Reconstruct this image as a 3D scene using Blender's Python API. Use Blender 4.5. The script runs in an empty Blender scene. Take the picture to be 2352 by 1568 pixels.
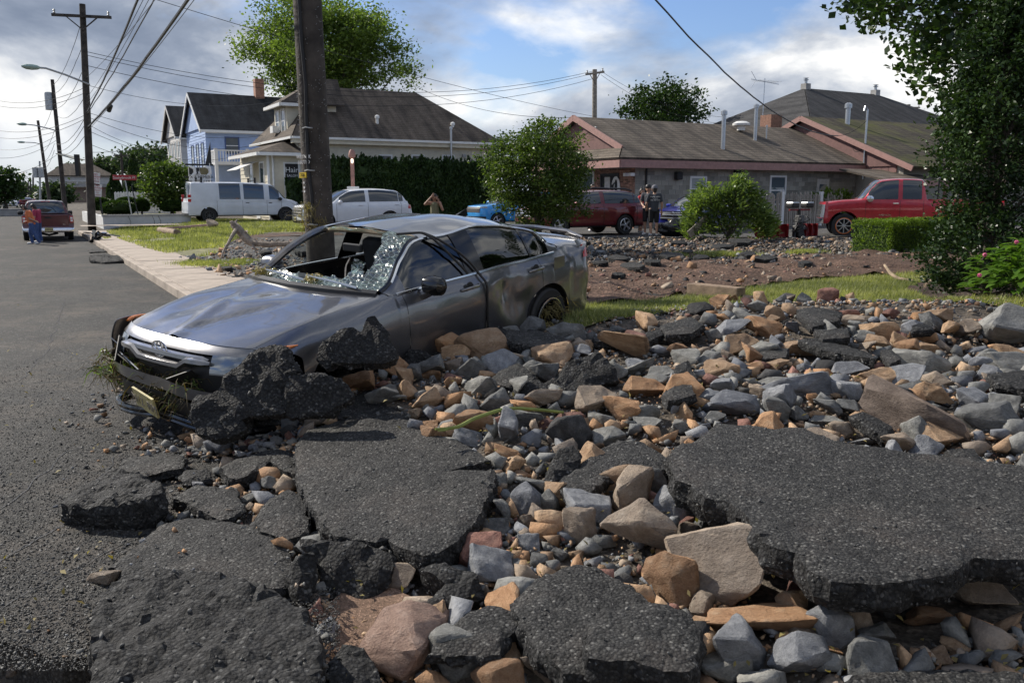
import bpy, bmesh, math, random
import numpy as np
from mathutils import Vector, Matrix, noise
from mathutils.geometry import delaunay_2d_cdt
rng = np.random.default_rng(11); random.seed(11)
R = math.radians
SC = bpy.context.scene; COL = SC.collection
# ------------------------------------------------------------------ camera, sky, sun, exposure
F = 1960.0; CX, CY = 1176.0, 784.0; HC = 1.75; PH = math.atan((784-448)/F)
cam_d = bpy.data.cameras.new('camera'); cam = bpy.data.objects.new('camera', cam_d); COL.objects.link(cam)
cam_d.sensor_width = 36; cam_d.lens = 36*F/2352; cam_d.clip_start = .05; cam_d.clip_end = 3000
cam.location = (0, 0, HC); cam.rotation_euler = (math.pi/2-PH, 0, 0); SC.camera = cam
SUN_AZ, SUN_EL = R(-58), R(36)
sun_d = bpy.data.lights.new('sun', 'SUN'); sun_d.energy = 5.0; sun_d.angle = R(.55); sun_d.color = (1, .93, .82)
sun = bpy.data.objects.new('sun', sun_d); COL.objects.link(sun)
SD = Vector((math.sin(SUN_AZ)*math.cos(SUN_EL), math.cos(SUN_AZ)*math.cos(SUN_EL), math.sin(SUN_EL)))
sun.rotation_euler = SD.to_track_quat('Z', 'Y').to_euler(); sun.location = (-30, 20, 40)
SC.view_settings.view_transform = 'Standard'; SC.view_settings.look = 'None'
SC.view_settings.exposure = 0.25; SC.view_settings.gamma = 1.0; SC.view_settings.use_curve_mapping = False
SC.render.engine = 'CYCLES'; SC.cycles.use_denoising = True; SC.cycles.max_bounces = 8; SC.cycles.transparent_max_bounces = 16
def world():
    w = bpy.data.worlds.new('World'); SC.world = w; w.use_nodes = True
    nt = w.node_tree; N = nt.nodes; L = nt.links; N.clear()
    out = N.new('ShaderNodeOutputWorld'); bg = N.new('ShaderNodeBackground'); bg.inputs['Strength'].default_value = .094
    sky = N.new('ShaderNodeTexSky'); sky.sky_type = 'NISHITA'; sky.sun_disc = False
    sky.sun_elevation = SUN_EL; sky.sun_rotation = SUN_AZ; sky.air_density = 1.2; sky.dust_density = .6; sky.ozone_density = 1.6
    tc = N.new('ShaderNodeTexCoord'); sp = N.new('ShaderNodeSeparateXYZ'); L.new(tc.outputs['Generated'], sp.inputs[0])
    def math_(op, a, b=None, c=None):
        n = N.new('ShaderNodeMath'); n.operation = op
        for i, v in enumerate((a, b, c)):
            if v is None: continue
            if isinstance(v, (int, float)): n.inputs[i].default_value = v
            else: L.new(v, n.inputs[i])
        return n.outputs[0]
    cmb = N.new('ShaderNodeMapping'); L.new(tc.outputs['Generated'], cmb.inputs[0]); cmb.inputs['Scale'].default_value = (1, 1, 2.0)
    def nz(scale, off, detail, rough, dist=0.0):
        mp = N.new('ShaderNodeMapping'); L.new(cmb.outputs[0], mp.inputs[0]); mp.inputs['Location'].default_value = off
        n = N.new('ShaderNodeTexNoise'); L.new(mp.outputs[0], n.inputs['Vector'])
        n.inputs['Scale'].default_value = scale; n.inputs['Detail'].default_value = detail
        n.inputs['Roughness'].default_value = rough; n.inputs['Distortion'].default_value = dist
        return n.outputs[0]
    def ramp(fac, stops):
        r = N.new('ShaderNodeValToRGB'); L.new(fac, r.inputs[0]); e = r.color_ramp.elements
        for i, (p, c) in enumerate(stops):
            if i >= 2: e.new(p)
            e[i].position = p; e[i].color = c if len(c) == 4 else (*c, 1)
        return r.outputs[0]
    mask = ramp(nz(2.1, CLOUD_OFF, 10, .55, .2), [(.40, (0,0,0)), (.50, (1,1,1))])
    shade = nz(3.4, (CLOUD_OFF[0]+.12, CLOUD_OFF[1]-.1, 3.1), 10, .56, .3)
    ccol = ramp(shade, [(.37, (1.75,2.2,3.1)), (.47, (2.9,3.4,4.35)), (.55, (5.2,5.6,6.3)), (.64, (9.6,9.6,9.5))])
    mx = N.new('ShaderNodeMix'); mx.data_type = 'RGBA'
    L.new(mask, mx.inputs['Factor']); tint = N.new('ShaderNodeMix'); tint.data_type = 'RGBA'; tint.blend_type = 'MULTIPLY'; tint.inputs['Factor'].default_value = 1; tint.inputs['B'].default_value = (.80,.92,1.25,1); L.new(sky.outputs[0], tint.inputs['A']); L.new(tint.outputs['Result'], mx.inputs['A']); L.new(ccol, mx.inputs['B'])
    # paler air towards the horizon, all the way round
    hz = ramp(sp.outputs['Z'], [(.0, (.85,.85,.85)), (.09, (0,0,0))])
    m2 = N.new('ShaderNodeMix'); m2.data_type = 'RGBA'; m2.inputs['B'].default_value = (5.6,6.2,7.2,1)
    L.new(hz, m2.inputs['Factor']); L.new(mx.outputs['Result'], m2.inputs['A'])
    L.new(m2.outputs['Result'], bg.inputs['Color']); L.new(bg.outputs[0], out.inputs[0])
CLOUD_OFF = (8.1, 0.4, 5)
world()
# ------------------------------------------------------------------ pixel helpers (photo at 2352 px wide) and the street frame
SF, CF = math.sin(PH), math.cos(PH)
def ray(u, v):
    x = (u-CX)/F; y = (CY-v)/F
    return Vector((x, CF+y*SF, -SF+y*CF))
def at(u, v, Y):
    d = ray(u, v); return Vector((0, 0, HC))+d*(Y/d.y)
def onz(u, v, z):
    d = ray(u, v); return Vector((0, 0, HC))+d*((z-HC)/d.z)
TH = R(29.7); RP = Vector((math.cos(TH), math.sin(TH), 0)); RD = Vector((-math.sin(TH), math.cos(TH), 0))
def ab(p): return (p.x*RP.x+p.y*RP.y, p.x*RD.x+p.y*RD.y)
def w2(a, b): return (a*RP.x+b*RD.x, a*RP.y+b*RD.y)
def ona(u, v, a):
    d = ray(u, v); t = a/(d.x*RP.x+d.y*RP.y); p = Vector((0, 0, HC))+d*t; return (ab(p)[1], p.z)
def onb(u, v, b):
    d = ray(u, v); t = b/(d.x*RD.x+d.y*RD.y); p = Vector((0, 0, HC))+d*t; return (ab(p)[0], p.z)
def ss(a, b, x):
    t = min(1, max(0, (x-a)/(b-a))); return t*t*(3-2*t)
def rub_left(y): return -.97-(y-3.8)*.62
def rubble_amt(x, y):
    xl = rub_left(y)
    return ss(xl-.1, xl+1.7, x)*(1-ss(8.4, 11.5, y+.06*x))*ss(1.0, 2.4, y)
def terrain(x, y):
    a = x*RP.x+y*RP.y; b = x*RD.x+y*RD.y
    z = .33*ss(2.6, 8.5, a)+(.10 if a > 2.4 else 0.0)*(1-ss(2.6, 6, a))
    if y < 14:
        f = rubble_amt(x, y)
        z = z*(1-f*(1-ss(6.5, 9, y)))
        z += f*(.34*ss(3.6, 6.6, y)+.03)
        if y < 9: z += f*.06*noise.noise(Vector((x*1.1, y*1.1, 3)))
        z -= .22*(1-ss(2.6, 3.35, y+.12*x))*(1-.6*ss(.5, 3, x))
        z -= .10*math.exp(-((x+.62)**2/.16+(y-3.35)**2/.10))
    elif 16 < y < 26 and x > 0:
        z += .05*noise.noise(Vector((x*.7, y*.7, 1)))
    return z
def hit(u, v, off=0.0):
    z = .2
    for _ in range(9):
        p = onz(u, v, z); z = .5*z+.5*(terrain(p.x, p.y)+off)
    return onz(u, v, z)
ZM = {'A': (0, 1700, 1400/2129), 'B': (1000, 1500, 1400/1783), 'C': (2200, 1600, 1896/2352), 'D': (2200, 900, 1896/2352), 'E': (1300, 1250, 1400/2352),
      '7': (380, 800, 1120/1849), '8': (1400, 800, 1000/2240), '2': (0, 560, 700/2195), '3': (600, 300, 700/1829), '4': (1200, 300, 1200/2352), '5': (2200, 300, 1100/2352), '6': (3000, 200, 1096/2148), 'W': (380, 800, 2000/2352)}
def Z(k, x, y):
    ox, oy, s = ZM[k]; return ((ox+x*s)*2352/4096, (oy+y*s)*2352/4096)
# ------------------------------------------------------------------ materials
def nodes(name):
    m = bpy.data.materials.new(name); m.use_nodes = True
    nt = m.node_tree; return m, nt, nt.nodes['Principled BSDF']
def link(nt, a, b): nt.links.new(a, b)
def tex(nt, kind, scale, coord='Object', **kw):
    tc = nt.nodes.new('ShaderNodeTexCoord'); n = nt.nodes.new(kind); link(nt, tc.outputs[coord], n.inputs['Vector'])
    n.inputs['Scale'].default_value = scale
    for k, v in kw.items():
        if k in ('feature', 'distance'): setattr(n, k, v)
        else: n.inputs[k].default_value = v
    return n
def cramp(nt, fac, stops):
    r = nt.nodes.new('ShaderNodeValToRGB'); link(nt, fac, r.inputs[0]); e = r.color_ramp.elements
    for i, (p, c) in enumerate(stops):
        if i >= 2: e.new(p)
        e[i].position = p; e[i].color = (*c, 1) if not isinstance(c, (int, float)) else (c, c, c, 1)
    return r.outputs[0]
def mixc(nt, fac, a, b, mode='MIX'):
    m = nt.nodes.new('ShaderNodeMix'); m.data_type = 'RGBA'; m.blend_type = mode
    for s, v in (('Factor', fac), ('A', a), ('B', b)):
        if isinstance(v, (int, float)): m.inputs[s].default_value = v
        elif isinstance(v, tuple): m.inputs[s].default_value = (*v, 1)
        else: link(nt, v, m.inputs[s])
    return m.outputs['Result']
def bump(nt, bsdf, h, dist, strength=1.0, prev=None):
    b = nt.nodes.new('ShaderNodeBump'); b.inputs['Distance'].default_value = dist; b.inputs['Strength'].default_value = strength
    link(nt, h, b.inputs['Height'])
    if prev is not None: link(nt, prev, b.inputs['Normal'])
    link(nt, b.outputs[0], bsdf.inputs['Normal']); return b.outputs[0]
MATS = {}
def M(name, col, rough=.6, metal=0.0, var=.12, scale=6.0, bmp=0.0, bscale=60.0, coat=0.0, spec=.5, emit=0.0, island=0.0, objrand=0.0, dirt=None):
    if name in MATS: return MATS[name]
    m, nt, b = nodes(name)
    c = col
    if var > 0:
        n = tex(nt, 'ShaderNodeTexNoise', scale, Detail=5, Roughness=.6)
        lo = tuple(x*(1-var*1.6) for x in col); hi = tuple(min(1, x*(1+var*1.2)) for x in col)
        c = cramp(nt, n.outputs[0], [(.3, lo), (.7, hi)])
    if dirt:
        n2 = tex(nt, 'ShaderNodeTexNoise', dirt[1], Detail=6, Roughness=.65)
        c = mixc(nt, cramp(nt, n2.outputs[0], [(dirt[2], 0.0), (dirt[3], 1.0)]), c if not isinstance(c, tuple) else c, dirt[0])
    if objrand > 0:
        oi = nt.nodes.new('ShaderNodeObjectInfo'); c = mixc(nt, 1.0, c, cramp(nt, oi.outputs['Random'], [(0, (1-objrand,)*3), (1, (1+objrand,)*3)]), 'MULTIPLY')
    if island > 0:
        g = nt.nodes.new('ShaderNodeNewGeometry'); r = cramp(nt, g.outputs['Random Per Island'], [(0, 1-island), (1, 1+island)])
        c = mixc(nt, 1.0, c, r, 'MULTIPLY')
    if isinstance(c, tuple): b.inputs['Base Color'].default_value = (*c, 1)
    else: link(nt, c, b.inputs['Base Color'])
    b.inputs['Roughness'].default_value = rough; b.inputs['Metallic'].default_value = metal
    b.inputs['Coat Weight'].default_value = coat; b.inputs['Coat Roughness'].default_value = .04; b.inputs['Specular IOR Level'].default_value = spec
    if bmp > 0:
        n = tex(nt, 'ShaderNodeTexNoise', bscale, Detail=4, Roughness=.6); bump(nt, b, n.outputs[0], bmp)
    if emit > 0:
        b.inputs['Emission Color'].default_value = (*col, 1); b.inputs['Emission Strength'].default_value = emit
    MATS[name] = m; return m
def asphalt(name, lo, hi, fleck, chip, bd, tint=None):
    m, nt, b = nodes(name)
    v = tex(nt, 'ShaderNodeTexVoronoi', chip); v2 = tex(nt, 'ShaderNodeTexVoronoi', chip*2.3)
    n = tex(nt, 'ShaderNodeTexNoise', 2.2, Detail=6, Roughness=.65)
    sp = nt.nodes.new('ShaderNodeSeparateColor'); link(nt, v.outputs['Color'], sp.inputs[0])
    c = cramp(nt, sp.outputs[0], [(0, lo), (.55, tuple((p+q)/2 for p, q in zip(lo, hi))), (.9, hi), (.995, fleck)])
    gap = cramp(nt, v.outputs['Distance'], [(.25, (1,1,1)), (.75, (.35,.35,.35))])
    c = mixc(nt, 1.0, c, gap, 'MULTIPLY')
    c = mixc(nt, 1.0, c, cramp(nt, n.outputs[0], [(.3, (.72,.72,.72)), (.7, (1.25,1.24,1.2))]), 'MULTIPLY')
    if tint:
        n3 = tex(nt, 'ShaderNodeTexNoise', tint[1], Detail=7, Roughness=.7)
        c = mixc(nt, cramp(nt, n3.outputs[0], [(tint[2], 0.0), (tint[3], tint[4])]), c, tint[0])
    if name == 'road':
        nd = tex(nt, 'ShaderNodeTexNoise', 1.7, Detail=4); ve = nt.nodes.new('ShaderNodeTexVoronoi'); ve.feature = 'DISTANCE_TO_EDGE'; ve.inputs['Scale'].default_value = 2.6; ma = nt.nodes.new('ShaderNodeVectorMath'); ma.operation = 'MULTIPLY_ADD'; link(nt, nd.outputs['Color'], ma.inputs[0]); ma.inputs[1].default_value = (.5, .5, .5); tc = nt.nodes.new('ShaderNodeTexCoord'); link(nt, tc.outputs['Object'], ma.inputs[2]); link(nt, ma.outputs[0], ve.inputs['Vector'])
        nm = tex(nt, 'ShaderNodeTexNoise', .5, Detail=3); ck = mixc(nt, 1.0, cramp(nt, ve.outputs['Distance'], [(.022, .8), (.05, 0.0)]), cramp(nt, nm.outputs[0], [(.34, 0.0), (.5, 1.0)]), 'MULTIPLY'); c = mixc(nt, ck, c, (.02, .02, .02))
        ns = tex(nt, 'ShaderNodeTexNoise', .28, Detail=5, Roughness=.6); c = mixc(nt, 1.0, c, cramp(nt, ns.outputs[0], [(.35, (.72,.71,.70)), (.65, (1.2,1.19,1.16))]), 'MULTIPLY')
    link(nt, c, b.inputs['Base Color']); b.inputs['Roughness'].default_value = .78; b.inputs['Specular IOR Level'].default_value = .35
    inv = nt.nodes.new('ShaderNodeMath'); inv.operation = 'MULTIPLY_ADD'; link(nt, v.outputs['Distance'], inv.inputs[0]); inv.inputs[1].default_value = -.55; link(nt, sp.outputs[1], inv.inputs[2])
    p = bump(nt, b, inv.outputs[0], bd)
    n4 = tex(nt, 'ShaderNodeTexNoise', chip*.45, Detail=6, Roughness=.75); bump(nt, b, n4.outputs[0], bd*1.3, .8, p)
    MATS[name] = m; return m
asphalt('road', (.026,.026,.026), (.085,.083,.08), (.20,.195,.185), 70, .012, ((.17,.135,.105), .8, .48, .75, .5))
asphalt('slab', (.018,.018,.019), (.08,.079,.077), (.20,.197,.19), 80, .012, ((.12,.095,.08), 1.3, .52, .8, .45))
asphalt('slab_rough', (.013,.013,.014), (.045,.045,.046), (.12,.12,.12), 62, .014)
def rockmat(name, c1, c2, c3, vein=None):
    m, nt, b = nodes(name)
    n = tex(nt, 'ShaderNodeTexNoise', 5, Detail=8, Roughness=.65); c = cramp(nt, n.outputs[0], [(.3, c1), (.52, c2), (.72, c3)])
    oi = nt.nodes.new('ShaderNodeObjectInfo'); g = nt.nodes.new('ShaderNodeNewGeometry')
    ad = nt.nodes.new('ShaderNodeMath'); ad.operation = 'ADD'; link(nt, oi.outputs['Random'], ad.inputs[0]); link(nt, g.outputs['Random Per Island'], ad.inputs[1])
    fr = nt.nodes.new('ShaderNodeMath'); fr.operation = 'FRACT'; link(nt, ad.outputs[0], fr.inputs[0])
    c = mixc(nt, 1.0, c, cramp(nt, fr.outputs[0], [(0, (.62,.63,.66)), (.5, (1,1,1)), (1, (1.3,1.27,1.22))]), 'MULTIPLY')
    n2 = tex(nt, 'ShaderNodeTexNoise', 38, Detail=5, Roughness=.7)
    c = mixc(nt, 1.0, c, cramp(nt, n2.outputs[0], [(.3, (.78,.78,.78)), (.7, (1.18,1.18,1.18))]), 'MULTIPLY')
    link(nt, c, b.inputs['Base Color']); b.inputs['Roughness'].default_value = .82; b.inputs['Specular IOR Level'].default_value = .3
    p = bump(nt, b, n.outputs[0], .035, .8); bump(nt, b, n2.outputs[0], .010, .9, p)
    MATS[name] = m
rockmat('rock_g', (.115,.116,.112), (.20,.202,.195), (.30,.298,.285))
rockmat('rock_b', (.14,.148,.165), (.225,.235,.255), (.33,.34,.355))
rockmat('rock_t', (.27,.17,.10), (.40,.27,.17), (.50,.37,.25))
rockmat('rock_o', (.27,.145,.075), (.38,.225,.125), (.44,.30,.19))
rockmat('rock_m', (.11,.08,.063), (.19,.145,.115), (.27,.21,.17)); rockmat('rock_p', (.22,.14,.11), (.31,.21,.165), (.39,.285,.235))
rockmat('rock_n', (.22,.17,.13), (.31,.25,.195), (.38,.32,.26))
rockmat('rock_r', (.15,.075,.06), (.24,.125,.10), (.33,.19,.15))
rockmat('rock_k', (.024,.024,.025), (.05,.05,.051), (.10,.099,.097))
def soil(name, cols, scale, bd, bscale):
    m, nt, b = nodes(name)
    n = tex(nt, 'ShaderNodeTexNoise', scale, Detail=9, Roughness=.68); v = tex(nt, 'ShaderNodeTexVoronoi', bscale)
    c = cramp(nt, n.outputs[0], [(.32, cols[0]), (.5, cols[1]), (.68, cols[2])])
    sp = nt.nodes.new('ShaderNodeSeparateColor'); link(nt, v.outputs['Color'], sp.inputs[0])
    c = mixc(nt, 1.0, c, cramp(nt, sp.outputs[0], [(0, (.6,.6,.6)), (.8, (1.1,1.1,1.1)), (1, (1.7,1.7,1.7))]), 'MULTIPLY')
    link(nt, c, b.inputs['Base Color']); b.inputs['Roughness'].default_value = .9; b.inputs['Specular IOR Level'].default_value = .25
    p = bump(nt, b, n.outputs[0], bd); bump(nt, b, v.outputs['Distance'], bd*.25, .8, p)
    MATS[name] = m
soil('mud', ((.06,.037,.026), (.115,.07,.05), (.17,.108,.078)), 1.6, .12, 22)
soil('gravelbed', ((.05,.046,.042), (.10,.085,.07), (.17,.14,.11)), 3.0, .04, 45)
soil('sand', ((.15,.095,.066), (.20,.13,.092), (.25,.17,.125)), 3.0, .01, 150)
soil('mulch', ((.025,.017,.013), (.05,.034,.026), (.09,.062,.048)), 4.0, .06, 30)
soil('dirtgrey', ((.05,.05,.05), (.085,.082,.078), (.13,.125,.118)), 2.2, .05, 30)
def leafmat(name, c1, c2, trans=.35, gloss=.45):
    m, nt, b = nodes(name)
    g = nt.nodes.new('ShaderNodeNewGeometry'); c = cramp(nt, g.outputs['Random Per Island'], [(0, c1), (1, c2)])
    n = tex(nt, 'ShaderNodeTexNoise', .9, Detail=3); c = mixc(nt, 1.0, c, cramp(nt, n.outputs[0], [(.3, (.55,.6,.6)), (.7, (1.3,1.25,1.1))]), 'MULTIPLY')
    link(nt, c, b.inputs['Base Color']); b.inputs['Roughness'].default_value = gloss; b.inputs['Specular IOR Level'].default_value = .25
    t = nt.nodes.new('ShaderNodeBsdfTranslucent'); link(nt, mixc(nt, 1.0, c, (1.25, 1.35, .55), 'MULTIPLY'), t.inputs[0])
    mx = nt.nodes.new('ShaderNodeMixShader'); mx.inputs[0].default_value = trans
    link(nt, b.outputs[0], mx.inputs[1]); link(nt, t.outputs[0], mx.inputs[2]); link(nt, mx.outputs[0], nt.nodes['Material Output'].inputs[0])
    MATS[name] = m
leafmat('leaf_maple', (.075,.12,.028), (.19,.27,.075), .45, .5)
leafmat('leaf_dark', (.018,.04,.013), (.055,.10,.028), .3, .35)
leafmat('leaf_shrub', (.035,.068,.018), (.125,.18,.048), .4, .4)
leafmat('leaf_yew', (.018,.04,.014), (.06,.105,.03), .3, .5)
leafmat('leaf_box', (.08,.14,.018), (.20,.29,.045), .4, .5)
leafmat('leaf_holly', (.015,.036,.014), (.05,.088,.03), .2, .36)
leafmat('leaf_hyd', (.07,.15,.02), (.16,.28,.05), .4, .4)
leafmat('leaf_far', (.035,.06,.03), (.07,.11,.05), .25, .6)
leafmat('leaf_laurel', (.07,.12,.035), (.22,.29,.10), .4, .3)
leafmat('grass', (.15,.18,.055), (.42,.42,.21), .4, .5)
leafmat('drygrass', (.16,.12,.05), (.34,.28,.12), .3, .6)
M('bark', (.10,.085,.07), .9, var=.35, scale=9, bmp=.02, bscale=25)
M('wood_pale', (.36,.27,.18), .8, var=.3, scale=7, bmp=.006, bscale=40)
M('wood_grey', (.27,.24,.20), .85, var=.35, scale=8, bmp=.006, bscale=50)
M('wood_beam', (.26,.185,.125), .85, var=.35, scale=6, bmp=.008, bscale=40)
M('concrete', (.41,.345,.285), .88, var=.2, scale=1.6, bmp=.004, bscale=80, dirt=((.20,.16,.13), 1.1, .48, .75))
M('chip', (.062,.062,.061), .7, var=0, island=.8)
M('concrete_grey', (.36,.355,.345), .85, var=.2, scale=1.5, bmp=.004, bscale=60)
M('black', (.012,.012,.013), .5, var=0)
M('rubber', (.02,.02,.021), .75, var=.2, scale=20)
M('blackgloss', (.008,.008,.009), .12, var=0, spec=.6)
M('chrome', (.75,.76,.78), .18, 1.0, var=0)
M('alloy', (.55,.56,.58), .32, .9, var=.05)
M('steel', (.48,.5,.52), .35, .9, var=.1, scale=12)
M('white', (.78,.78,.76), .5, var=.05)
M('glass', (.02,.026,.032), .03, var=0, spec=.9, coat=.5)
M('glasslite', (.10,.13,.15), .04, var=0, spec=.9, coat=.4)
M('redlamp', (.45,.015,.015), .15, var=0, coat=.6)
M('amber', (.6,.16,.02), .2, var=0, coat=.5)
M('headlamp', (.22,.24,.26), .08, .5, var=0, coat=1.0)
M('plate', (.50,.43,.20), .45, var=.15, scale=10)
M('skin', (.42,.24,.16), .55, var=.06)
M('skin2', (.36,.19,.12), .55, var=.06)
M('hair', (.018,.013,.010), .5, var=.2)
# ------------------------------------------------------------------ mesh and object helpers
def mesh(name, verts, faces, mats, midx=None, smooth=False, sharp=None):
    me = bpy.data.meshes.new(name)
    if isinstance(faces, np.ndarray):
        v = np.asarray(verts, dtype=np.float32); k = faces.shape[1]; n = faces.shape[0]
        me.vertices.add(len(v)); me.vertices.foreach_set('co', v.ravel())
        me.loops.add(n*k); me.loops.foreach_set('vertex_index', faces.astype(np.int32).ravel())
        me.polygons.add(n); me.polygons.foreach_set('loop_start', np.arange(0, n*k, k, dtype=np.int32)); me.polygons.foreach_set('loop_total', np.full(n, k, dtype=np.int32))
        me.update(calc_edges=True)
    else:
        me.from_pydata([tuple(v) for v in verts], [], [tuple(f) for f in faces]); me.update()
    for m in (mats if isinstance(mats, (list, tuple)) else [mats]): me.materials.append(MATS[m] if isinstance(m, str) else m)
    if midx is not None: me.polygons.foreach_set('material_index', np.asarray(midx, dtype=np.int32))
    if smooth:
        me.polygons.foreach_set('use_smooth', np.ones(len(me.polygons), dtype=bool))
        if sharp: me.set_sharp_from_angle(angle=R(sharp))
    return me
def obj(name, me, parent=None, loc=None, rot=None):
    o = bpy.data.objects.new(name, me); COL.objects.link(o)
    if parent is not None: o.parent = parent
    if loc is not None: o.location = loc
    if rot is not None: o.rotation_euler = rot
    return o
def tag(o, label, cat, group=None):
    o['label'] = label; o['category'] = cat
    if group: o['group'] = group
    return o
def kind(o, k): o['kind'] = k; return o
def thing(name, label, cat, loc=(0,0,0), rot=(0,0,0), group=None):
    o = bpy.data.objects.new(name, None); COL.objects.link(o); o.location = loc; o.rotation_euler = rot; o.empty_display_size = .2
    return tag(o, label, cat, group)
def sthing(name, label, cat, a, b, z=0.0, group=None):
    x, y = w2(a, b); o = thing(name, label, cat, (x, y, z), (0, 0, TH), group); o['off'] = (a, b, z); return o
class MB:
    def __init__(s, off=(0,0,0)): s.v = []; s.f = []; s.o = off
    def add(s, vs, fs):
        k = len(s.v); s.v += [(p[0]-s.o[0], p[1]-s.o[1], p[2]-s.o[2]) for p in vs]; s.f += [tuple(i+k for i in f) for f in fs]; return s
    def box(s, x0, x1, y0, y1, z0, z1):
        return s.add([(x0,y0,z0),(x1,y0,z0),(x1,y1,z0),(x0,y1,z0),(x0,y0,z1),(x1,y0,z1),(x1,y1,z1),(x0,y1,z1)], [(0,3,2,1),(4,5,6,7),(0,1,5,4),(1,2,6,5),(2,3,7,6),(3,0,4,7)])
    def obox(s, c, ax, ay, az, hx, hy, hz):
        c, ax, ay, az = (Vector(t) for t in (c, ax, ay, az)); vs = []
        for k in (-1, 1):
            for (i, j) in ((-1,-1),(1,-1),(1,1),(-1,1)): vs.append(c+ax*(hx*i)+ay*(hy*j)+az*(hz*k))
        return s.add(vs, [(0,3,2,1),(4,5,6,7),(0,1,5,4),(1,2,6,5),(2,3,7,6),(3,0,4,7)])
    def bar(s, p, q, w, h=None):
        p, q = Vector(p), Vector(q); d = (q-p).normalized(); up = Vector((0,0,1)) if abs(d.z) < .95 else Vector((0,1,0))
        x = d.cross(up).normalized(); y = x.cross(d); return s.obox((p+q)/2, d, x, y, (q-p).length/2, w/2, (h or w)/2)
    def quad(s, *p): return s.add(p, [tuple(range(len(p)))])
    def slab(s, pts, n, t):
        n = Vector(n)*t; k = len(pts); vs = [Vector(p) for p in pts]+[Vector(p)-n for p in pts]
        return s.add(vs, [tuple(range(k)), tuple(range(2*k-1, k-1, -1))]+[(i, k+i, k+(i+1) % k, (i+1) % k) for i in range(k)])
    def tube(s, pts, r, n=8, cap=True):
        pts = [Vector(p) for p in pts]; m = len(pts); rr = r if isinstance(r, (list, tuple)) else [r]*m; vs = []; pu = None
        for i, p in enumerate(pts):
            d = (pts[min(i+1, m-1)]-pts[max(i-1, 0)]).normalized()
            if pu is None: pu = d.orthogonal().normalized()
            u = (pu-d*pu.dot(d)); u = u.normalized() if u.length > 1e-5 else d.orthogonal().normalized(); pu = u; w = d.cross(u)
            for k in range(n): a = 2*math.pi*k/n; vs.append(p+(u*math.cos(a)+w*math.sin(a))*rr[i])
        fs = [(i*n+k, i*n+(k+1) % n, (i+1)*n+(k+1) % n, (i+1)*n+k) for i in range(m-1) for k in range(n)]
        if cap: fs += [tuple(range(n-1, -1, -1)), tuple(range((m-1)*n, m*n))]
        return s.add(vs, fs)
    def lathe(s, prof, c=(0,0,0), axis=(0,0,1), n=16):
        az = Vector(axis).normalized(); u = az.orthogonal().normalized(); w = az.cross(u); c = Vector(c); vs = []
        for (r, h) in prof:
            for k in range(n): a = 2*math.pi*k/n; vs.append(c+az*h+(u*math.cos(a)+w*math.sin(a))*r)
        m = len(prof); return s.add(vs, [(i*n+k, i*n+(k+1) % n, (i+1)*n+(k+1) % n, (i+1)*n+k) for i in range(m-1) for k in range(n)]+[tuple(range(n-1, -1, -1)), tuple(range((m-1)*n, m*n))])
    def build(s, name, mat, parent=None, smooth=False, sharp=40, bevel=0):
        me = mesh(name, s.v, s.f, mat, smooth=smooth, sharp=sharp if smooth else None)
        o = obj(name, me, parent)
        if bevel:
            b = o.modifiers.new('bevel', 'BEVEL'); b.width = bevel; b.segments = 2; b.limit_method = 'ANGLE'
        return o
def mb(parent): return MB(tuple(parent['off']) if parent is not None and 'off' in parent else (0,0,0))
def text(name, body, mat, parent, mtx, size, ext=.002, align='CENTER'):
    cu = bpy.data.curves.new(name, 'FONT'); cu.body = body; cu.size = size; cu.align_x = align; cu.align_y = 'CENTER'; cu.extrude = ext; cu.resolution_u = 2
    t = bpy.data.objects.new(name, cu); COL.objects.link(t); bpy.context.view_layer.update()
    me = bpy.data.meshes.new_from_object(t); bpy.data.objects.remove(t); me.transform(mtx); me.materials.clear(); me.materials.append(MATS[mat]); me.name = name
    return obj(name, me, parent)
def facing(c, n, up=(0,0,1)):
    n = Vector(n).normalized(); x = Vector(up).cross(n).normalized(); y = n.cross(x)
    m = Matrix((x, y, n)).transposed().to_4x4(); m.translation = Vector(c); return m
def copytree(o, parent=None, loc=None, rot=None):
    c = o.copy(); COL.objects.link(c); c.parent = parent
    if loc is not None: c.location = loc
    if rot is not None: c.rotation_euler = rot
    for ch in list(o.children): copytree(ch, c)
    return c
# ------------------------------------------------------------------ ground sheets
def grid_ground():
    A = np.concatenate([-np.array([2400, 1200, 500, 200, 90, 40, 20]), np.arange(-14, -4, 1.0), np.arange(-4, 2.3, .22), [2.38, 2.42], np.arange(2.6, 13, .22), np.arange(13.2, 50, 1.2), np.array([60, 90, 200, 500, 1200, 2400])])
    B = np.concatenate([-np.array([2400, 800, 200, 60, 20]), np.arange(-8, 13, .22), np.arange(13.2, 46, .8), np.arange(47, 120, 6), np.array([130, 180, 300, 600, 1200, 2400])])
    V = []
    for b in B:
        for a in A:
            x, y = w2(a, b); V.append((x, y, terrain(x, y)-.012))
    nx = len(A); Fs = [(j*nx+i, j*nx+i+1, (j+1)*nx+i+1, (j+1)*nx+i) for j in range(len(B)-1) for i in range(nx-1)]
    kind(obj('ground', mesh('ground', V, Fs, 'gravelbed', smooth=True)), 'structure')
grid_ground()
def inside(poly, x, y):
    c = False; n = len(poly); j = n-1
    for i in range(n):
        xi, yi = poly[i]; xj, yj = poly[j]
        if (yi > y) != (yj > y) and x < (xj-xi)*(y-yi)/(yj-yi)+xi: c = not c
        j = i
    return c
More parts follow.
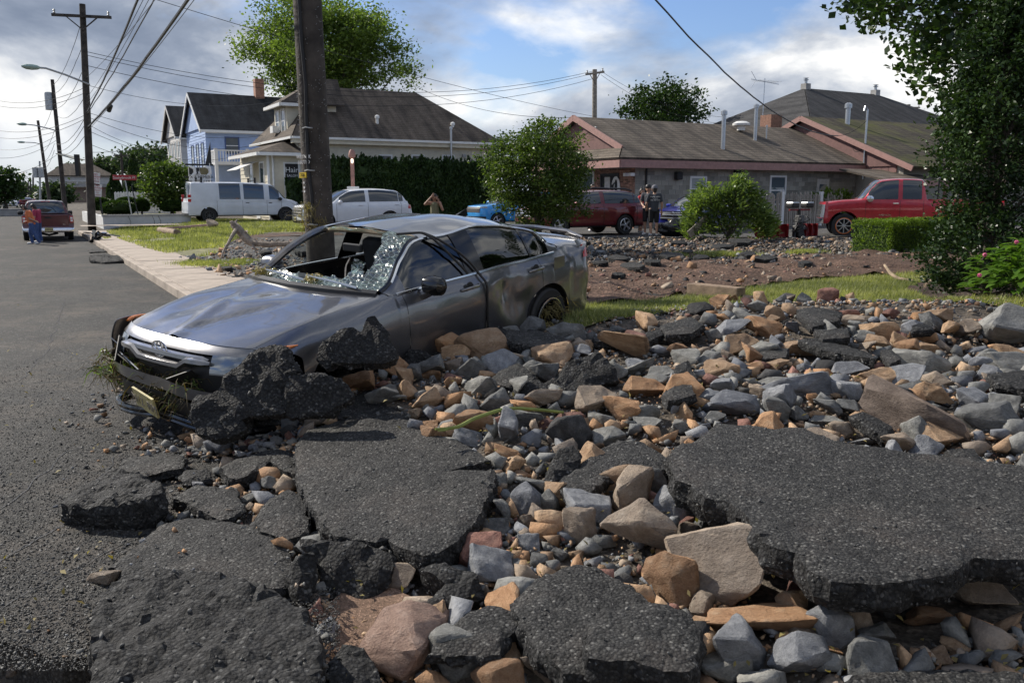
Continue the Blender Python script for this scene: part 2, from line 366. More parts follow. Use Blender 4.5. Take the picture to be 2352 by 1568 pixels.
def resample(poly, step, jit, seed):
    out = []; n = len(poly)
    for i in range(n):
        p, q = Vector(poly[i]), Vector(poly[(i+1) % n]); m = max(1, int((q-p).length/step)); nn = Vector((-(q-p).y, (q-p).x)).normalized()
        for k in range(m):
            r = p+(q-p)*(k/m); t = noise.noise(Vector((r.x*3.1+seed, r.y*3.1, seed*.7)))*.6+noise.noise(Vector((r.x*11+seed, r.y*11, seed)))*.4
            out.append(r+nn*t*jit)
    return out
def cdt(poly, step, seed, extra=()):
    rr = np.random.default_rng(int(seed*1000) % 99991); xs = [p[0] for p in poly]; ys = [p[1] for p in poly]; pts = []
    for y in np.arange(min(ys)+step*.6, max(ys), step):
        for x in np.arange(min(xs)+step*.6, max(xs), step):
            px, py = x+rr.uniform(-.3, .3)*step, y+rr.uniform(-.3, .3)*step
            if inside(poly, px, py) and min((px-q[0])**2+(py-q[1])**2 for q in poly[::2]) > (step*.45)**2: pts.append(Vector((px, py)))
    n = len(poly); r = delaunay_2d_cdt([Vector(p) for p in poly]+pts, [(i, (i+1) % n) for i in range(n)], [], 1, 1e-5)
    return r[0], r[2], r[3]
def sheet(name, poly, mat, dz, step, jit=0.0, sub=None, seed=1.0, zf=None, nmp=0.0):
    p = resample(poly, sub or step, jit, seed)
    V, Fc, _ = cdt([(q.x, q.y) for q in p], step, seed); zf = zf or terrain
    vs = [(v.x, v.y, zf(v.x, v.y)+dz+(nmp*noise.noise(Vector((v.x*1.7, v.y*1.7, seed)))+nmp*.6*noise.noise(Vector((v.x*6, v.y*6, seed))) if nmp else 0)) for v in V]
    return kind(obj(name, mesh(name, vs, Fc, mat, smooth=True)), 'structure')
def sab(pts): return [w2(*p) for p in pts]
def strip(name, a0, a1, b0, b1, mat, z, nb=60):
    bs = np.concatenate([np.linspace(b0, min(b1, max(30, b0+1)), nb), [b for b in (40, 60, 90, 140, 220, 400) if b < b1 and b > b0], [b1]]) if b1 > 30 else np.linspace(b0, b1, nb)
    V = [(*w2(a, b), z) for b in bs for a in (a0, a1)]
    return kind(obj(name, mesh(name, V, [(2*i, 2*i+1, 2*i+3, 2*i+2) for i in range(len(bs)-1)], mat)), 'structure')
# road: one asphalt sheet with a broken near end
def road():
    rp = [onz(*q, 0) for q in [(-900, 1500), (-300, 1440), (0, 1475), (60, 1490), (140, 1520), (230, 1500), (300, 1440), (330, 1330), (480, 1290), (620, 1330), (690, 1260), (760, 1180), (740, 1080), (680, 1020)]]
    pts = [(p.x, p.y) for p in rp]+[(-.6, 6.4), (-.3, 8.0)]+[w2(2.24, 9.0), w2(2.24, 14), w2(2.24, 24), w2(2.24, 45), w2(2.24, 56), w2(30, 56), w2(30, 70), w2(2.24, 70), w2(2.24, 200), w2(2.24, 600), w2(-14, 600), w2(-14, 30), w2(-14, 4), w2(-14, -3)]
    n = len(pts); V, _, Fc = [], None, None
    near = []
    for p, q in zip(pts[:15], pts[1:16]):
        p, q = Vector(p), Vector(q); m = max(1, int((q-p).length/.08)); near += [p+(q-p)*(k/m)+Vector((noise.noise(Vector((p.x*3+k*.4, p.y, 0))), noise.noise(Vector((p.x, p.y*3+k*.4, 5)))))*.03 for k in range(m)]
    poly = [(q.x, q.y) for q in near if True]
    allp = poly+pts[16:]
    r = delaunay_2d_cdt([Vector(p) for p in allp], [(i, (i+1) % len(allp)) for i in range(len(allp))], [], 1, 1e-5)
    vs = [(v.x, v.y, 0.0) for v in r[0]]; fs = [tuple(f) for f in r[2]]; k = len(vs)
    m = len(poly); e = len(vs); vs += [(p[0]+.02*noise.noise(Vector((p[0]*9, p[1]*9, 1))), p[1]+.03*noise.noise(Vector((p[0]*9, p[1]*9, 7))), -.16) for p in poly]
    fs += [(i, i+1, e+i+1, e+i) for i in range(m-1)]
    o = kind(obj('road', mesh('road', vs, fs, 'road')), 'structure')
road()
# cracks across the old asphalt: thin dark filled seams
def crack(pts, w=.003):
    P = [onz(u, v, 0) for u, v in pts]; Q = []
    for p, q in zip(P[:-1], P[1:]):
        m = max(2, int((q-p).length/.08))
        for k in range(m):
            r = p+(q-p)*(k/m); Q.append(Vector((r.x+0.07*noise.noise(r*2.5)+.03*noise.noise(r*9), r.y+.07*noise.noise(r*2.5+Vector((9, 9, 0)))+.04*noise.noise(r*11))))
    vs = []
    for i, q in enumerate(Q):
        d = (Q[min(i+1, len(Q)-1)]-Q[max(i-1, 0)]); d = Vector((-d.y, d.x)).normalized()*w*(.5+random.random())
        vs += [(q.x+d.x, q.y+d.y, .004), (q.x-d.x, q.y-d.y, .004)]
    if len(Q) > 2: kind(obj('road_crack', mesh('road_crack', vs, [(2*i, 2*i+1, 2*i+3, 2*i+2) for i in range(len(Q)-1)], 'black')), 'structure')
for c in ([(0, 1170), (160, 1035), (330, 985)], [(0, 1400), (150, 1310), (330, 1230), (420, 1180)], [(0, 1290), (90, 1240), (240, 1160)], [(0, 700), (120, 690), (330, 700)],
          [(20, 760), (180, 820), (260, 850)], [(0, 930), (110, 905), (220, 880)], [(150, 690), (110, 800), (40, 880)], [(0, 640), (200, 640), (340, 655)], [(180, 1200), (230, 1120), (260, 1040)]): crack(c)
# kerb and sidewalk of separate stones and flags
def kerb():
    base = strip('sidewalk', 2.40, 3.75, 10.3, 44, 'concrete', .128, 30)
    m = []
    b = 9.6; i = 0
    while b < 44:
        L = 1.5; q = MB(); q.box(-.075, .075, .01, L-.01, -.12, .145+random.uniform(-.006, .006))
        o = q.build('kerb_stone', 'concrete', base, bevel=.015); o.matrix_local = Matrix.Translation((*w2(2.325, b), 0))@Matrix.Rotation(TH, 4, 'Z'); b += L
    b = 10.3
    while b < 43:
        L = 1.4; q = MB(); q.box(-.66, .66, .012, L-.012, -.06, .03); o = q.build('sidewalk_flag', 'concrete', base, bevel=.008)
        o.matrix_local = Matrix.Translation((*w2(3.07, b), .115+random.uniform(-.004, .006)))@Matrix.Rotation(TH, 4, 'Z')@Matrix.Rotation(random.uniform(-.006, .006), 4, 'Y'); b += L
    strip('side_walk_crossing', 2.40, 30, 44.0, 45.6, 'concrete', .34, 8)
kerb()
def pz(pts, z=.33):
    o = [onz(u, v, z) for u, v in pts]; return [(p.x, p.y) for p in o]
M('lawn_soil', (.17,.165,.07), .9, var=.4, scale=5)
LAWN = pz([(268, 540), (240, 524), (330, 512), (420, 506), (560, 509), (760, 520), (780, 538), (640, 540), (560, 546), (520, 556), (500, 572), (470, 580), (425, 578), (380, 572), (330, 560)], .26)
sheet('lawn', LAWN, 'lawn_soil', .012, .7, .12, .25)
LAWN2 = pz([(1290, 790), (1330, 690), (1500, 690), (1700, 668), (1850, 650), (2120, 628), (2400, 640), (2700, 720), (2700, 860), (2330, 790), (2080, 730), (1800, 720), (1600, 745), (1450, 770)])
sheet('grass_verge', LAWN2, 'lawn_soil', .010, .35, .06, .12, 2.0)
MUD = pz([(1250, 690), (1260, 625), (1420, 605), (1750, 596), (2100, 578), (2400, 560), (2900, 560), (2900, 640), (2400, 640), (2120, 632), (1900, 640), (1650, 665), (1500, 685), (1370, 692)])
sheet('mud_track', MUD, 'mud', .03, .35, .1, .15, 3.0, nmp=.10)
MULCH = pz([(2078, 668), (2140, 640), (2260, 620), (2600, 610), (2900, 700), (2600, 745), (2350, 732), (2180, 706)])
sheet('mulch_bed', MULCH, 'mulch', .03, .25, .05, .12, 4.0, nmp=.05)
sheet('washed_gravel', pz([(400, 578), (470, 584), (505, 574), (525, 558), (600, 545), (800, 541), (900, 600), (900, 660), (640, 680), (540, 650), (470, 612)], .2), 'dirtgrey', .02, .35, .12, .15, 5.0, nmp=.05)
sheet('parking_lot', sab([(15.3, 24), (16, 36.5), (14.2, 43.8), (40, 43.8), (48, 20), (30, 20), (24, 20)]), 'dirtgrey', .022, 1.5, .2, .5, 6.0)
sheet('driveway', pz([(520, 549), (600, 541), (780, 539), (790, 546), (620, 549), (540, 555)], .26), 'mud', .03, .8, .1, .3, 6.5)
# ------------------------------------------------------------------ broken asphalt slabs
SLABS = []
def hull(pts):
    bm = bmesh.new(); vs = [bm.verts.new(p) for p in pts]; bmesh.ops.convex_hull(bm, input=vs)
    bmesh.ops.delete(bm, geom=[v for v in bm.verts if not v.link_faces], context='VERTS')
    bmesh.ops.triangulate(bm, faces=bm.faces[:]); return bm
def rock_pts(n, box):
    p = rng.normal(size=(n, 3)); q = p/np.linalg.norm(p, axis=1)[:, None]
    c = np.clip(q*1.45, -1, 1) if box else q
    return c*rng.uniform(.78, 1.0, (n, 1))*.5
SMALL = []
for k in range(20):
    bm = hull(rock_pts(int(rng.integers(9, 14)), k % 2)); bm.verts.index_update()
    SMALL.append((np.array([v.co[:] for v in bm.verts]), np.array([[v.index for v in f.verts] for f in bm.faces]))); bm.free()
CHIP = []
for k in range(12):
    bm = hull(rock_pts(6, 0)); bm.verts.index_update(); v_ = np.array([v.co[:] for v in bm.verts]); f_ = np.array([[v.index for v in f.verts] for f in bm.faces]); bm.free()
    if len(v_) == 6 and len(f_) == 8: CHIP.append((v_, f_))
def chips(C, size, sd=.4):
    """tiny angular stones at the points C, all in one pair of arrays"""
    n = len(C); t = rng.integers(0, len(CHIP), n); TV = np.stack([c[0] for c in CHIP])[t]; TF = np.stack([c[1] for c in CHIP])[t]; q = rng.normal(size=(n, 4)); q /= np.linalg.norm(q, axis=1)[:, None]; w, x, y, z = q.T
    M_ = np.stack([np.stack([1-2*(y*y+z*z), 2*(x*y-z*w), 2*(x*z+y*w)], 1), np.stack([2*(x*y+z*w), 1-2*(x*x+z*z), 2*(y*z-x*w)], 1), np.stack([2*(x*z-y*w), 2*(y*z+x*w), 1-2*(x*x+y*y)], 1)], 1)
    s = (size*np.exp(rng.normal(size=n)*sd))[:, None, None]; V = np.einsum('nij,nkj->nki', M_, TV*s*np.array([1.5, 1.1, .75]))+np.asarray(C)[:, None, :]
    return V.reshape(-1, 3), (TF+np.arange(n)[:, None, None]*6).reshape(-1, 3)
def embed(o, ntop, area, size, dens):
    """aggregate standing proud of a broken asphalt face"""
    if o.location.y > 8.5: return
    ps = o.data.polygons; n = int(min(7000, dens*area)); nf = len(ps)
    w = np.array([p.area*(1 if i < ntop else 3.0) for i, p in enumerate(ps)]); w /= w.sum(); pick = rng.choice(nf, n, p=w); vc = np.array([v.co[:] for v in o.data.vertices]); C = []
    for f in pick: i = list(ps[f].vertices); C.append(rng.dirichlet(np.ones(len(i)))@vc[i])
    V, Fs = chips(np.array(C), size); kind(obj('aggregate', mesh('aggregate', V, Fs, 'chip'), o), 'stuff')
def slab(pts, zc, tilt=(0, 0), th=.10, top='slab', label='', group=None, step=.05, rough=.006, face=None, name='asphalt_slab', depth=None, cracks=()):
    px = [Z(p[0], p[1], p[2]) if len(p) == 3 else p for p in pts]
    cu = sum(p[0] for p in px)/len(px); cv = sum(p[1] for p in px)/len(px)
    if face is not None:            # upright piece: plane through the given depth, normal tilted towards the viewer
        c = at(cu, cv, depth); n = Vector(face).normalized()
    else:
        c = onz(cu, cv, zc); n = Vector((-tilt[0], -tilt[1], 1)).normalized()
    ux = Vector((1, 0, 0)); ux = (ux-n*ux.dot(n)).normalized(); uy = n.cross(ux); O = Vector((0, 0, HC)); pl = []
    for u, v in px:
        d = ray(u, v); t = (c-O).dot(n)/d.dot(n); q = O+d*t-c; pl.append((q.dot(ux), q.dot(uy)))
    seed = (cu*.013+cv*.007) % 50
    ring = resample(pl, max(.022, step*.5), .026, seed); ring = [q+Vector((random.uniform(-.006, .006), random.uniform(-.006, .006))) for q in ring]; ring = [(q.x, q.y) for q in ring]
    area = sum(ring[i-1][0]*ring[i][1]-ring[i][0]*ring[i-1][1] for i in range(len(ring)))
    if area < 0: ring.reverse()
    V, Fc, _ = cdt(ring, step, seed); V = [(v.x, v.y) for v in V]; n0 = len(V)
    # boundary vertices come first and keep their order
    m = len(ring); vs = []; cc = [(sum(p[0] for p in ring)/m), (sum(p[1] for p in ring)/m)]
    for i, (x, y) in enumerate(V):
        e = -.012 if i < m else 0
        h = rough*(noise.noise(Vector((x*9+seed, y*9, seed)))*1.3+noise.noise(Vector((x*31, y*31+seed, seed)))*.9)+.012*noise.noise(Vector((x*2+seed, y*2, 1)))
        for (k0, k1) in cracks:
            pass
        vs.append((x, y, e+h))
    fs = [f for f in Fc]; rows = [list(range(m))]
    for k, tt in enumerate((.3, .65, 1.0)):
        row = []
        for i, (x, y) in enumerate(ring):
            dx, dy = x-cc[0], y-cc[1]; L = math.hypot(dx, dy) or 1; g = noise.noise(Vector((x*14, y*14, tt*5+seed)))*.03+noise.noise(Vector((x*38, y*38, tt*9+seed)))*.014+(.008 if k < 2 else -.02)
            row.append(len(vs)); vs.append((x+dx/L*g, y+dy/L*g, -th*tt*(1+.25*noise.noise(Vector((x*4, y*4, seed))))-.01))
        for i in range(m): a = rows[-1]; fs.append((a[i], row[i], row[(i+1) % m], a[(i+1) % m]))
        rows.append(row)
    cb = len(vs); vs.append((cc[0], cc[1], -th*1.0)); lr = rows[-1]; fs += [(lr[(i+1) % m], lr[i], cb) for i in range(m)]
    nt_ = len(Fc); midx = [0]*nt_+[1]*(len(fs)-nt_)
    me = mesh(name, vs, fs, [top, 'slab_rough'], midx)
    o = obj(name, me); M4 = Matrix((ux, uy, n)).transposed().to_4x4(); M4.translation = c; o.matrix_world = M4
    tag(o, label, 'asphalt slab', group); embed(o, nt_, abs(area)/2, .0095 if top == 'slab' else .015, 2200 if top == 'slab' else 1500) if depth is None or depth < 7 else None; SLABS.append([(c+ux*p[0]+uy*p[1]) for p in pl]); return o
def zz(k, *pts): return [(k, x, y) for x, y in pts]
DK = 'slab_rough'
slab(zz('B', (235,340),(290,270),(400,235),(470,215),(620,235),(800,245),(930,290),(1060,330),(1170,385),(1225,430),(1010,480),(1255,475),(1250,560),(1190,660),(1130,760),(1060,830),(960,900),(880,905),(780,870),(700,810),(640,830),(520,810),(420,800),(340,690),(290,620),(240,520),(228,430)), .20, (.03, .06), .11, label='big flat grey asphalt slab split by a dark crack in front of the sedan')
slab(zz('B', (420,190),(560,130),(700,150),(800,190),(830,240),(700,262),(480,240)), .27, (.02, .05), .08, DK, 'rough black asphalt piece lying on the back edge of the cracked slab', rough=.015)
slab(zz('B', (30,720),(100,620),(190,570),(260,600),(285,700),(300,790),(180,830),(60,780)), .12, (.0, .10), .11, label='small triangular asphalt slab beside the big cracked slab')
slab(zz('B', (250,835),(380,830),(560,850),(700,900),(735,960),(700,1060),(640,1150),(560,1230),(470,1190),(390,1090),(330,930)), .06, (0, .95), .10, DK, 'black rounded asphalt slab tipped up under the big cracked slab', rough=.014)
slab(zz('B', (230,960),(310,890),(335,930),(330,1060),(300,1160),(240,1140),(215,1090)), .08, (-.5, .7), .09, DK, 'narrow black asphalt piece standing beside the rounded tipped slab')
slab(zz('A', (545,1190),(620,1000),(760,900),(1000,860),(1300,880),(1550,940),(1700,1010),(1890,1110),(1890,1190),(1960,1300),(1980,1480),(1900,1568),(1850,1640),(570,1640),(555,1500),(580,1400),(540,1260)), .13, (.02, .10), .20, DK, 'large coarse black asphalt slab with stony texture on the road edge', rough=.022, step=.035)
slab(zz('A', (640,850),(860,700),(960,590),(1150,545),(1350,570),(1560,600),(1740,720),(1800,850),(1790,920),(1700,980),(1400,950),(1000,900),(760,900)), .07, (.0, .02), .09, label='flat grey asphalt slab half buried under the coarse black slab')
slab(zz('A', (365,460),(480,370),(640,270),(740,250),(860,290),(900,330),(970,350),(980,400),(900,440),(780,470),(600,480),(440,480)), .17, (.10, .10), .17, DK, 'thick coarse black asphalt chunk lying alone on the road', rough=.02, step=.035, name='asphalt_chunk')
slab(zz('A', (720,260),(740,190),(900,170),(1050,150),(1110,190),(1110,250),(1000,270),(890,300)), .07, (.06, .0), .07, label='thin asphalt flake lifted off the road behind the lone chunk')
slab(zz('A', (1040,430),(1200,350),(1440,370),(1460,460),(1480,480),(1400,550),(1330,565),(1230,510),(1150,470)), .09, (.02, .05), .07, label='small asphalt plate with small grey stones on its back edge')
slab(zz('A', (1330,240),(1450,190),(1700,130),(1790,170),(1800,290),(1700,250),(1640,210),(1560,270),(1440,320),(1390,310)), .12, (.03, .08), .08, label='ragged asphalt plate beside the blue-grey boulder')
slab(zz('A', (1090,290),(1130,260),(1260,255),(1280,310),(1130,330)), .07, (0, .1), .06, DK, 'little black asphalt piece between orange and grey stones')
slab(zz('C', (585,270),(620,220),(720,190),(830,105),(1100,130),(1250,130),(1400,190),(1750,240),(2100,280),(2352,320),(2560,380),(2600,600),(2560,740),(2352,775),(2100,770),(1990,850),(1800,885),(1620,895),(1400,880),(1290,820),(1220,740),(1090,700),(1010,640),(960,540),(900,490),(780,470),(700,410),(620,390)), .37, (-.02, .05), .13, label='huge flat asphalt slab overhanging the rubble, biggest of all', step=.055)
slab(zz('C', (40,400),(160,310),(250,240),(340,190),(450,200),(580,280),(600,330),(520,340),(430,350),(300,370),(200,440),(90,470)), .24, (0, .10), .07, label='curved asphalt plate beside the huge slab', rough=.009)
slab(zz('C', (0,330),(60,240),(110,220),(150,270),(140,310),(60,380),(0,430)), .26, (-.2, .6), .08, DK, 'black asphalt wedge standing between pale stones')
slab(zz('C', (-198,996),(-60,880),(60,825),(157,796),(240,815),(400,890),(470,960),(520,1000),(600,1010),(740,1100),(735,1330),(600,1390),(300,1380),(60,1340),(-60,1240),(-125,1133)), .10, (0, .10), .12, label='broad asphalt slab with a smaller slab on top of it', rough=.01)
slab(zz('C', (190,1080),(260,1020),(400,1005),(550,1000),(700,1050),(745,1120),(740,1290),(690,1350),(560,1330),(420,1290),(200,1270),(180,1150)), .20, (0, .12), .11, label='small thick asphalt slab lying on top of a broad one', rough=.012)
slab(zz('C', (1430,1400),(1600,1330),(1850,1310),(2100,1330),(2352,1350),(2400,1480),(1400,1480)), .07, (0, .1), .1, label='asphalt slab sunk in small gravel below the huge slab', rough=.012)
slab(zz('B', (900,1400),(1100,1210),(1250,1170),(1330,1200),(1390,1270),(1300,1330),(1270,1400),(1180,1410)), .06, (0, .12), .07, label='reddish dusted asphalt plate beside the angular grey rocks')
slab(zz('B', (390,1450),(470,1360),(560,1370),(640,1450),(660,1530),(560,1590),(420,1580)), .03, (0, .3), .14, DK, 'dark asphalt lump wedged beside the long red-brown boulder', rough=.02, name='asphalt_chunk')
slab(zz('B', (870,980),(1000,960),(1150,990),(1180,1100),(1060,1130),(930,1200),(910,1130),(1000,1060)), .08, (0, .3), .10, DK, 'crumbling black asphalt lump below the big cracked slab', rough=.02, name='asphalt_chunk')
slab(zz('E', (1135,430),(1160,380),(1250,340),(1310,320),(1400,400),(1390,440),(1260,490),(1170,480)), .45, (0, .25), .06, label='small light asphalt plate resting on a darker one in the rubble heap')
slab(zz('E', (1230,530),(1420,440),(1540,520),(1580,610),(1440,640),(1260,590)), .36, (0, .7), .08, DK, 'dark asphalt plate beneath the small light plate')
slab(zz('E', (1450,480),(1540,430),(1620,320),(1740,290),(1830,240),(1960,390),(1960,440),(1840,480),(1790,570),(1770,610),(1640,680),(1590,640),(1560,560),(1480,540)), .40, (.1, .8), .10, DK, 'jagged black asphalt slab tilted up in the middle of the rubble', rough=.016)
slab(zz('E', (1790,620),(1800,520),(1880,475),(1960,500),(1990,590),(1880,650)), .32, (-.1, .7), .1, DK, 'black asphalt lump beside the jagged tilted slab', rough=.02, name='asphalt_chunk')
slab(zz('E', (1215,110),(1440,105),(1560,140),(1640,180),(1620,210),(1420,225),(1260,195),(1210,160)), .56, (-.03, .12), .09, label='pale topped asphalt slab lying along the sedan\'s rear door')
slab(zz('E', (1120,150),(1170,85),(1215,115),(1250,185),(1180,170)), .54, (.4, .4), .08, DK, 'black asphalt flake leaning on the pale topped slab')
slab(zz('E', (490,380),(560,250),(640,250),(730,300),(600,340),(520,440),(495,425)), .42, (-.3, .8), .12, DK, 'pointed black asphalt chunk below the sedan\'s front door', rough=.018, name='asphalt_chunk')
slab(zz('E', (520,280),(560,220),(700,185),(770,200),(790,270),(740,305),(640,250)), .45, (0, .5), .10, label='rounded asphalt chunk touching the sedan\'s front door sill', name='asphalt_chunk', rough=.01)
slab(zz('E', (360,450),(440,340),(520,335),(500,420),(440,470),(380,490)), .36, (-.3, .7), .09, DK, 'black asphalt splinter leaning against the pointed chunk')
slab(zz('E', (50,350),(90,335),(330,345),(390,325),(380,365),(280,375),(90,385)), .38, (0, .05), .10, label='flat grey asphalt shelf under the upright slabs at the front wheel')
slab(zz('E', (140,600),(220,530),(330,500),(370,520),(340,560),(220,620),(150,650)), .30, (0, .3), .06, DK, 'thin dark asphalt strip beside the brown boulder')
# upright ones leaning on the car
slab(zz('7', (620,1340),(660,1280),(760,1270),(820,1230),(850,1150),(930,1090),(1000,1040),(1090,970),(1160,950),(1240,970),(1290,1060),(1340,1130),(1290,1160),(1260,1280),(1250,1400),(1100,1410),(960,1440),(1000,1500),(900,1560),(760,1575),(680,1550),(610,1440)), 0, th=.11, top=DK, label='tall black asphalt slab standing on edge against the sedan\'s bumper corner', face=(-.10, -.80, .52), depth=5.42, rough=.012)
slab(zz('7', (1235,1300),(1290,1150),(1400,1140),(1560,1150),(1650,1200),(1700,1290),(1600,1370),(1560,1410),(1300,1430),(1235,1410)), 0, th=.10, top=DK, label='smaller black asphalt slab upright beside the tall one', face=(.05, -.85, .42), depth=5.38, rough=.012)
slab(zz('E', (0,180),(100,110),(180,100),(240,130),(280,30),(340,20),(400,100),(420,180),(480,250),(470,310),(400,330),(200,330),(60,330),(10,270)), 0, th=.10, top=DK, label='black asphalt slab with a peaked top leaning on the sedan\'s front fender', face=(.15, -.75, .62), depth=5.95, rough=.010)
slab(zz('E', (-60,300),(-20,185),(30,250),(70,335),(0,375)), 0, th=.09, top=DK, label='small black asphalt wedge between two upright slabs', face=(-.1, -.8, .5), depth=5.85)
slab(zz('7', (900,1422),(1400,1434),(1560,1440),(1540,1462),(1200,1470),(900,1462)), .17, (.0, .05), .08, label='long narrow asphalt bar lying at the foot of the upright slabs')
BK = 'asphalt slabs scattered along the back of the rubble'
BL = 'dark asphalt piece lying at the far edge of the rubble beside the grass'
for q in [((1225,410),(1300,400),(1450,420),(1440,470),(1300,500)), ((1410,380),(1470,365),(1740,420),(1770,440),(1600,440)), ((1320,510),(1480,500),(1490,550),(1360,560)), ((1230,560),(1340,550),(1600,630),(1610,660),(1350,610)),
          ((900,380),(1060,400),(1130,420),(1000,450),(890,430)), ((540,500),(700,450),(760,490),(700,530),(580,540)), ((400,550),(540,510),(560,540),(460,580)), ((215,545),(340,540),(330,570),(220,570)), ((1490,930),(1560,915),(1640,950),(1700,1000),(1660,1040),(1560,985)),
          ((2170,730),(2352,715),(2420,760),(2352,800),(2220,780)), ((1640,610),(1700,600),(1740,660),(1680,690)), ((1040,610),(1180,600),(1170,650),(1060,655)), ((560,820),(700,770),(720,830),(600,860)), ((1980,1110),(2100,1100),(2130,1150),(2010,1160)), ((620,690),(690,670),(720,750),(640,800)), ((1790,490),(1890,470),(1905,510),(1800,520))]:
    h = hit(*Z('D', sum(p[0] for p in q)/len(q), sum(p[1] for p in q)/len(q)))
    slab(zz('D', *q), h.z+.09, (random.uniform(-.06, .06), random.uniform(.05, .3)), .08, random.choice(['slab', DK]), BL, BK, step=.08)
# pieces on the road by the kerb and in the washed-out strip
slab([(206, 586), (240, 583), (283, 588), (284, 598), (240, 601), (208, 598)], .10, (0, .05), .14, DK, 'black asphalt roll lying in the gutter by the kerb', rough=.02)
slab([(203, 573), (238, 571), (245, 577), (206, 579)], .04, (0, 0), .05, DK, 'thin black asphalt scrap in the gutter beyond the asphalt roll')
BK2 = 'asphalt pieces in the far debris strip'
for k, (u, v, w) in enumerate([(1540, 583, 60), (1500, 598, 45), (1610, 588, 40), (1660, 562, 50), (1700, 551, 60), (1580, 575, 30), (1420, 590, 50), (1450, 607, 60), (1380, 600, 40), (1760, 590, 50), (1850, 600, 40), (1420, 627, 30), (1560, 555, 40), (1720, 580, 40), (640, 600, 34), (700, 572, 50), (610, 575, 30), (520, 612, 30)]):
    h = hit(u, v); w *= .5
    pts = [(u+w*math.cos(t)*random.uniform(.8, 1.1), v+w*.22*math.sin(t)*random.uniform(.7, 1.1)) for t in np.linspace(0, 6.28, 8)[:-1]]
    slab(pts, h.z+.13, (random.uniform(-.1, .1), random.uniform(0, .25)), .12, random.choice(['slab', DK]), 'broken asphalt piece in the debris strip beyond the mud track', BK2, step=.15)
# coarse aggregate standing out of the worn road surface near by
RC = []
for _ in range(90000):
    p = onz(random.uniform(-40, 780), 640+900*random.random()**.8, 0)
    if p.x < rub_left(p.y)+.25 and p.y < 9 and len(RC) < 34000: RC.append((p.x, p.y, .001))
V_, F2_ = chips(np.array(RC), .0085); rd = [o for o in COL.objects if o.name == 'road'][0]; kind(obj('road_aggregate', mesh('road_aggregate', V_, F2_, 'chip'), rd), 'stuff')
# ------------------------------------------------------------------ rocks
BIG = []
for k in range(16):
    bm = hull(rock_pts(int(rng.integers(10, 16)), k % 3))
    bmesh.ops.dissolve_limit(bm, angle_limit=R(14), verts=bm.verts[:], edges=bm.edges[:])
    bmesh.ops.bevel(bm, geom=bm.edges[:], offset=.03, segments=1, affect='EDGES', clamp_overlap=True)
    bmesh.ops.triangulate(bm, faces=bm.faces[:])
    for it in range(3):
        long = [e for e in bm.edges if e.calc_length() > .14]
        if long: bmesh.ops.subdivide_edges(bm, edges=long, cuts=1); bmesh.ops.triangulate(bm, faces=bm.faces[:])
    sd = k*7.3
    for v in bm.verts:
        n = v.normal; v.co += n*(.035*noise.noise(v.co*3.2+Vector((sd, 0, 0)))+.02*noise.noise(v.co*8+Vector((0, sd, 0)))+.008*noise.noise(v.co*20+Vector((0, sd, 0))))
    vv = [tuple(v.co) for v in bm.verts]; bm.verts.index_update(); ff = [[v.index for v in f.verts] for f in bm.faces]; bm.free()
    BIG.append((vv, ff))
BIGM = {}
def bigmesh(k, mat):
    if (k, mat) not in BIGM: BIGM[(k, mat)] = mesh('rock', BIG[k][0], BIG[k][1], mat, smooth=True, sharp=24)
    return BIGM[(k, mat)]
DESC = {'g': 'grey angular stone', 'b': 'blue-grey angular stone', 't': 'pale tan stone', 'o': 'rusty orange stone', 'n': 'brownish sandstone', 'r': 'reddish brown stone', 'k': 'black asphalt lump'}
PLACED = []
import re
SNAME = []
for o_ in [o for o in COL.objects if o.name.startswith('asphalt_')]:
    w_ = re.match(r'(.*?\b(?:slab|plate|piece|chunk|lump|flake|wedge|splinter|shelf|strip|bar|roll|scrap)\b)', o_['label']); SNAME.append((o_.matrix_world.translation.copy() if False else o_.location.copy(), w_.group(1) if w_ else o_['label']))
def stone_label(p, W, c):
    d, nm = min(((q-p).length, n) for q, n in SNAME); size = 'large' if W > .3 else 'hand-sized' if W > .15 else 'small'
    return size+' '+DESC[c]+' in the rubble near the '+' '.join(nm.split()[:6])
def rock(u, v, w, h, c, label=None, flat=None, yaw=None, lift=0.0):
    p = hit(u, v+h*.25); dist = (p-Vector((0, 0, HC))).length; s = dist/F
    W = w*s*1.05; H = h*s*(flat or .95); D = (W+H)*.5
    for (q, r) in PLACED:
        if (q-p).length < .33*(r+W) and label is None: return None
    PLACED.append((p, W))
    o = obj('rock', bigmesh(random.randrange(len(BIG)), 'rock_'+c)); o.scale = (W*1.36, D*1.3, H*1.36)
    tz = terrain(p.x, p.y); o.location = (p.x, p.y+D*.2, tz+H*.36+lift); o.rotation_euler = (random.uniform(-.3, .3), random.uniform(-.3, .3), yaw if yaw is not None else random.choice([0, math.pi])+random.uniform(-.5, .5))
    if label: tag(o, label, 'rock')
    else: tag(o, stone_label(p, W, c), 'rock', DESC[c].split()[0]+' stones in the rubble')
    return o
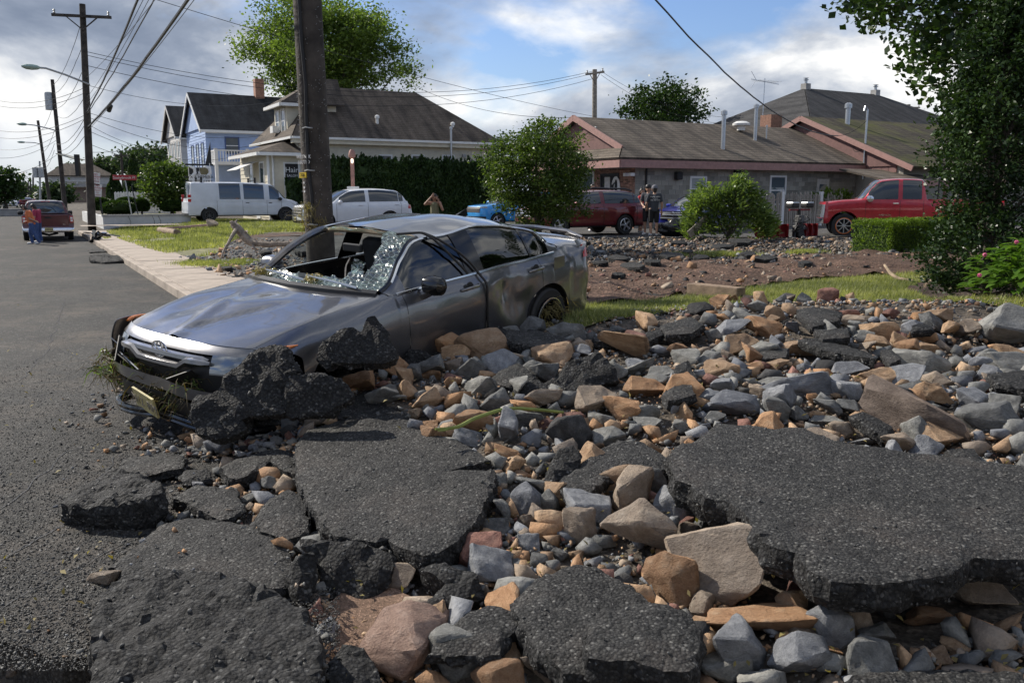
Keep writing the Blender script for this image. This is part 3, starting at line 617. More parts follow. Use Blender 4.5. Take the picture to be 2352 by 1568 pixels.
NAMED = [('B',790,1450,390,260,'p','long red-brown boulder lying beside a dark asphalt lump'), ('B',1050,1450,230,200,'g','angular grey rock beside the long red-brown boulder'), ('B',1225,1000,200,170,'b','blue-grey block below the right end of the big cracked slab'),
 ('B',1105,1180,180,120,'b','smooth blue-grey stone above the reddish dusted plate'), ('B',1310,300,150,200,'b','pale blue-grey stepped rock beside an orange block'), ('B',1135,265,165,120,'o','orange block of stone lying on the green stalk'),
 ('B',565,50,150,110,'o','dark orange rounded rock in shade below the sedan'), ('C',400,500,200,190,'n','squarish beige stone standing behind the large pitted sandstone'), ('C',450,720,350,330,'n','large pitted beige sandstone beside the small thick slab'),
 ('C',620,920,225,215,'o','rusty brown stone leaning on the large flat sandstone plate'), ('C',910,890,420,340,'n','large flat sandstone plate beside the rusty brown stone'), ('C',1040,1140,380,165,'o','long tan-orange stone in front of the flat sandstone plate'),
 ('C',620,530,160,170,'b','dark blue-grey rounded stone beside a slanting orange stone'), ('C',730,480,160,220,'o','slanting orange stone under the huge slab\'s corner'), ('C',1195,830,220,125,'r','reddish pitted rock under the edge of the huge slab'), ('C',1210,950,105,115,'r','small deep red stone below the reddish pitted rock'),
 ('C',1345,990,165,175,'n','brown split stone below the huge slab\'s edge'), ('C',1250,1075,140,150,'t','pale pinkish stone standing on a round one'), ('C',1255,1310,200,175,'b','grey stone with a cream coloured patch on top'), ('C',940,1240,240,180,'b','rough purple-grey rock beside the long tan-orange stone'),
 ('C',880,1340,210,120,'g','grey rock in front of the rough purple-grey rock'), ('C',1880,95,400,215,'m','massive brown boulder behind the huge slab'), ('C',1840,190,150,140,'g','tall grey splinter leaning on the massive brown boulder'), ('C',1985,215,200,115,'t','tan block in front of the massive brown boulder'),
 ('D',430,640,330,150,'t','big tan boulder behind the jagged tilted slab'), ('D',920,530,195,95,'b','flat blue-grey slab of rock behind the driftwood stump'), ('D',1640,530,125,115,'t','pale upright tan stone at the back of the rubble'), ('D',1480,445,90,60,'r','dark red round stone on the back slabs'),
 ('D',2290,560,300,200,'g','great grey boulder beside the lawn'), ('D',1860,700,195,115,'g','pointed grey rock in the small stone field'), ('D',1240,820,270,115,'b','broad blue-grey rock in the middle of the stone field'), ('D',830,725,175,125,'t','tan cleft rock beneath the driftwood stump'),
 ('D',1270,625,175,80,'t','smooth pale tan stone at the back of the stone field'), ('D',480,830,175,95,'o','orange boulder below the big tan boulder'), ('D',420,730,175,80,'g','pale grey flat rock in front of the big tan boulder'),
 ('E',1070,260,350,210,'t','biggest tan boulder leaning towards the pale topped slab'), ('E',1540,310,270,175,'t','rounded tan boulder beside the jagged tilted slab'), ('E',1330,260,200,90,'b','blue-grey wedge between the two tan boulders')]
for k, x, y, w, h, c, lab in NAMED:
    s = ZM[k][2]*2352/4096; u, v = Z(k, x, y); rock(u, v, w*s, h*s, c, lab)
LOOSE = {'B': [(1285,1460,160,130,'t'),(935,1275,130,150,'t'),(1415,650,140,160,'b'),(1525,660,90,130,'g'),(1340,480,85,90,'t'),(1310,415,140,55,'o'),(1400,215,160,105,'g'),(1110,330,140,70,'b'),(1620,225,130,60,'r'),(1530,260,90,70,'r'),(1735,370,110,70,'t'),(1700,790,160,160,'n'),(790,90,100,110,'t'),(895,140,120,90,'t'),(690,115,170,110,'g'),(195,340,55,80,'r'),(840,205,50,75,'n'),(1240,150,120,110,'g'),(770,1050,140,130,'n'),(220,900,100,70,'b'),(1250,800,130,90,'g'),(1420,870,100,80,'b'),(1450,960,110,90,'g'),(1320,930,110,50,'t'),(1260,1140,45,70,'o'),(1490,1510,170,110,'n'),(1160,1540,210,60,'t'),(90,570,110,80,'g'),(165,560,70,80,'t'),(1410,760,70,80,'n'),(1280,560,70,90,'g'),(1350,620,50,40,'t'),(400,835,80,35,'t')],
 'A': [(1320,150,180,140,'b'),(1230,370,160,55,'b'),(1590,370,190,110,'g'),(1720,360,90,90,'t'),(1185,330,100,60,'t'),(650,930,190,110,'n'),(1060,500,90,60,'g'),(1225,155,90,60,'g'),(1120,70,60,40,'t'),(1140,30,45,45,'t'),(1590,455,80,60,'n'),(1520,515,60,60,'n'),(1500,460,110,70,'g'),(70,1480,110,90,'n'),(1935,1085,80,90,'n'),(1525,300,150,60,'n'),(1710,305,90,60,'t')],
 'C': [(540,430,110,130,'g'),(910,550,140,120,'g'),(680,610,60,55,'r'),(700,670,95,80,'n'),(760,635,90,90,'g'),(880,660,140,100,'b'),(1010,710,120,100,'g'),(790,730,120,90,'b'),(1140,960,90,70,'n'),(765,1045,115,110,'n'),(1250,1190,125,95,'n'),(1535,1130,120,110,'n'),(1410,1160,180,150,'b'),(1640,1180,150,90,'g'),(1385,1250,90,45,'o'),(1760,960,190,110,'n'),(1885,1095,160,70,'o'),(2180,1010,200,120,'n'),(2220,1100,180,80,'g'),(2310,1030,110,70,'t'),(1940,1290,130,40,'t'),(2300,1230,100,80,'n'),(160,650,150,155,'n'),(205,235,125,70,'t'),(60,770,80,80,'g'),(135,780,75,60,'t'),(2020,1240,90,60,'t'),(1670,1030,80,100,'g'),(2180,115,190,110,'g'),(910,45,200,110,'b'),(1110,60,160,100,'g'),(600,55,150,90,'b'),(470,65,120,80,'g'),(340,60,150,100,'o'),(90,95,130,55,'r'),(270,100,120,90,'g'),(690,70,80,110,'t'),(490,130,120,60,'g'),(640,140,90,60,'g'),(1230,80,90,80,'g'),(1330,80,70,70,'t'),(820,100,130,60,'g'),(1370,120,120,60,'g'),(1450,160,100,70,'n'),(1600,210,160,40,'b'),(330,620,60,50,'g'),(600,780,90,70,'b')],
 'D': [(1090,525,170,80,'o'),(1505,480,110,60,'n'),(1695,445,70,40,'r'),(1560,560,110,50,'g'),(1855,570,95,75,'o'),(1350,660,130,50,'o'),(1220,650,80,60,'n'),(550,760,120,80,'g'),(950,620,130,100,'t'),(1270,720,90,50,'b'),(1190,860,130,80,'g'),(1480,830,110,120,'b'),(2245,630,50,40,'r'),(1920,790,170,70,'n'),(2110,880,120,110,'b'),(1490,740,130,70,'b'),(1630,770,130,70,'t'),(990,710,110,50,'o'),(890,650,60,50,'n'),(770,860,110,80,'b'),(1110,790,130,70,'g'),(1050,830,90,60,'n'),(330,525,70,45,'g'),(155,550,80,60,'g'),(240,525,50,40,'n'),(590,525,90,50,'t'),(850,470,90,50,'o'),(1110,480,80,50,'t'),(980,410,70,40,'b'),(960,470,100,60,'g'),(570,575,90,50,'g'),(160,630,120,60,'b'),(190,600,100,40,'t'),(30,640,110,90,'t'),(740,530,70,40,'o'),(2030,620,80,40,'t'),(2140,640,80,40,'b'),(2150,665,100,35,'t'),(2230,800,110,50,'n'),(1400,720,90,50,'g'),(1700,690,70,50,'b'),(620,175,50,35,'o'),(1018,178,45,40,'o')],
 'E': [(1230,270,80,70,'g'),(600,430,100,120,'g'),(680,420,150,90,'o'),(870,380,120,110,'n'),(780,370,100,50,'t'),(725,460,60,55,'g'),(730,340,70,70,'n'),(410,560,200,110,'g'),(650,600,150,110,'t'),(720,540,150,70,'t'),(590,630,120,90,'g'),(850,480,80,100,'o'),(700,770,110,60,'o'),(1710,150,90,70,'g'),(1970,115,90,45,'g'),(1840,115,60,40,'t'),(1780,210,130,45,'t')]}
for k, rows in LOOSE.items():
    s = ZM[k][2]*2352/4096
    for (x, y, w, h, c) in rows: u, v = Z(k, x, y); rock(u, v, w*s, h*s, c)
# the rest by chance: larger ones as objects, the small ones as one heap
SAND = pz([(735, 1420), (800, 1370), (905, 1362), (965, 1390), (978, 1440), (890, 1490), (760, 1510)], -.05)
sheet('sand_patch', SAND, 'sand', .03, .12, .04, .06, 8.0)
SXY = [[(p.x, p.y) for p in s] for s in SLABS]; SBB = [(min(p[0] for p in s), max(p[0] for p in s), min(p[1] for p in s), max(p[1] for p in s)) for s in SXY]
def on_slab(x, y):
    for s, b in zip(SXY, SBB):
        if b[0] < x < b[1] and b[2] < y < b[3] and inside(s, x, y): return True
    return False
CW = ['g']*34+['b']*18+['t']*17+['o']*12+['n']*14+['r']*5+['k']*3
def field(u, v):
    """is a pixel inside the rubble as seen in the photo"""
    return inside(RUB, u, v)
RUB = [(520, 985), (560, 1030), (470, 1060), (540, 1200), (690, 1260), (720, 1500), (700, 1620), (2420, 1620), (2420, 800), (2330, 790), (2150, 735), (1900, 705), (1680, 690), (1560, 745), (1400, 770), (1330, 780), (1180, 770), (1000, 800), (880, 850), (800, 930), (700, 980)]
CX0, CY0, CH = -1.99, 6.87, Vector((-.577, -.817, 0))
def in_car(x, y):
    d = Vector((x-CX0, y-CY0, 0)); f = d.dot(CH); l = d.x*.817-d.y*.577
    return -3.9 < f < .9 and abs(l) < .92
n_ind = 0
big = []
for _ in range(7000):
    u, v = random.uniform(500, 2400), random.uniform(690, 1600)
    if not field(u, v): continue
    p = hit(u, v)
    if on_slab(p.x, p.y) or in_car(p.x, p.y) or inside(SAND, p.x, p.y): continue
    w = min(.23, .10*math.exp(random.gauss(.30, .42))); 
    if any((q-p).length < .36*(r+w) for q, r in PLACED): continue
    big.append((w, p)); PLACED.append((p, w))
big.sort(key=lambda t: -t[0]); NI = 105
for w, p in big[:NI]:
    c = random.choice(CW); o = obj('rock', bigmesh(random.randrange(len(BIG)), 'rock_'+c)); o.scale = (w*random.uniform(1.2, 1.8), w*random.uniform(.95, 1.4), w*random.uniform(.75, 1.2))
    o.location = (p.x, p.y, terrain(p.x, p.y)+w*.30); o.rotation_euler = (random.uniform(-.5, .5), random.uniform(-.5, .5), random.uniform(0, 6.3))
    tag(o, stone_label(p, w, c), 'rock', DESC[c].split()[0]+' stones in the rubble')
HEAP = {}
def pebble(x, y, z, w, c):
    HEAP.setdefault(c, []).append((x, y, z, w))
for w, p in big[NI:]: pebble(p.x, p.y, terrain(p.x, p.y)+w*.28, w*1.1, random.choice(CW))
cnt = 0
for _ in range(60000):                         # the small stones, evenly over the heap
    y = 2.2+9.6*random.random()**1.25; x = random.uniform(-3.6, 1.05*y*.62+1.2)
    if x < rub_left(y)-.9*random.random()**2-.05 or y+.06*x > 10.2+random.gauss(0, .45): continue
    if y > 8.6 and x < 1.0: continue
    if on_slab(x, y) or in_car(x, y) or (inside(SAND, x, y) and random.random() < .9): continue
    w = .028*math.exp(random.gauss(0, .5)); 
    if w > .085: continue
    pebble(x, y, terrain(x, y)+w*.12+random.uniform(0, .025), w, random.choice(CW)); cnt += 1
    if cnt > 12000: break
for _ in range(14000):                         # grit between the stones
    y = 2.2+5.2*random.random()**1.5; x = random.uniform(-3.2, y*.64+.3)
    if x < rub_left(y)-.5*random.random() or on_slab(x, y) or in_car(x, y): continue
    pebble(x, y, terrain(x, y)+random.uniform(0, .012), .012*math.exp(random.gauss(0, .4)), random.choice(CW))
for _ in range(500):                           # strays on the road and over the slabs
    u, v = random.uniform(60, 760), random.uniform(880, 1560); p = onz(u, v, 0); cov = on_slab(p.x, p.y)
    if p.x < rub_left(p.y)+.2 and random.random() < math.exp((p.x-rub_left(p.y))*1.6): pebble(p.x, p.y, .004 if not on_slab(p.x, p.y) else .08, .016*math.exp(random.gauss(0, .5)), random.choice(CW))
for _ in range(900):
    u, v = random.uniform(430, 720), random.uniform(955, 1050); p = hit(u, v)
    if v > 930+ (u-430)*.12: w = .03*math.exp(random.gauss(0, .5)); pebble(p.x, p.y, p.z+.3*w, w, random.choice(CW+['k']*25))
def heap(name, H, label):
    Vs, Fs, Mi, k = [], [], [], 0; keys = sorted(H)
    for mi, c in enumerate(keys):
        for (x, y, z, w) in H[c]:
            tv, tf = SMALL[random.randrange(len(SMALL))]
            a, b, g = rng.uniform(0, 6.28, 3); ca, sa, cb, sb = math.cos(a), math.sin(a), math.cos(b), math.sin(b)
            m = np.array([[ca, -sa, 0], [sa, ca, 0], [0, 0, 1]])@np.array([[1, 0, 0], [0, cb, -sb], [0, sb, cb]])*1.0
            v = (tv*np.array([w*rng.uniform(1, 1.6), w*rng.uniform(.8, 1.2), w*rng.uniform(.5, .9)]))@m.T+np.array([x, y, z])
            Vs.append(v); Fs.append(tf+k); k += len(tv); Mi += [mi]*len(tf)
    o = obj(name, mesh(name, np.concatenate(Vs), np.concatenate(Fs), ['rock_'+c for c in keys], Mi)); tag(o, label, 'stones'); kind(o, 'stuff'); return o
heap('small_stones', HEAP, 'mass of small grey and tan stones filling the rubble')
FAR = {}
for _ in range(6000):                          # the debris strip beyond the mud and the washed strip beside the pole
    u, v = random.uniform(1280, 2130), random.uniform(546, 606+random.uniform(-6, 12))
    lim = 606 if u < 1800 else 606-(u-1800)*.07
    if v > lim: continue
    p = hit(u, v); w = .055*math.exp(random.gauss(0, .5)); FAR.setdefault(random.choice(CW+['k']*70+['m']*40+['n']*20), []).append((p.x, p.y, p.z+w*.2, min(w, .19)))
for _ in range(1500):
    p = hit(random.uniform(410, 760), random.uniform(552, 640)); x, y = p.x, p.y; a, b = ab(p); w = .055*math.exp(random.gauss(0, .55))
    if in_car(x, y) or a < 3.4 or inside(LAWN, x, y): continue
    FAR.setdefault(random.choice(CW), []).append((x, y, terrain(x, y)+.02+w*.15, min(w, .3)))
for _ in range(500):
    u, v = random.uniform(1340, 2100), random.uniform(610, 690); x, y = (lambda p: (p.x, p.y))(hit(u, v)); 
    if not inside(MUD, x, y): continue
    w = .045*math.exp(random.gauss(0, .5)); FAR.setdefault(random.choice(['r', 'n', 'o', 'k', 'n']), []).append((x, y, terrain(x, y)+.05, w))
heap('debris_stones', FAR, 'grey and tan stones of the debris strip beyond the mud track')
# ------------------------------------------------------------------ vehicles: lofted shells
def pchip(Y, X):
    Y = np.asarray(Y, float); n = Y.shape[0]; d = np.diff(Y, axis=0); m = np.zeros_like(Y)
    if n > 2:
        a, b = d[:-1], d[1:]; ok = a*b > 0
        with np.errstate(divide='ignore', invalid='ignore'): h = np.where(ok, 2*a*b/(a+b), 0)
        m[1:-1] = h
    m[0] = d[0]; m[-1] = d[-1]
    X = np.clip(np.asarray(X, float), 0, n-1); i = np.minimum(X.astype(int), n-2); t = (X-i).reshape((-1,)+(1,)*(Y.ndim-1))
    return (2*t**3-3*t**2+1)*Y[i]+(t**3-2*t**2+t)*m[i]+(-2*t**3+3*t**2)*Y[i+1]+(t**3-t**2)*m[i+1]
class Surf:
    def __init__(s, C, deform=None): s.C = np.asarray(C, float); s.deform = deform
    def grid(s, S, T):
        P = pchip(s.C, S); P = np.swapaxes(pchip(np.swapaxes(P, 0, 1), T), 0, 1)
        return P
    def pt(s, a, b): return Vector(s.grid([a], [b])[0, 0])
class PM:
    """panel mesh cut from a surface, optionally on both sides of the car"""
    def __init__(s): s.v = []; s.f = []; s.k = 0
    def patch(s, surf, s0, s1, t0, t1, ns=12, nt=12, off=0.0, sides=(1, -1), wheels=(), keep=None, deform=None, thick=0.0):
        S = np.linspace(s0, s1, ns+1); T = np.linspace(t0, t1, nt+1); G = surf.grid(S, T)
        if off:
            du = np.gradient(G, axis=0); dv = np.gradient(G, axis=1); N = np.cross(du, dv); N /= (np.linalg.norm(N, axis=2, keepdims=True)+1e-9)
            cen = G.copy(); cen[..., 1] = 0; cen[..., 2] = .6; sgn = np.sign(((G-cen)*N).sum(2).mean()); sgn = sgn if sgn != 0 else 1; G = G+N*sgn*off
        P = G.reshape(-1, 3).copy(); ins = np.zeros(len(P), bool)
        for (xc, zc, r) in wheels:
            d = np.hypot(P[:, 0]-xc, P[:, 2]-zc); w = d < r; ins |= w
            sc = r/np.maximum(d, 1e-4); P[w, 0] = xc+(P[w, 0]-xc)*sc[w]; P[w, 2] = zc+(P[w, 2]-zc)*sc[w]
        for sd in sides:
            Q = P.copy(); Q[:, 1] *= sd
            if deform: Q = np.array([deform(*q) for q in Q])
            for i in range(ns):
                for j in range(nt):
                    f = [i*(nt+1)+j, (i+1)*(nt+1)+j, (i+1)*(nt+1)+j+1, i*(nt+1)+j+1]
                    if all(ins[k] for k in f): continue
                    if keep and not keep((S[i]+S[i+1])/2, (T[j]+T[j+1])/2, sd): continue
                    if sd < 0: f = f[::-1]
                    s.f.append([k+s.k for k in f])
            s.v += [tuple(q) for q in Q]; s.k += len(Q)
        return s
    def build(s, name, mat, parent, sharp=38, solid=0.0, weld=True, flip=True):
        bm = bmesh.new(); vs = [bm.verts.new(v) for v in s.v]
        for f in s.f:
            try: bm.faces.new([vs[i] for i in f])
            except ValueError: pass
        bmesh.ops.delete(bm, geom=[v for v in bm.verts if not v.link_faces], context='VERTS')
        if weld: bmesh.ops.remove_doubles(bm, verts=bm.verts[:], dist=.0012)
        bmesh.ops.dissolve_degenerate(bm, dist=1e-4, edges=bm.edges[:])
        bmesh.ops.recalc_face_normals(bm, faces=bm.faces[:])
        me = bpy.data.meshes.new(name); bm.to_mesh(me); bm.free(); me.materials.append(MATS[mat])
        me.polygons.foreach_set('use_smooth', np.ones(len(me.polygons), dtype=bool)); me.set_sharp_from_angle(angle=R(sharp))
        o = obj(name, me, parent)
        if solid: m = o.modifiers.new('solid', 'SOLIDIFY'); m.thickness = solid; m.offset = 0
        return o
def sup(y, W, xc, xs, n):
    r = min(1, abs(y)/W); return xs+(xc-xs)*(1-r**n)**(1/n)
def shell(p):
    """control net of a car: x forward from the front axle, y left, z up"""
    W, Wb, Wr = p['W'], p['Wb'], p['Wr']; n = p.get('n', 2.7)
    X = [p['xf'], (p['xf']+p['xc'])/2, p['xc'], p['xc']*.5+p['xh']*.5, p['xh'], p['xh']*.5+p['xr']*.5, p['xr'], p['xr']*.5+p['xb']*.5, p['xb'], p['xe']]
    ZT = [p['zf'], p.get('zm', p['zf']*.35+p['zc']*.65), p['zc'], p['zc']*.42+p['zh']*.58, p['zh'], p.get('zt', p['zh']+.03), p['zr'], p['zr']*.55+p['zb']*.45+p.get('bb', .03), p['zb'], p['ze']]
    ZB = [p['zf']-.05, p['zf']*.4+p['belt0']*.6-.02] + list(np.linspace(p['belt0'], p['belt1'], 7)) + [p['ze']-.04]
    WB = [W-.10, Wb+.0, Wb, Wb+.005, Wb+.005, Wb, Wb-.005, Wb-.015, Wb-.03, W-.12]
    gh = [0, 0, 0, .55, 1, 1.03, .98, .55, 0, 0]; bow = [0, .05, p.get('bow', .2), p.get('bow', .2)*.75, p.get('bow', .2)*.5, 0, -.08, -.1, -p.get('bowr', .12), -.02]
    C = np.zeros((10, 9, 3))
    for i in range(10):
        xs = X[i]
        if i == 0: xs = p['xsf']
        if i == 9: xs = p['xsr']
        zb = ZB[i]; hb = zb-p['zs']
        for j, (dy, fz) in enumerate(((-.12, 0), (-.035, .06), (-.01, .30), (0, .62), (-.015, .84))): C[i, j] = (xs, W+dy, p['zs']+hb*fz)
        C[i, 5] = (xs, WB[i], zb)
        if i in (0, 9):
            for j, fy in ((5, 1.0), (6, .82), (7, .45), (8, 0)):
                y = (W-.06)*fy; C[i, j] = (sup(y, W-.03, X[i], xs, n), y, ZT[i]-(.05 if j == 5 else .02 if j == 6 else .004 if j == 7 else 0))
        elif gh[i] == 0:
            y6 = WB[i]-.07; C[i, 6] = (xs+bow[i]*.15, y6, (zb*.35+ZT[i]*.65) if i in (1,) else ZT[i]-.025); C[i, 7] = (xs+bow[i]*.75, y6*.55, ZT[i]-.005); C[i, 8] = (xs+bow[i], 0, ZT[i])
        else:
            g = gh[i]; y6 = (Wb-.07)+(Wr-(Wb-.07))*min(1, g**1.0); z6 = ZT[i]-p.get('crown', .055)*min(1, g)
            C[i, 6] = (xs, y6, z6); C[i, 7] = (xs+bow[i]*.75, y6*.55, ZT[i]-.012); C[i, 8] = (xs+bow[i], 0, ZT[i])
    return Surf(C)
def fascia(p, rear=False):
    rows = p['rear' if rear else 'front']; xs = p['xsr' if rear else 'xsf']; n = p.get('nr' if rear else 'n', 2.7); C = []
    for (z, xc, w) in rows:
        row = []
        for k in range(9):
            a = math.pi/2*k/8; y = w*math.sin(a)**(2/n) if k else 0; x = xs+(xc-xs)*(max(0, math.cos(a))**(2/n) if k < 8 else 0); row.append((x, y, z))
        C.append(row)
    return Surf(C)
def rim_mesh(r, style, mat):
    q = MB(); q.lathe([(r*.98, -.10), (r, .03), (r*.93, .045), (r*.90, .02), (r*.88, -.08)], (0,0,0), (0,1,0), 24)
    q.lathe([(r*.2, -.02), (r*.2, .03), (r*.1, .035)], (0,0,0), (0,1,0), 12)
    for k in range(style):
        a = 2*math.pi*k/style; d = Vector((math.cos(a), 0, math.sin(a))); t = Vector((-math.sin(a), 0, math.cos(a)))
        q.obox(d*r*.52+Vector((0, .012, 0)), d, t, (0,1,0), r*.42, r*(.13 if style <= 6 else .06), .018)
    return mesh('rim', q.v, q.f, mat, smooth=True, sharp=30)
WHM = {}
def wheels(root, p, rimmat='alloy', style=5, skip=(), tyre='rubber'):
    r, w = p.get('wr', .34), p.get('ww', .22); key = (r, w, rimmat, style, tyre)
    if key not in WHM:
        q = MB(); ri = r*p.get('rimf', .68); q.lathe([(ri, -w*.42), (r*.93, -w*.5), (r*.99, -w*.42), (r, -w*.2), (r, w*.2), (r*.99, w*.42), (r*.93, w*.5), (ri, w*.42), (ri*.97, 0)], (0,0,0), (0,1,0), 28)
        d = MB(); d.lathe([(ri*.97, -.02), (ri*.97, -.015)], (0,0,0), (0,1,0), 20)
        WHM[key] = (mesh('tyre', q.v, q.f, tyre, smooth=True, sharp=35), rim_mesh(ri, style, rimmat), mesh('brake_disc', d.v, d.f, 'black'))
    t, rm, bd = WHM[key]
    for x in (0, -p['wb']):
        for sd in (1, -1):
            if (x == 0, sd) in skip: continue
            o = obj('wheel', t, root, (x, sd*(p['W']-w*.55), r), (0, 0, 0 if sd > 0 else math.pi))
            obj('rim', rm, o, (0, w*.36, 0)); obj('brake_disc', bd, o)
def quadpatch(surf, s0, s1, t0, t1, name, mat, parent, sides, off=.006, ns=6, nt=5, solid=0.0):
    return PM().patch(surf, s0, s1, t0, t1, ns, nt, off, sides).build(name, mat, parent, solid=solid)
def ridge(surf, pts, r, name, mat, parent, sd=1, off=.004):
    P = [surf.pt(*q) for q in pts]; P = [Vector((v.x, (v.y+off)*sd, v.z)) for v in P]
    q = MB(); q.tube(P, r, 5); return q.build(name, mat, parent, True)
def mirror_part(root, x, y, z, mat, s=1.0):
    for sd in (1, -1):
        q = MB(); q.lathe([(.02, -.10), (.075, -.085), (.09, 0), (.075, .075), (.02, .09)], (0,0,0), (0,1,0), 10)
        q.v = [(v[0]*.85*s, v[1]*s, v[2]*.85*s) for v in q.v]; o = q.build('side_mirror', mat, root, True); o.location = (x, sd*(y+.10), z)
def car(name, label, cat, loc, yaw, p, paint, group=None, rimmat='alloy', style=5, glass='glass', trim='black', pitch=0, wins=None, lamps=True):
    root = thing(name, label, cat, loc, (0, pitch, yaw), group); S = shell(p); Ff = fascia(p); Fr = fascia(p, True); wb = p['wb']; wr = p.get('wr', .34)
    arch = ((0, wr, wr*p.get('arch', 1.16)), (-wb, wr, wr*p.get('arch', 1.16)))
    b = PM(); b.patch(S, 0, 9, .0, 5, 110, 16, wheels=arch)
    bed = p.get('bed')
    b.patch(S, 0, 2, 5, 8, 16, 10); b.patch(S, 2, 8, 5, 6, 40, 8); b.patch(S, 4, 6, 6, 8, 14, 8); b.patch(S, 2, 4, 6, 8, 10, 8); b.patch(S, 6, 8, 6, 8, 10, 8)
    if not bed: b.patch(S, 8, 9, 5, 8, 8, 8)
    nr, nf = len(p['rear'])-1, len(p['front'])-1
    b.patch(Ff, 0, nf, 0, 8, 14, 16); b.patch(Fr, 0, nr, 0, 8, 14, 16)
    b.build('body', paint, root)
    for x in (0, -wb):
        for sd in (1, -1):
            q = MB(); n = 18; vs = []
            for k in range(n+1):
                a = math.pi*k/n*1.16-.08*math.pi; 
                for yy in (p['W']-.01, p['W']-.34): vs.append((x+math.cos(a)*wr*1.15, sd*yy, wr+math.sin(a)*wr*1.15))
            q.add(vs, [(2*i, 2*i+1, 2*i+3, 2*i+2) for i in range(n)]); q.build('wheel_arch', 'black', root)
    q = MB(); q.box(-wb-.5, .5, -p['W']+.16, p['W']-.16, p['zs']-.02, p['zs']+.12); q.build('underbody', 'black', root)
    # glass
    quadpatch(S, 2.08, 3.93, 6.12, 8, 'windshield', p.get('wsglass', glass), root, (1, -1), .006, 8, 8)
    if not p.get('norear'): quadpatch(S, 6.15, 7.8, 6.25, 8, 'rear_window', glass, root, (1, -1), .006, 8, 8)
    for (a0, a1) in (wins or p['wins']):
        for sd in (1, -1): quadpatch(S, a0, a1, 5.10, 5.90, 'side_window', glass, root, (sd,), .006, 8, 6)
    for sd in (1, -1):
        for s_ in p['seams']:
            ridge(S, [(s_, t) for t in np.linspace(.7, 4.95, 12)], .006, 'door_seam', 'black', root, sd, .001)
        for s_ in p['handles']:
            c = S.pt(s_, p.get('ht', 4.2)); q = MB(); q.box(-.09, .09, -.02, .03, -.018, .018); o = q.build('door_handle', p.get('handle', paint), root, bevel=.008); o.location = (c.x, c.y*sd, c.z)
        ridge(S, [(s_, .35) for s_ in np.linspace(1.0, 8.4, 20)], .035, 'sill_trim', trim, root, sd, -.01)
    m = S.pt(2.75, 5.02); mirror_part(root, m.x, m.y, m.z+.05, p.get('mirror', paint), p.get('ms', 1.0))
    # lamps, grille, bumpers
    for F_, rear, nn in ((Ff, False, nf), (Fr, True, nr)):
        for sd in (1, -1):
            r0, r1, c0, c1 = p['taillamp' if rear else 'lamp']; quadpatch(F_, r0*nn, r1*nn, c0, c1, 'taillight' if rear else 'headlight', 'redlamp' if rear else 'headlamp', root, (sd,), .014, 5, 6)
        if not rear and 'grille' in p:
            r0, r1, c1 = p['grille']; g = quadpatch(F_, r0*nn, r1*nn, 0, c1, 'grille', 'black', root, (1, -1), .012, 5, 6)
            for k in range(p.get('bars', 3)):
                rr = (r0+(r1-r0)*(k+.5)/p.get('bars', 3))*nn; P = [F_.pt(rr, c) for c in np.linspace(c1, 0, 6)]; P = [Vector((v.x+.022, v.y, v.z)) for v in P]; P = P+[Vector((v.x, -v.y, v.z)) for v in P[-2::-1]]
                q = MB(); q.tube(P, .013, 5); q.build('grille_bar', p.get('barmat', 'chrome'), g, True)
        r0, r1 = p.get('rbump' if rear else 'fbump', (.8, .98)); quadpatch(F_, r0*nn, r1*nn, 0, 6.6, 'bumper_trim', p.get('bumpmat', 'black'), root, (1, -1), .010, 4, 14)
        pr = p.get('rplate' if rear else 'fplate', None)
        if pr:
            c = F_.pt(pr*nn, 0); q = MB(); q.box(-.012, .012, -.16, .16, -.08, .08); o = q.build('license_plate', 'plate', root); o.location = (c.x+(.022 if not rear else -.022), 0, c.z)
            text('plate_text', p.get('ptxt', 'X22 JDV'), 'black', o, facing((.014 if not rear else -.014, 0, -.005), (1 if not rear else -1, 0, 0)), .09)
    wheels(root, p, rimmat, style)
    return root, S, Ff, Fr
SEDAN = dict(W=.92, Wb=.83, Wr=.58, xf=.86, xsf=.42, xc=-.28, xh=-1.22, xr=-2.55, xb=-3.22, xe=-3.86, xsr=-3.45, zf=.72, zc=.96, zh=1.39, zt=1.43, zr=1.36, zb=1.08, ze=1.08, belt0=.93, belt1=1.0, zs=.20, wb=2.825, wr=.335, bow=.20,
   front=[(.72, .86, .89), (.66, .92, .90), (.55, .96, .91), (.42, .96, .91), (.30, .94, .90), (.20, .88, .88)], rear=[(1.08, -3.86, .80), (1.0, -3.90, .86), (.82, -3.88, .90), (.6, -3.93, .91), (.4, -3.92, .9), (.24, -3.85, .88)],
   wins=((2.75, 4.75), (4.95, 6.5), (6.58, 7.5)), seams=(2.4, 4.9, 6.6), handles=(4.55, 6.35), lamp=(.08, .34, 3.2, 6.8), taillamp=(.10, .36, 3.0, 6.6), grille=(.15, .45, 2.6), fplate=.62, rplate=.45)
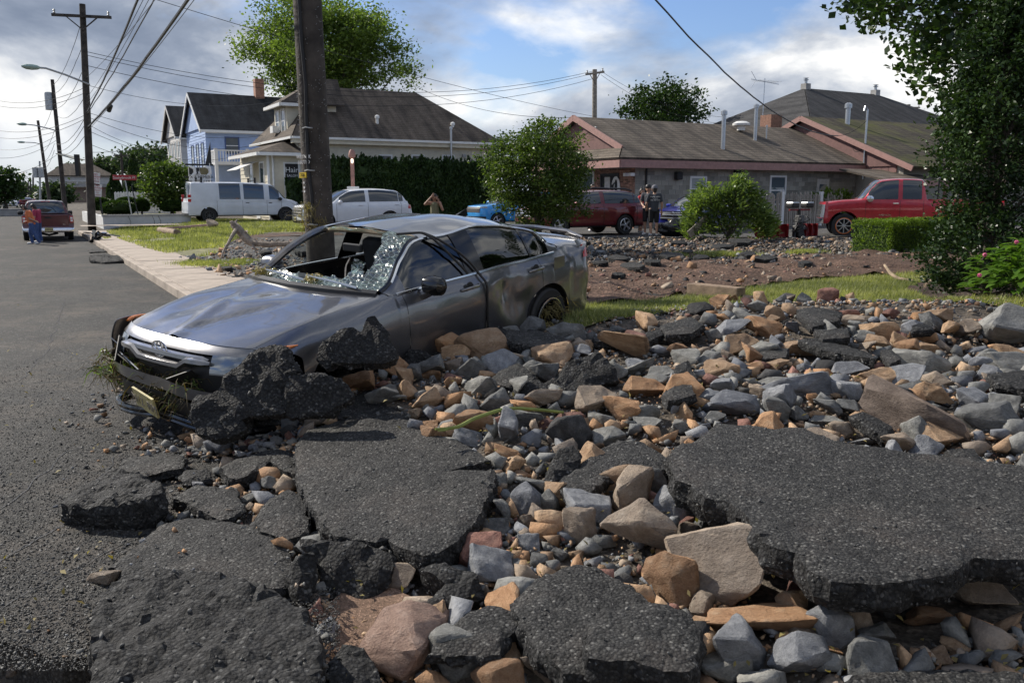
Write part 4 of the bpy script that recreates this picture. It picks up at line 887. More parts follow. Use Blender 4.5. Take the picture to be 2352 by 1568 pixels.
# ------------------------------------------------------------------ the wrecked sedan
m_, nt_, b_ = nodes('car_grey'); n_ = tex(nt_, 'ShaderNodeTexNoise', 300, Detail=2); n2_ = tex(nt_, 'ShaderNodeTexNoise', 2.5, Detail=6, Roughness=.7)
c_ = cramp(nt_, n_.outputs[0], [(.35, (.13,.13,.138)), (.65, (.205,.204,.214))]); link(nt_, mixc(nt_, cramp(nt_, n2_.outputs[0], [(.6, 0.0), (.85, .22)]), c_, (.16,.135,.11)), b_.inputs['Base Color'])
b_.inputs['Metallic'].default_value = .8; link(nt_, cramp(nt_, n2_.outputs[0], [(.45, .28), (.75, .44)]), b_.inputs['Roughness']); b_.inputs['Coat Weight'].default_value = 1.0; b_.inputs['Coat Roughness'].default_value = .05
MATS['car_grey'] = m_
def tintglass(name, col, mixf):
    m, nt, b = nodes(name); t = nt.nodes.new('ShaderNodeBsdfTransparent'); t.inputs[0].default_value = (*col, 1); g = nt.nodes.new('ShaderNodeBsdfGlossy'); g.inputs['Roughness'].default_value = .02
    fr = nt.nodes.new('ShaderNodeLayerWeight'); fr.inputs[0].default_value = .5; mx = nt.nodes.new('ShaderNodeMixShader'); link(nt, cramp(nt, fr.outputs['Facing'], [(0, mixf), (.6, mixf*1.6), (.8, .35), (1, 1.0)]), mx.inputs[0]); link(nt, t.outputs[0], mx.inputs[1]); link(nt, g.outputs[0], mx.inputs[2]); link(nt, mx.outputs[0], nt.nodes['Material Output'].inputs[0]); MATS[name] = m
tintglass('tint', (.16,.17,.17), .10); tintglass('clearglass', (.75,.8,.8), .05)
def shatter():
    m, nt, b = nodes('shattered'); v = tex(nt, 'ShaderNodeTexVoronoi', 24, feature='DISTANCE_TO_EDGE'); v2 = tex(nt, 'ShaderNodeTexVoronoi', 95, feature='DISTANCE_TO_EDGE'); n = tex(nt, 'ShaderNodeTexNoise', 5, Detail=5)
    e = cramp(nt, v.outputs['Distance'], [(.0, (.75,.75,.75)), (.05, (0,0,0))]); e2 = cramp(nt, v2.outputs['Distance'], [(.0, (.5,.5,.5)), (.08, (0,0,0))]); k = mixc(nt, 1.0, e, mixc(nt, 1.0, e2, cramp(nt, n.outputs[0], [(.42, 0.0), (.58, 1.0)]), 'MULTIPLY'), 'LIGHTEN')
    d = nt.nodes.new('ShaderNodeBsdfPrincipled'); d.inputs['Base Color'].default_value = (.55,.70,.65,1); d.inputs['Roughness'].default_value = .2
    t = nt.nodes.new('ShaderNodeBsdfTransparent'); t.inputs[0].default_value = (.55,.78,.70,1); g = nt.nodes.new('ShaderNodeBsdfGlossy'); g.inputs['Roughness'].default_value = .12; m1 = nt.nodes.new('ShaderNodeMixShader'); m1.inputs[0].default_value = .22
    link(nt, t.outputs[0], m1.inputs[1]); link(nt, g.outputs[0], m1.inputs[2]); mx = nt.nodes.new('ShaderNodeMixShader'); link(nt, k, mx.inputs[0]); link(nt, m1.outputs[0], mx.inputs[1]); link(nt, d.outputs[0], mx.inputs[2])
    bp = nt.nodes.new('ShaderNodeBump'); bp.inputs['Distance'].default_value = .03; link(nt, v.outputs['Color'], bp.inputs['Height']) if 'Color' in v.outputs else None; link(nt, v.outputs['Distance'], bp.inputs['Height']); link(nt, bp.outputs[0], g.inputs['Normal'])
    link(nt, mx.outputs[0], nt.nodes['Material Output'].inputs[0]); MATS['shattered'] = m
shatter()
def dents(x, y, z):
    """storm damage: crumpled bonnet, buckled roof rail, crushed left doors"""
    q = Vector((x, y, z)); dz = 0; dy = 0; dx = 0
    if z > .62 and x > -.6:      # bonnet
        dz += .022*noise.noise(Vector((x*1.9, y*1.8, 1)))+.004*noise.noise(Vector((x*6, y*5, 4)))+.022*max(0, 1-abs(y+.28-.35*x)/.10)*ss(-.4, .2, x)-.02*max(0, 1-abs(y-.2+.5*(x-.3))/.07)*ss(-.1, .3, x); dz -= .03*math.exp(-((x-.35)**2/.05+(y+.45)**2/.02)); dz += .02*math.sin(x*7+y*5)*math.exp(-((x-.1)**2+(y+.1)**2)/.1)
    if z > 1.15: dz += .010*noise.noise(Vector((x*3, y*3.5, 9)))-.05*math.exp(-((x+1.55)**2/.12+(y-.5)**2/.05))
    if y > .6 and x < -1.7 and x > -2.9 and .3 < z < 1.0:
        g = math.exp(-((x+2.25)**2/.12+(z-.68)**2/.07)); dy -= g*(.06+.05*noise.noise(Vector((x*4, z*3, 2)))+.018*noise.noise(Vector((x*9, z*6, 3))))
    if y > .5 and z < .9: dy += .012*noise.noise(Vector((x*2.5, z*3, 5)))
    if x < -3.2: dy += .02*noise.noise(Vector((x*5, z*5, 5)))*(1 if y > 0 else -1)
    return (x+dx, y+dy, z+dz)
def camry():
    p = dict(SEDAN); p.update(xc=-.56, xh=-1.20, Wr=.57, xr=-2.5, xb=-3.15, bow=.24, zf=.77, zc=.98, front=[(.77, .84, .86), (.70, .92, .89), (.57, .97, .91), (.43, .97, .91), (.30, .95, .90), (.20, .88, .88)])
    root = thing('wrecked_sedan', 'dark grey wrecked sedan with smashed windshield and torn front bumper half buried in rubble', 'car', (-1.987, 6.869, HC-1.726), (0, 0, 0))
    root.rotation_euler = (Matrix.Rotation(R(234.78), 3, 'Z')@Matrix.Rotation(R(3.48), 3, 'Y')@Matrix.Rotation(R(-2.62), 3, 'X')).to_euler()
    S = shell(p); Ff = fascia(p); Fr = fascia(p, True); wr = .335; arch = ((0, wr, .385), (-2.825, wr, .385)); D = dents
    def pan(name, s0, s1, t0, t1, ns, nt, sides, mat='car_grey', off=0.0, wh=arch, keep=None, solid=0.0, parent=root):
        return PM().patch(S, s0, s1, t0, t1, ns, nt, off, sides, wh, keep, D).build(name, mat, parent, solid=solid)
    e = .012
    pan('hood', .02, 1.93, 5.80, 8, 40, 24, (1, -1)).data.materials[0] = MATS['car_grey']
    pan('roof', 4.02, 5.98, 6.02, 8, 30, 20, (1, -1)); pan('trunk_lid', 8.05, 8.98, 5.5, 8, 14, 14, (1, -1))
    for sd in (1, -1):
        pan('front_fender', 0, 1.97, .3, 5.78, 50, 26, (sd,)); pan('fender_rear', 1.97, 2.38, .3, 4.98, 10, 24, (sd,)); pan('rear_quarter', 6.62, 9, .3, 5.0, 60, 24, (sd,)); pan('rear_shoulder', 7.98, 9, 5.0, 5.48, 14, 6, (sd,))
        f = pan('front_door', 2.40, 4.86, .9, 4.98, 40, 24, (sd,)); r = pan('rear_door', 4.89, 6.60, .9, 4.98, 40, 24, (sd,))
        pan('rocker', 2.40, 6.60, .0, .87, 30, 5, (sd,))
        # cabin frame strips around the windows
        for (s0, s1, t0, t1) in ((2.0, 8.0, 5.90, 6.02), (2.38, 8.0, 5.0, 5.06), (2.0, 2.6, 5.06, 5.9), (4.62, 4.98, 5.06, 5.9), (6.30, 6.40, 5.06, 5.9), (7.45, 8.0, 5.06, 5.9), (2.0, 2.38, 5.0, 5.06)):
            pan('pillar' if s1-s0 < 1 else 'window_rail', s0, s1, t0, t1, max(4, int((s1-s0)*8)), 8, (sd,), 'blackgloss' if s0 in (4.62, 6.30) else 'car_grey')
        g = pan('door_glass', 2.6, 4.62, 5.06, 5.9, 16, 10, (sd,), 'tint' if sd > 0 else 'clearglass', -.006); g = pan('rear_door_glass', 4.98, 6.30, 5.06, 5.9, 14, 10, (sd,), 'tint' if sd > 0 else 'clearglass', -.006); g = pan('quarter_glass', 6.40, 7.45, 5.06, 5.9, 12, 10, (sd,), 'tint', -.006)
        for nm, pts, rr in (('window_chrome', [(s, 5.03) for s in np.linspace(2.2, 7.7, 30)], .014), ('window_chrome', [(s, 5.93) for s in np.linspace(2.35, 7.6, 30)], .013)):
            P = [S.pt(*q) for q in pts]; P = [Vector(D(v.x, v.y*sd, v.z)) for v in P]; q = MB(); q.tube([v+Vector((0, .006*sd, 0)) for v in P], rr, 6); q.build(nm, 'chrome', root, True)
        for s_, par in ((4.55, f), (6.30, r)):
            c = S.pt(s_, 4.25); c = Vector(D(c.x, c.y*sd, c.z)); q = MB(); q.tube([c+Vector((.12, 0, -.01)), c+Vector((.10, .03*sd, 0)), c+Vector((-.08, .032*sd, .008)), c+Vector((-.12, 0, .008))], .015, 8); q.build('door_handle', 'car_grey', par, True)
            q = MB(); q.lathe([(.06, 0), (.058, .004)], c+Vector((.01, .002*sd, -.005)), (0, sd, 0), 14); q.build('handle_recess', 'black', par)
        P = [Vector(D(v.x, (v.y)*sd, v.z)) for v in [S.pt(s, 4.62) for s in np.linspace(2.4, 6.6, 24)]]
    # rear glass, spoiler, tail
    PM().patch(S, 6.1, 7.9, 6.2, 8, 10, 10, 0, (1, -1)).build('rear_window', 'tint', root); pan('rear_pillar', 6.0, 8.0, 6.02, 6.2, 10, 4, (1, -1)); 
    q = MB(); q.tube([S.pt(8.97, 5.8)+Vector((-.01, 0, .03)), S.pt(8.97, 6.8)+Vector((-.05, 0, .045)), S.pt(8.97, 8)+Vector((-.07, 0, .05))], [.012, .022, .022], 8); P = [(v[0], -v[1], v[2]) for v in q.v]; q.add(P, [f[::-1] for f in q.f]); q.build('spoiler', 'car_grey', root, True)
    PM().patch(Fr, 0, 5, 0, 8, 20, 22, 0, (1, -1), (), None, D).build('rear_bumper', 'car_grey', root)
    for sd in (1, -1):
        PM().patch(Fr, .7, 1.6, 3.2, 7.6, 6, 10, .010, (sd,)).build('taillight', 'redlamp', root)
        c = S.pt(7.9, 3.9)
    q = MB(); c = S.pt(7.55, 4.1); q.box(-.10, .10, 0, .003, -.09, .09); o = q.build('fuel_flap', 'car_grey', root, bevel=.002); o.location = (c.x, c.y+.002, c.z)
    # shark fin, mirrors
    q = MB(); q.add([(-.10,-.02,0),(.12,-.022,0),(.12,.022,0),(-.10,.02,0),(-.10,0,.075),(-.02,0,.05)], [(0,1,5),(0,5,4),(1,2,5),(2,3,4,5),(3,0,4),(0,3,2,1)]); o = q.build('antenna_fin', 'blackgloss', root); o.location = S.pt(5.9, 8)+Vector((0, 0, -.005))
    for sd in (1, -1):
        c = S.pt(2.72, 5.02); q = MB(); q.lathe([(.03, -.10), (.085, -.08), (.10, 0), (.085, .08), (.04, .11)], (0,0,0), (0,1,0), 14); q.v = [(v[0]*.8, v[1], v[2]*.85) for v in q.v]
        o = q.build('side_mirror', 'blackgloss' if sd > 0 else 'car_grey', root, True); o.location = (c.x-.12, sd*(c.y+.17), c.z+.045)
        q = MB(); q.tube([(0, -sd*.17, -.10), (0, -sd*.10, -.08), (.0, 0, -.04)], [.05, .04, .03], 8); q.build('mirror_stalk', 'car_grey', o, True)
    # windshield: torn rim of crazed glass round a hole
    def keep(s_, t_, sd):
        t = (8-t_)*sd          # -2 .. 2 across (positive = driver)
        n = noise.noise(Vector((s_*3, t*3, 5)))*.22+noise.noise(Vector((s_*9, t*9, 2)))*.10
        low = s_ < 2.30+.22*max(0, t*.5)+n*.8+.05; right = t > 1.25+n-.45*max(0, (s_-3.2))+.1; left = t < -1.86+n*.25; top = s_ > 3.93+n*.2
        return low or right or left or top
    def glassdef(x, y, z): return (x-.03*noise.noise(Vector((x*5, y*5, 3))), y, z+.035*noise.noise(Vector((x*6, y*6, 0)))-.015)
    PM().patch(S, 2.02, 3.99, 6.03, 8, 60, 46, .002, (1, -1), (), keep, glassdef).build('shattered_windshield', 'shattered', root, sharp=5, weld=False)
    q = MB(); cpts = [Vector(D(v.x, v.y, v.z)) for v in [S.pt(s, 6.0) for s in np.linspace(2.0, 4.0, 14)]]
    for sd in (1, -1): q = MB(); q.tube([Vector((v.x, v.y*sd, v.z)) for v in cpts], .022 if sd > 0 else .036, 8); q.build('windshield_frame', 'blackgloss' if sd > 0 else 'car_grey', root, True)
    hd = [S.pt(3.98, t) for t in np.linspace(6, 8, 8)]; q = MB(); q.tube([v+Vector((-.03, 0, -.035)) for v in hd]+[Vector((v.x-.03, -v.y, v.z-.035)) for v in hd[-2::-1]], .022, 6); q.build('torn_headliner', 'wood_pale', root, True)
    cw = [S.pt(1.98, t) for t in np.linspace(6, 8, 8)]; q = MB(); cc = [v+Vector((.02, 0, -.02)) for v in cw]+[Vector((v.x+.02, -v.y, v.z-.02)) for v in cw[-2::-1]]; q.tube(cc, .05, 6); q.build('cowl', 'black', root, True)
    for (y0, y1, x0) in ((.62, .05, -.12), (.02, -.45, -.02)):
        q = MB(); q.tube([(-.42, y0, 1.0), (-.38, (y0+y1)/2, 1.04), (-.40, y1, 1.05)], [.012, .010, .006], 6); q.build('wiper', 'steel', root, True)
    # interior
    q = MB(); q.box(-1.0, -.35, -.72, .72, .70, .93); q.build('dashboard', 'black', root, bevel=.05)
    q = MB(); q.box(-3.1, -.3, -.75, .75, .25, .40); q.build('cabin_floor', 'black', root)
    M('seat', (.035,.035,.037), .8, var=.2)
    for y in (.38, -.38):
        q = MB(); q.box(-1.75, -1.25, y-.25, y+.25, .40, .60); s1 = q.build('seat', 'seat', root, bevel=.06); q = MB(); q.obox((-1.83, y, .86), (1,0,-.2), (0,1,0), (.2,0,1), .07, .25, .33); q.build('seat_back', 'seat', s1, bevel=.06); q = MB(); q.obox((-1.92, y, 1.22), (1,0,-.1), (0,1,0), (.1,0,1), .05, .13, .09); q.build('headrest', 'seat', s1, bevel=.04)
    q = MB(); q.box(-2.75, -2.2, -.66, .66, .40, .60); s1 = q.build('rear_bench', 'seat', root, bevel=.06); q = MB(); q.obox((-2.75, 0, .85), (1,0,-.3), (0,1,0), (.3,0,1), .08, .66, .33); q.build('bench_back', 'seat', s1, bevel=.05)
    q = MB(); c = Vector((-1.0, .38, .92)); q.tube([c+Vector((.06*math.sin(a), .185*math.cos(a), .175*math.sin(a))) for a in np.linspace(0, 6.283, 20)], .015, 6, False); sw = q.build('steering_wheel', 'black', root, True); q = MB(); q.obox(c, (1,0,.3), (0,1,0), (-.3,0,1), .03, .07, .06); q.build('airbag_cover', 'black', sw, bevel=.02)
    q = MB(); q.obox((-.95, .05, 1.22), (1,0,0), (0,1,0), (0,0,1), .02, .11, .035); q.build('rear_view_mirror', 'black', root, bevel=.01)
    q = MB(); q.add([(-.92,.10,1.14),(-.95,.20,1.10),(-.93,.16,1.00),(-.90,.08,.98),(-.93,.03,1.05)], [(0,1,2,3,4)]); q.build('hanging_glass_shard', 'shattered', root)
    # cable draped over the roof rail
    q = MB()
    for k, (s0, sx) in enumerate(((4.0, 4.55), (4.05, 4.75))):
        P = [S.pt(3.8, 6.5)+Vector((0, 0, .02)), S.pt(4.1, 6.15)+Vector((0, .03, .03)), S.pt(s0+.2, 5.9)+Vector((0, .04, .01)), S.pt(sx-.1, 5.4)+Vector((0, .025, 0)), S.pt(sx+.05, 5.05)+Vector((0, .025, 0)), S.pt(sx+.1, 4.0)+Vector((0, .02, 0)), S.pt(sx+.12, 2.0)+Vector((0, .015, 0))]
        P = [Vector(D(*v)) for v in P]; P = [Vector(v) for v in pchip(np.array([tuple(v) for v in P]), np.linspace(0, len(P)-1, 30))]; q.tube(P if k else P[:20], .011, 6)
    q.build('loose_cable', 'black', root, True)
    # front: hood edge strip, grille surround, headlights, hanging bumper
    PM().patch(Ff, .05, .9, 0, 6.4, 6, 18, 0, (1, -1), (), None, None).build('front_panel', 'car_grey', root)
    for sd in (1, -1):
        PM().patch(Ff, .9, 1.9, 2.5, 6.9, 8, 14, .006, (sd,)).build('headlight', 'headlamp', root)
        pp = [Ff.pt(.85, c) for c in np.linspace(5.6, 7.8, 8)]; q = MB(); q.tube([Vector((v.x, (v.y+.012)*sd, v.z+.04)) for v in pp], [.008, .014, .018, .02, .018, .015, .01, .005], 6); q.build('amber_reflector', 'amber', root, True)
    PM().patch(Ff, .9, 4.6, 0, 7.6, 14, 20, -.05, (1, -1)).build('grille_cavity', 'black', root)
    for rr, c1 in ((1.25, 2.4), (1.7, 2.6)):
        P = [Ff.pt(rr, c) for c in np.linspace(c1, 0, 7)]; P = [Vector((v.x+.01, v.y, v.z+(.05 if abs(v.y) > .3 else 0)*(rr > 1.5))) for v in P]; P += [Vector((v.x, -v.y, v.z)) for v in P[-2::-1]]; q = MB(); q.tube(P, [.012]+[.028]*(len(P)-2)+[.012], 6); q.build('grille_strip', 'car_grey', root, True)
    c = Ff.pt(1.0, 0); q = MB()
    for (rx, ry, oz) in ((.085, .06, 0), (.03, .055, 0), (.06, .022, .03)): q.tube([Vector((c.x+.035, rx*math.cos(a), c.z+oz+ry*math.sin(a))) for a in np.linspace(0, 6.283, 22)], .006, 5, False)
    q.build('emblem', 'chrome', root, True)
    # the bumper, torn off and hanging low
    bz = lambda P, dz, dx: [Vector((v.x+dx, v.y, v.z+dz)) for v in P]
    def lower(r0, r1, c1, off, dz, dx, name, mat, parent=root, ns=6):
        q = PM().patch(Ff, r0, r1, 0, c1, ns, 20, off, (1, -1), (), None, lambda x, y, z: (x+dx+.04*noise.noise(Vector((y*3, z*3, 1))), y-.05, z+dz-.05*y+.03*noise.noise(Vector((y*2.2, 0, 3))))); return q.build(name, mat, parent)
    bp = lower(2.3, 2.9, 7.6, .03, -.02, .02, 'torn_bumper', 'car_grey'); lower(2.9, 4.0, 5.2, .015, -.05, .02, 'bumper_mesh', 'black', bp)
    for (r_, dz, dx, rad) in ((4.2, -.04, .05, .022), (4.75, -.03, .08, .02)):
        P = [Ff.pt(r_, c) for c in np.linspace(7.4, 0, 12)]; P = [Vector((v.x+dx, v.y-.03, v.z+dz-.06*v.y)) for v in P]; P += [Vector((v.x+.03, -v.y-.06, 2*dz*0+v.z-.05*v.y+.0)) for v in P[-2::-1]]; q = MB(); q.tube(P, rad, 8); q.build('bumper_lip', 'blackgloss', bp, True)
    c = Ff.pt(3.15, 0); q = MB(); q.box(-.008, .008, -.155, .155, -.08, .08); o = q.build('license_plate', 'plate', bp); o.location = (c.x+.075, -.10, c.z-.11); o.rotation_euler = (R(-6), R(14), R(-8)); text('plate_text', 'N12  RM', 'wood_grey', o, facing((.010, 0, -.005), (1, 0, 0)), .10)
    for k in range(9):     # bent shards of plastic in the gap
        c = Ff.pt(random.uniform(1.8, 2.8), random.uniform(.5, 7)); sd = random.choice((1, -1, -1)); q = MB(); u = Vector((random.uniform(-.3, .3), random.uniform(-1, 1), random.uniform(-.5, .5))).normalized(); w = u.orthogonal().normalized()
        q.obox((c.x+.02, c.y*sd, c.z), u, w, u.cross(w), random.uniform(.06, .16), random.uniform(.015, .04), .004); q.build('broken_trim', random.choice(['car_grey', 'black', 'black']), bp)
    PM().patch(Ff, .6, 2.5, 5.6, 7.9, 10, 10, .01, (-1,), (), None, lambda x, y, z: (x+.05+.10*(z-.6), y-.07-.12*max(0, .75-z), z+.02)).build('torn_fender_corner', 'car_grey', root, solid=.006)
    PM().patch(Ff, 2.4, 4.0, 5.4, 7.8, 8, 8, .02, (-1,), (), None, lambda x, y, z: (x+.06, y-.10, z-.03)).build('torn_bumper_corner', 'black', root, solid=.006)
    wheels(root, p, 'blackgloss', 10, skip=((True, 1),))
    q = MB()
    for sd in (1, -1):
        for x in (0, -2.825):
            n = 18; vs = []
            for k in range(n+1):
                a = math.pi*k/n*1.16-.08*math.pi
                for yy in (.90, .56): vs.append((x+math.cos(a)*.384, sd*yy, wr+math.sin(a)*.384))
            q.add(vs, [(2*i, 2*i+1, 2*i+3, 2*i+2) for i in range(n)])
    q.build('wheel_arch', 'black', root); q = MB(); q.box(-3.4, .5, -.74, .74, .18, .30); q.build('underbody', 'black', root)
    q = MB(); P = [Vector((.235*math.cos(a), .095, .235*math.sin(a))) for a in np.linspace(0, 6.283, 30)]; q.tube(P, .006, 5, False); o = q.build('rim_edge', 'chrome', root, True); o.location = (-2.825, .83, wr)
    return root, S, Ff
SEDAN_ROOT, SED_S, SED_F = camry()
# grass and roots packed into the broken nose and rear wheel
leafmat('mulchgrass', (.05,.035,.02), (.16,.12,.06), .2, .7)
def debris(name, label, centers, n, L, mat, spread):
    V, Fs = [], []; k = 0
    for _ in range(n):
        c = Vector(random.choice(centers))+Vector((random.gauss(0, spread), random.gauss(0, spread), random.gauss(0, spread*.6))); d = Vector((random.gauss(0, 1), random.gauss(0, 1), random.gauss(0, .5)-.25)).normalized(); w = d.orthogonal().normalized()*random.uniform(.002, .005); l = L*random.uniform(.4, 1.3); m = c+d*l*.5+Vector((0, 0, .1*l)); e = c+d*l+Vector((0, 0, -.35*l))
        V += [c-w, c+w, m+w, m-w, e]; Fs += [(k, k+1, k+2, k+3), (k+3, k+2, k+4)]; k += 5
    o = obj(name, mesh(name, V, Fs, mat)); tag(o, label, 'grass'); kind(o, 'stuff'); return o
SEDAN_ROOT.matrix_basis; bpy.context.view_layer.update(); MW = SEDAN_ROOT.matrix_world
nose = [MW@Vector((.86+random.uniform(-.05, .1), y, z)) for y in np.linspace(-.85, .35, 14) for z in (.50, .42, .36)]+[MW@Vector((.95, y, .33)) for y in (-.1, 0, .1, .2)]
debris('caught_grass', 'green grass packed into the wrecked sedan\'s torn bumper', nose, 520, .11, 'leaf_laurel', .035)
debris('caught_roots', 'brown roots and dry grass hanging from the wrecked sedan\'s nose', nose, 900, .15, 'mulchgrass', .04)
wl = [MW@Vector((-2.825+.16*math.cos(a), .93, .33+.16*math.sin(a))) for a in np.linspace(0, 6.2, 8)]+[MW@Vector((-3.2, .88, .35)), MW@Vector((-3.25, .85, .45))]
debris('caught_straw', 'straw and weeds stuck in the wrecked sedan\'s rear wheel', wl, 420, .13, 'drygrass', .04)
ws = [MW@Vector((-.45, y, 1.02)) for y in (.05, .12, -.55, -.6, .1)]
debris('wiper_straw', 'tuft of dry grass caught on the wrecked sedan\'s wipers', ws, 220, .09, 'drygrass', .03)
# ------------------------------------------------------------------ the other vehicles
M('paint_maroon', (.085,.018,.022), .3, .4, var=.1, coat=1.0); M('paint_white', (.72,.74,.77), .35, 0, var=.03, coat=.6); M('paint_van', (.62,.65,.70), .42, 0, var=.06, scale=2, coat=.4)
M('paint_blue', (.02,.30,.72), .3, .1, var=.05, coat=1.0); M('paint_navy', (.015,.03,.30), .28, .35, var=.08, coat=1.0); M('paint_red', (.14,.012,.018), .3, .35, var=.08, coat=1.0); M('paint_ford', (.48,.02,.035), .32, .2, var=.1, coat=1.0)
M('orange', (.7,.2,.05), .5, var=.1); M('plastic_red', (.20,.012,.015), .4, var=.15); M('grime', (.10,.10,.10), .8, var=.3)
HEAD_A = math.pi+TH; HEAD_PA = TH; HEAD_B = math.pi/2+TH
def wheelspot(u, v, z): p = onz(u, v, z); return p
def fwd(yaw): return Vector((math.cos(yaw), math.sin(yaw), 0))
def add_door_lines(root, S, sd, s_list): pass
# dark red pickup parked at the kerb, seen from behind
P_UP = dict(W=1.0, Wb=.93, Wr=.70, xf=.85, xsf=.5, xc=-.45, xh=-1.10, xr=-2.55, xb=-2.80, xe=-4.75, xsr=-4.70, zf=1.0, zc=1.14, zh=1.72, zt=1.76, zr=1.72, zb=1.16, ze=1.16, belt0=1.10, belt1=1.14, zs=.36, wb=3.6, wr=.38, bow=.15, bowr=.0, n=4, nr=9, bed=True, crown=.05, bb=0,
   front=[(1.0, .85, .96), (.8, .9, .98), (.5, .92, .99), (.36, .88, .96)], rear=[(1.15, -4.74, .97), (.95, -4.76, .99), (.75, -4.76, .99), (.60, -4.78, .99), (.52, -4.86, .99), (.40, -4.86, .97)],
   wins=((2.7, 4.7), (4.9, 6.4)), seams=(2.4, 4.8, 7.0), handles=(4.5, 6.2), lamp=(.1, .6, 3, 6.8), taillamp=(.0, .0, 7, 7.2), grille=(.1, .6, 2.6), rbump=(.66, .98), bumpmat='chrome', mirror='black', ms=1.35, arch=1.12, rimf=.6)
base = onz(118, 556, 0); a_, b_0 = ab(base); x, y = w2(.92, b_0+1.9)
rt, S, Ff, Fr = car('pickup_truck', 'dark maroon pickup truck parked at the kerb, seen from its tailgate', 'pickup truck', (x, y, 0), HEAD_B, P_UP, 'paint_maroon')
rt.scale = (.88, .88, .88); rt.location = Vector((x, y, 0))+fwd(HEAD_B)*3.6*.88
for sd in (1, -1):
    q = MB(); q.box(-4.79, -4.72, sd*.84, sd*.985, .78, 1.08); l = q.build('taillight', 'redlamp', rt, bevel=.015)
    for z in (.88, .99):
        q = MB(); q.box(-4.797, -4.785, sd*.87, sd*.96, z-.04, z+.04); q.build('lamp_lens', 'white', l)
    q = MB(); q.box(-4.70, -2.85, sd*.86, sd*.93, .72, 1.17); q.build('bed_wall', 'paint_maroon', rt)
q = MB(); q.box(-4.7, -2.85, -.9, .9, .66, .72); q.build('bed_floor', 'black', rt); q = MB(); q.box(-4.745, -4.68, -.88, .88, .66, 1.14); q.build('tailgate_inner', 'paint_maroon', rt)
q = MB(); q.box(-4.785, -4.755, -.80, .80, .64, 1.13); tg = q.build('tailgate', 'paint_maroon', rt, bevel=.012); q = MB(); q.box(-4.80, -4.78, -.13, .13, .98, 1.05); q.build('tailgate_handle', 'black', tg); text('badge_text', '4x4', 'chrome', tg, facing((-4.789, -.6, .72), (-1, 0, 0)), .07)
q = MB(); q.box(-2.68, -2.62, -.18, .18, 1.685, 1.72); q.build('brake_light', 'redlamp', rt)
q = MB(); q.box(-4.885, -4.87, -.16, .16, .42, .58); lp = q.build('license_plate', 'plate', rt); text('plate_text', 'D43HHX', 'black', lp, facing((-4.887, 0, .495), (-1, 0, 0)), .09)
q = MB(); q.tube([(-4.6, -.35, .34), (-4.6, 0, .26), (-4.6, .35, .34)], .05, 6); q.build('tow_hitch', 'black', rt, True)
# white panel van
VAN = dict(W=1.0, Wb=.98, Wr=.84, xf=.78, xsf=.45, xc=-.02, xh=-.72, xr=-4.72, xb=-4.86, xe=-4.95, xsr=-4.82, zf=1.02, zc=1.22, zh=1.98, zt=2.08, zr=2.06, zb=1.18, ze=1.02, belt0=1.14, belt1=1.16, zs=.34, wb=3.94, wr=.37, bow=.22, bowr=.03, n=3, nr=8, crown=.06, bb=.0,
   front=[(1.02, .78, .96), (.85, .86, .98), (.6, .90, .99), (.36, .86, .97)], rear=[(1.04, -4.96, .98), (.8, -4.97, .99), (.55, -4.99, .99), (.38, -4.99, .97)], wins=((2.85, 4.12), (4.3, 4.75), (4.82, 5.28)), seams=(2.55, 4.22, 5.33, 4.78), handles=(4.08, 4.68), lamp=(.1, .5, 3.6, 6.8), taillamp=(0, .01, 7.9, 7.95), grille=(.15, .6, 3.4), bumpmat='black', mirror='black', handle='black', ms=1.2, rimf=.6, fbump=(.7, .98), ht=3.9)
pr = onz(482, 511.5, .34); b0 = 46.2; k = b0/(pr.x*RD.x+pr.y*RD.y); ar = (pr.x*RP.x+pr.y*RP.y)*k; zg = HC+(pr.z-HC)*k; fx, fy = w2(ar+3.94, b0+1.0)
rt, S, Ff, Fr = car('panel_van', 'white panel van with black roof racks parked before the cream house', 'van', (fx, fy, zg), HEAD_PA, VAN, 'paint_van', rimmat='grime', style=8)
for xx in (-1.5, -4.2):
    q = MB(); q.bar((xx, -.8, 2.16), (xx, .8, 2.16), .05); r_ = q.build('roof_rack', 'black', rt)
    for sd in (1, -1):
        q = MB(); q.box(xx-.05, xx+.05, sd*.74-.03, sd*.74+.03, 2.02, 2.30); q.build('rack_post', 'black', r_)
for sd in (1, -1):
    q = MB(); q.box(-4.94, -4.78, sd*.965-.03, sd*.965+.03, 1.05, 1.42); l = q.build('taillight', 'redlamp', rt, bevel=.02); q = MB(); q.box(-4.95, -4.77, sd*.97-.032, sd*.97+.032, 1.20, 1.28); q.build('lamp_lens', 'white', l)
# white compact suv
SUV = dict(W=.93, Wb=.86, Wr=.66, xf=.80, xsf=.40, xc=-.30, xh=-1.15, xr=-3.1, xb=-3.50, xe=-3.72, xsr=-3.40, zf=.98, zc=1.10, zh=1.60, zt=1.66, zr=1.58, zb=1.12, ze=1.0, belt0=1.06, belt1=1.14, zs=.30, wb=2.70, wr=.36, bow=.2, bowr=.08, n=2.8, nr=3.2, bb=.05,
   front=[(.98, .80, .86), (.85, .88, .90), (.6, .92, .92), (.42, .92, .92), (.3, .88, .9)], rear=[(1.0, -3.74, .84), (.85, -3.78, .90), (.6, -3.84, .92), (.4, -3.82, .91), (.3, -3.76, .88)], wins=((2.75, 4.6), (4.75, 6.0), (6.08, 7.2)), seams=(2.4, 4.68, 6.4), handles=(4.4, 5.85), lamp=(.08, .26, 3.3, 7.0), taillamp=(0, .25, 4.5, 7.8), grille=(.12, .55, 3.4), bars=4, barmat='black', fplate=.68, fbump=(.75, .98), bumpmat='black')
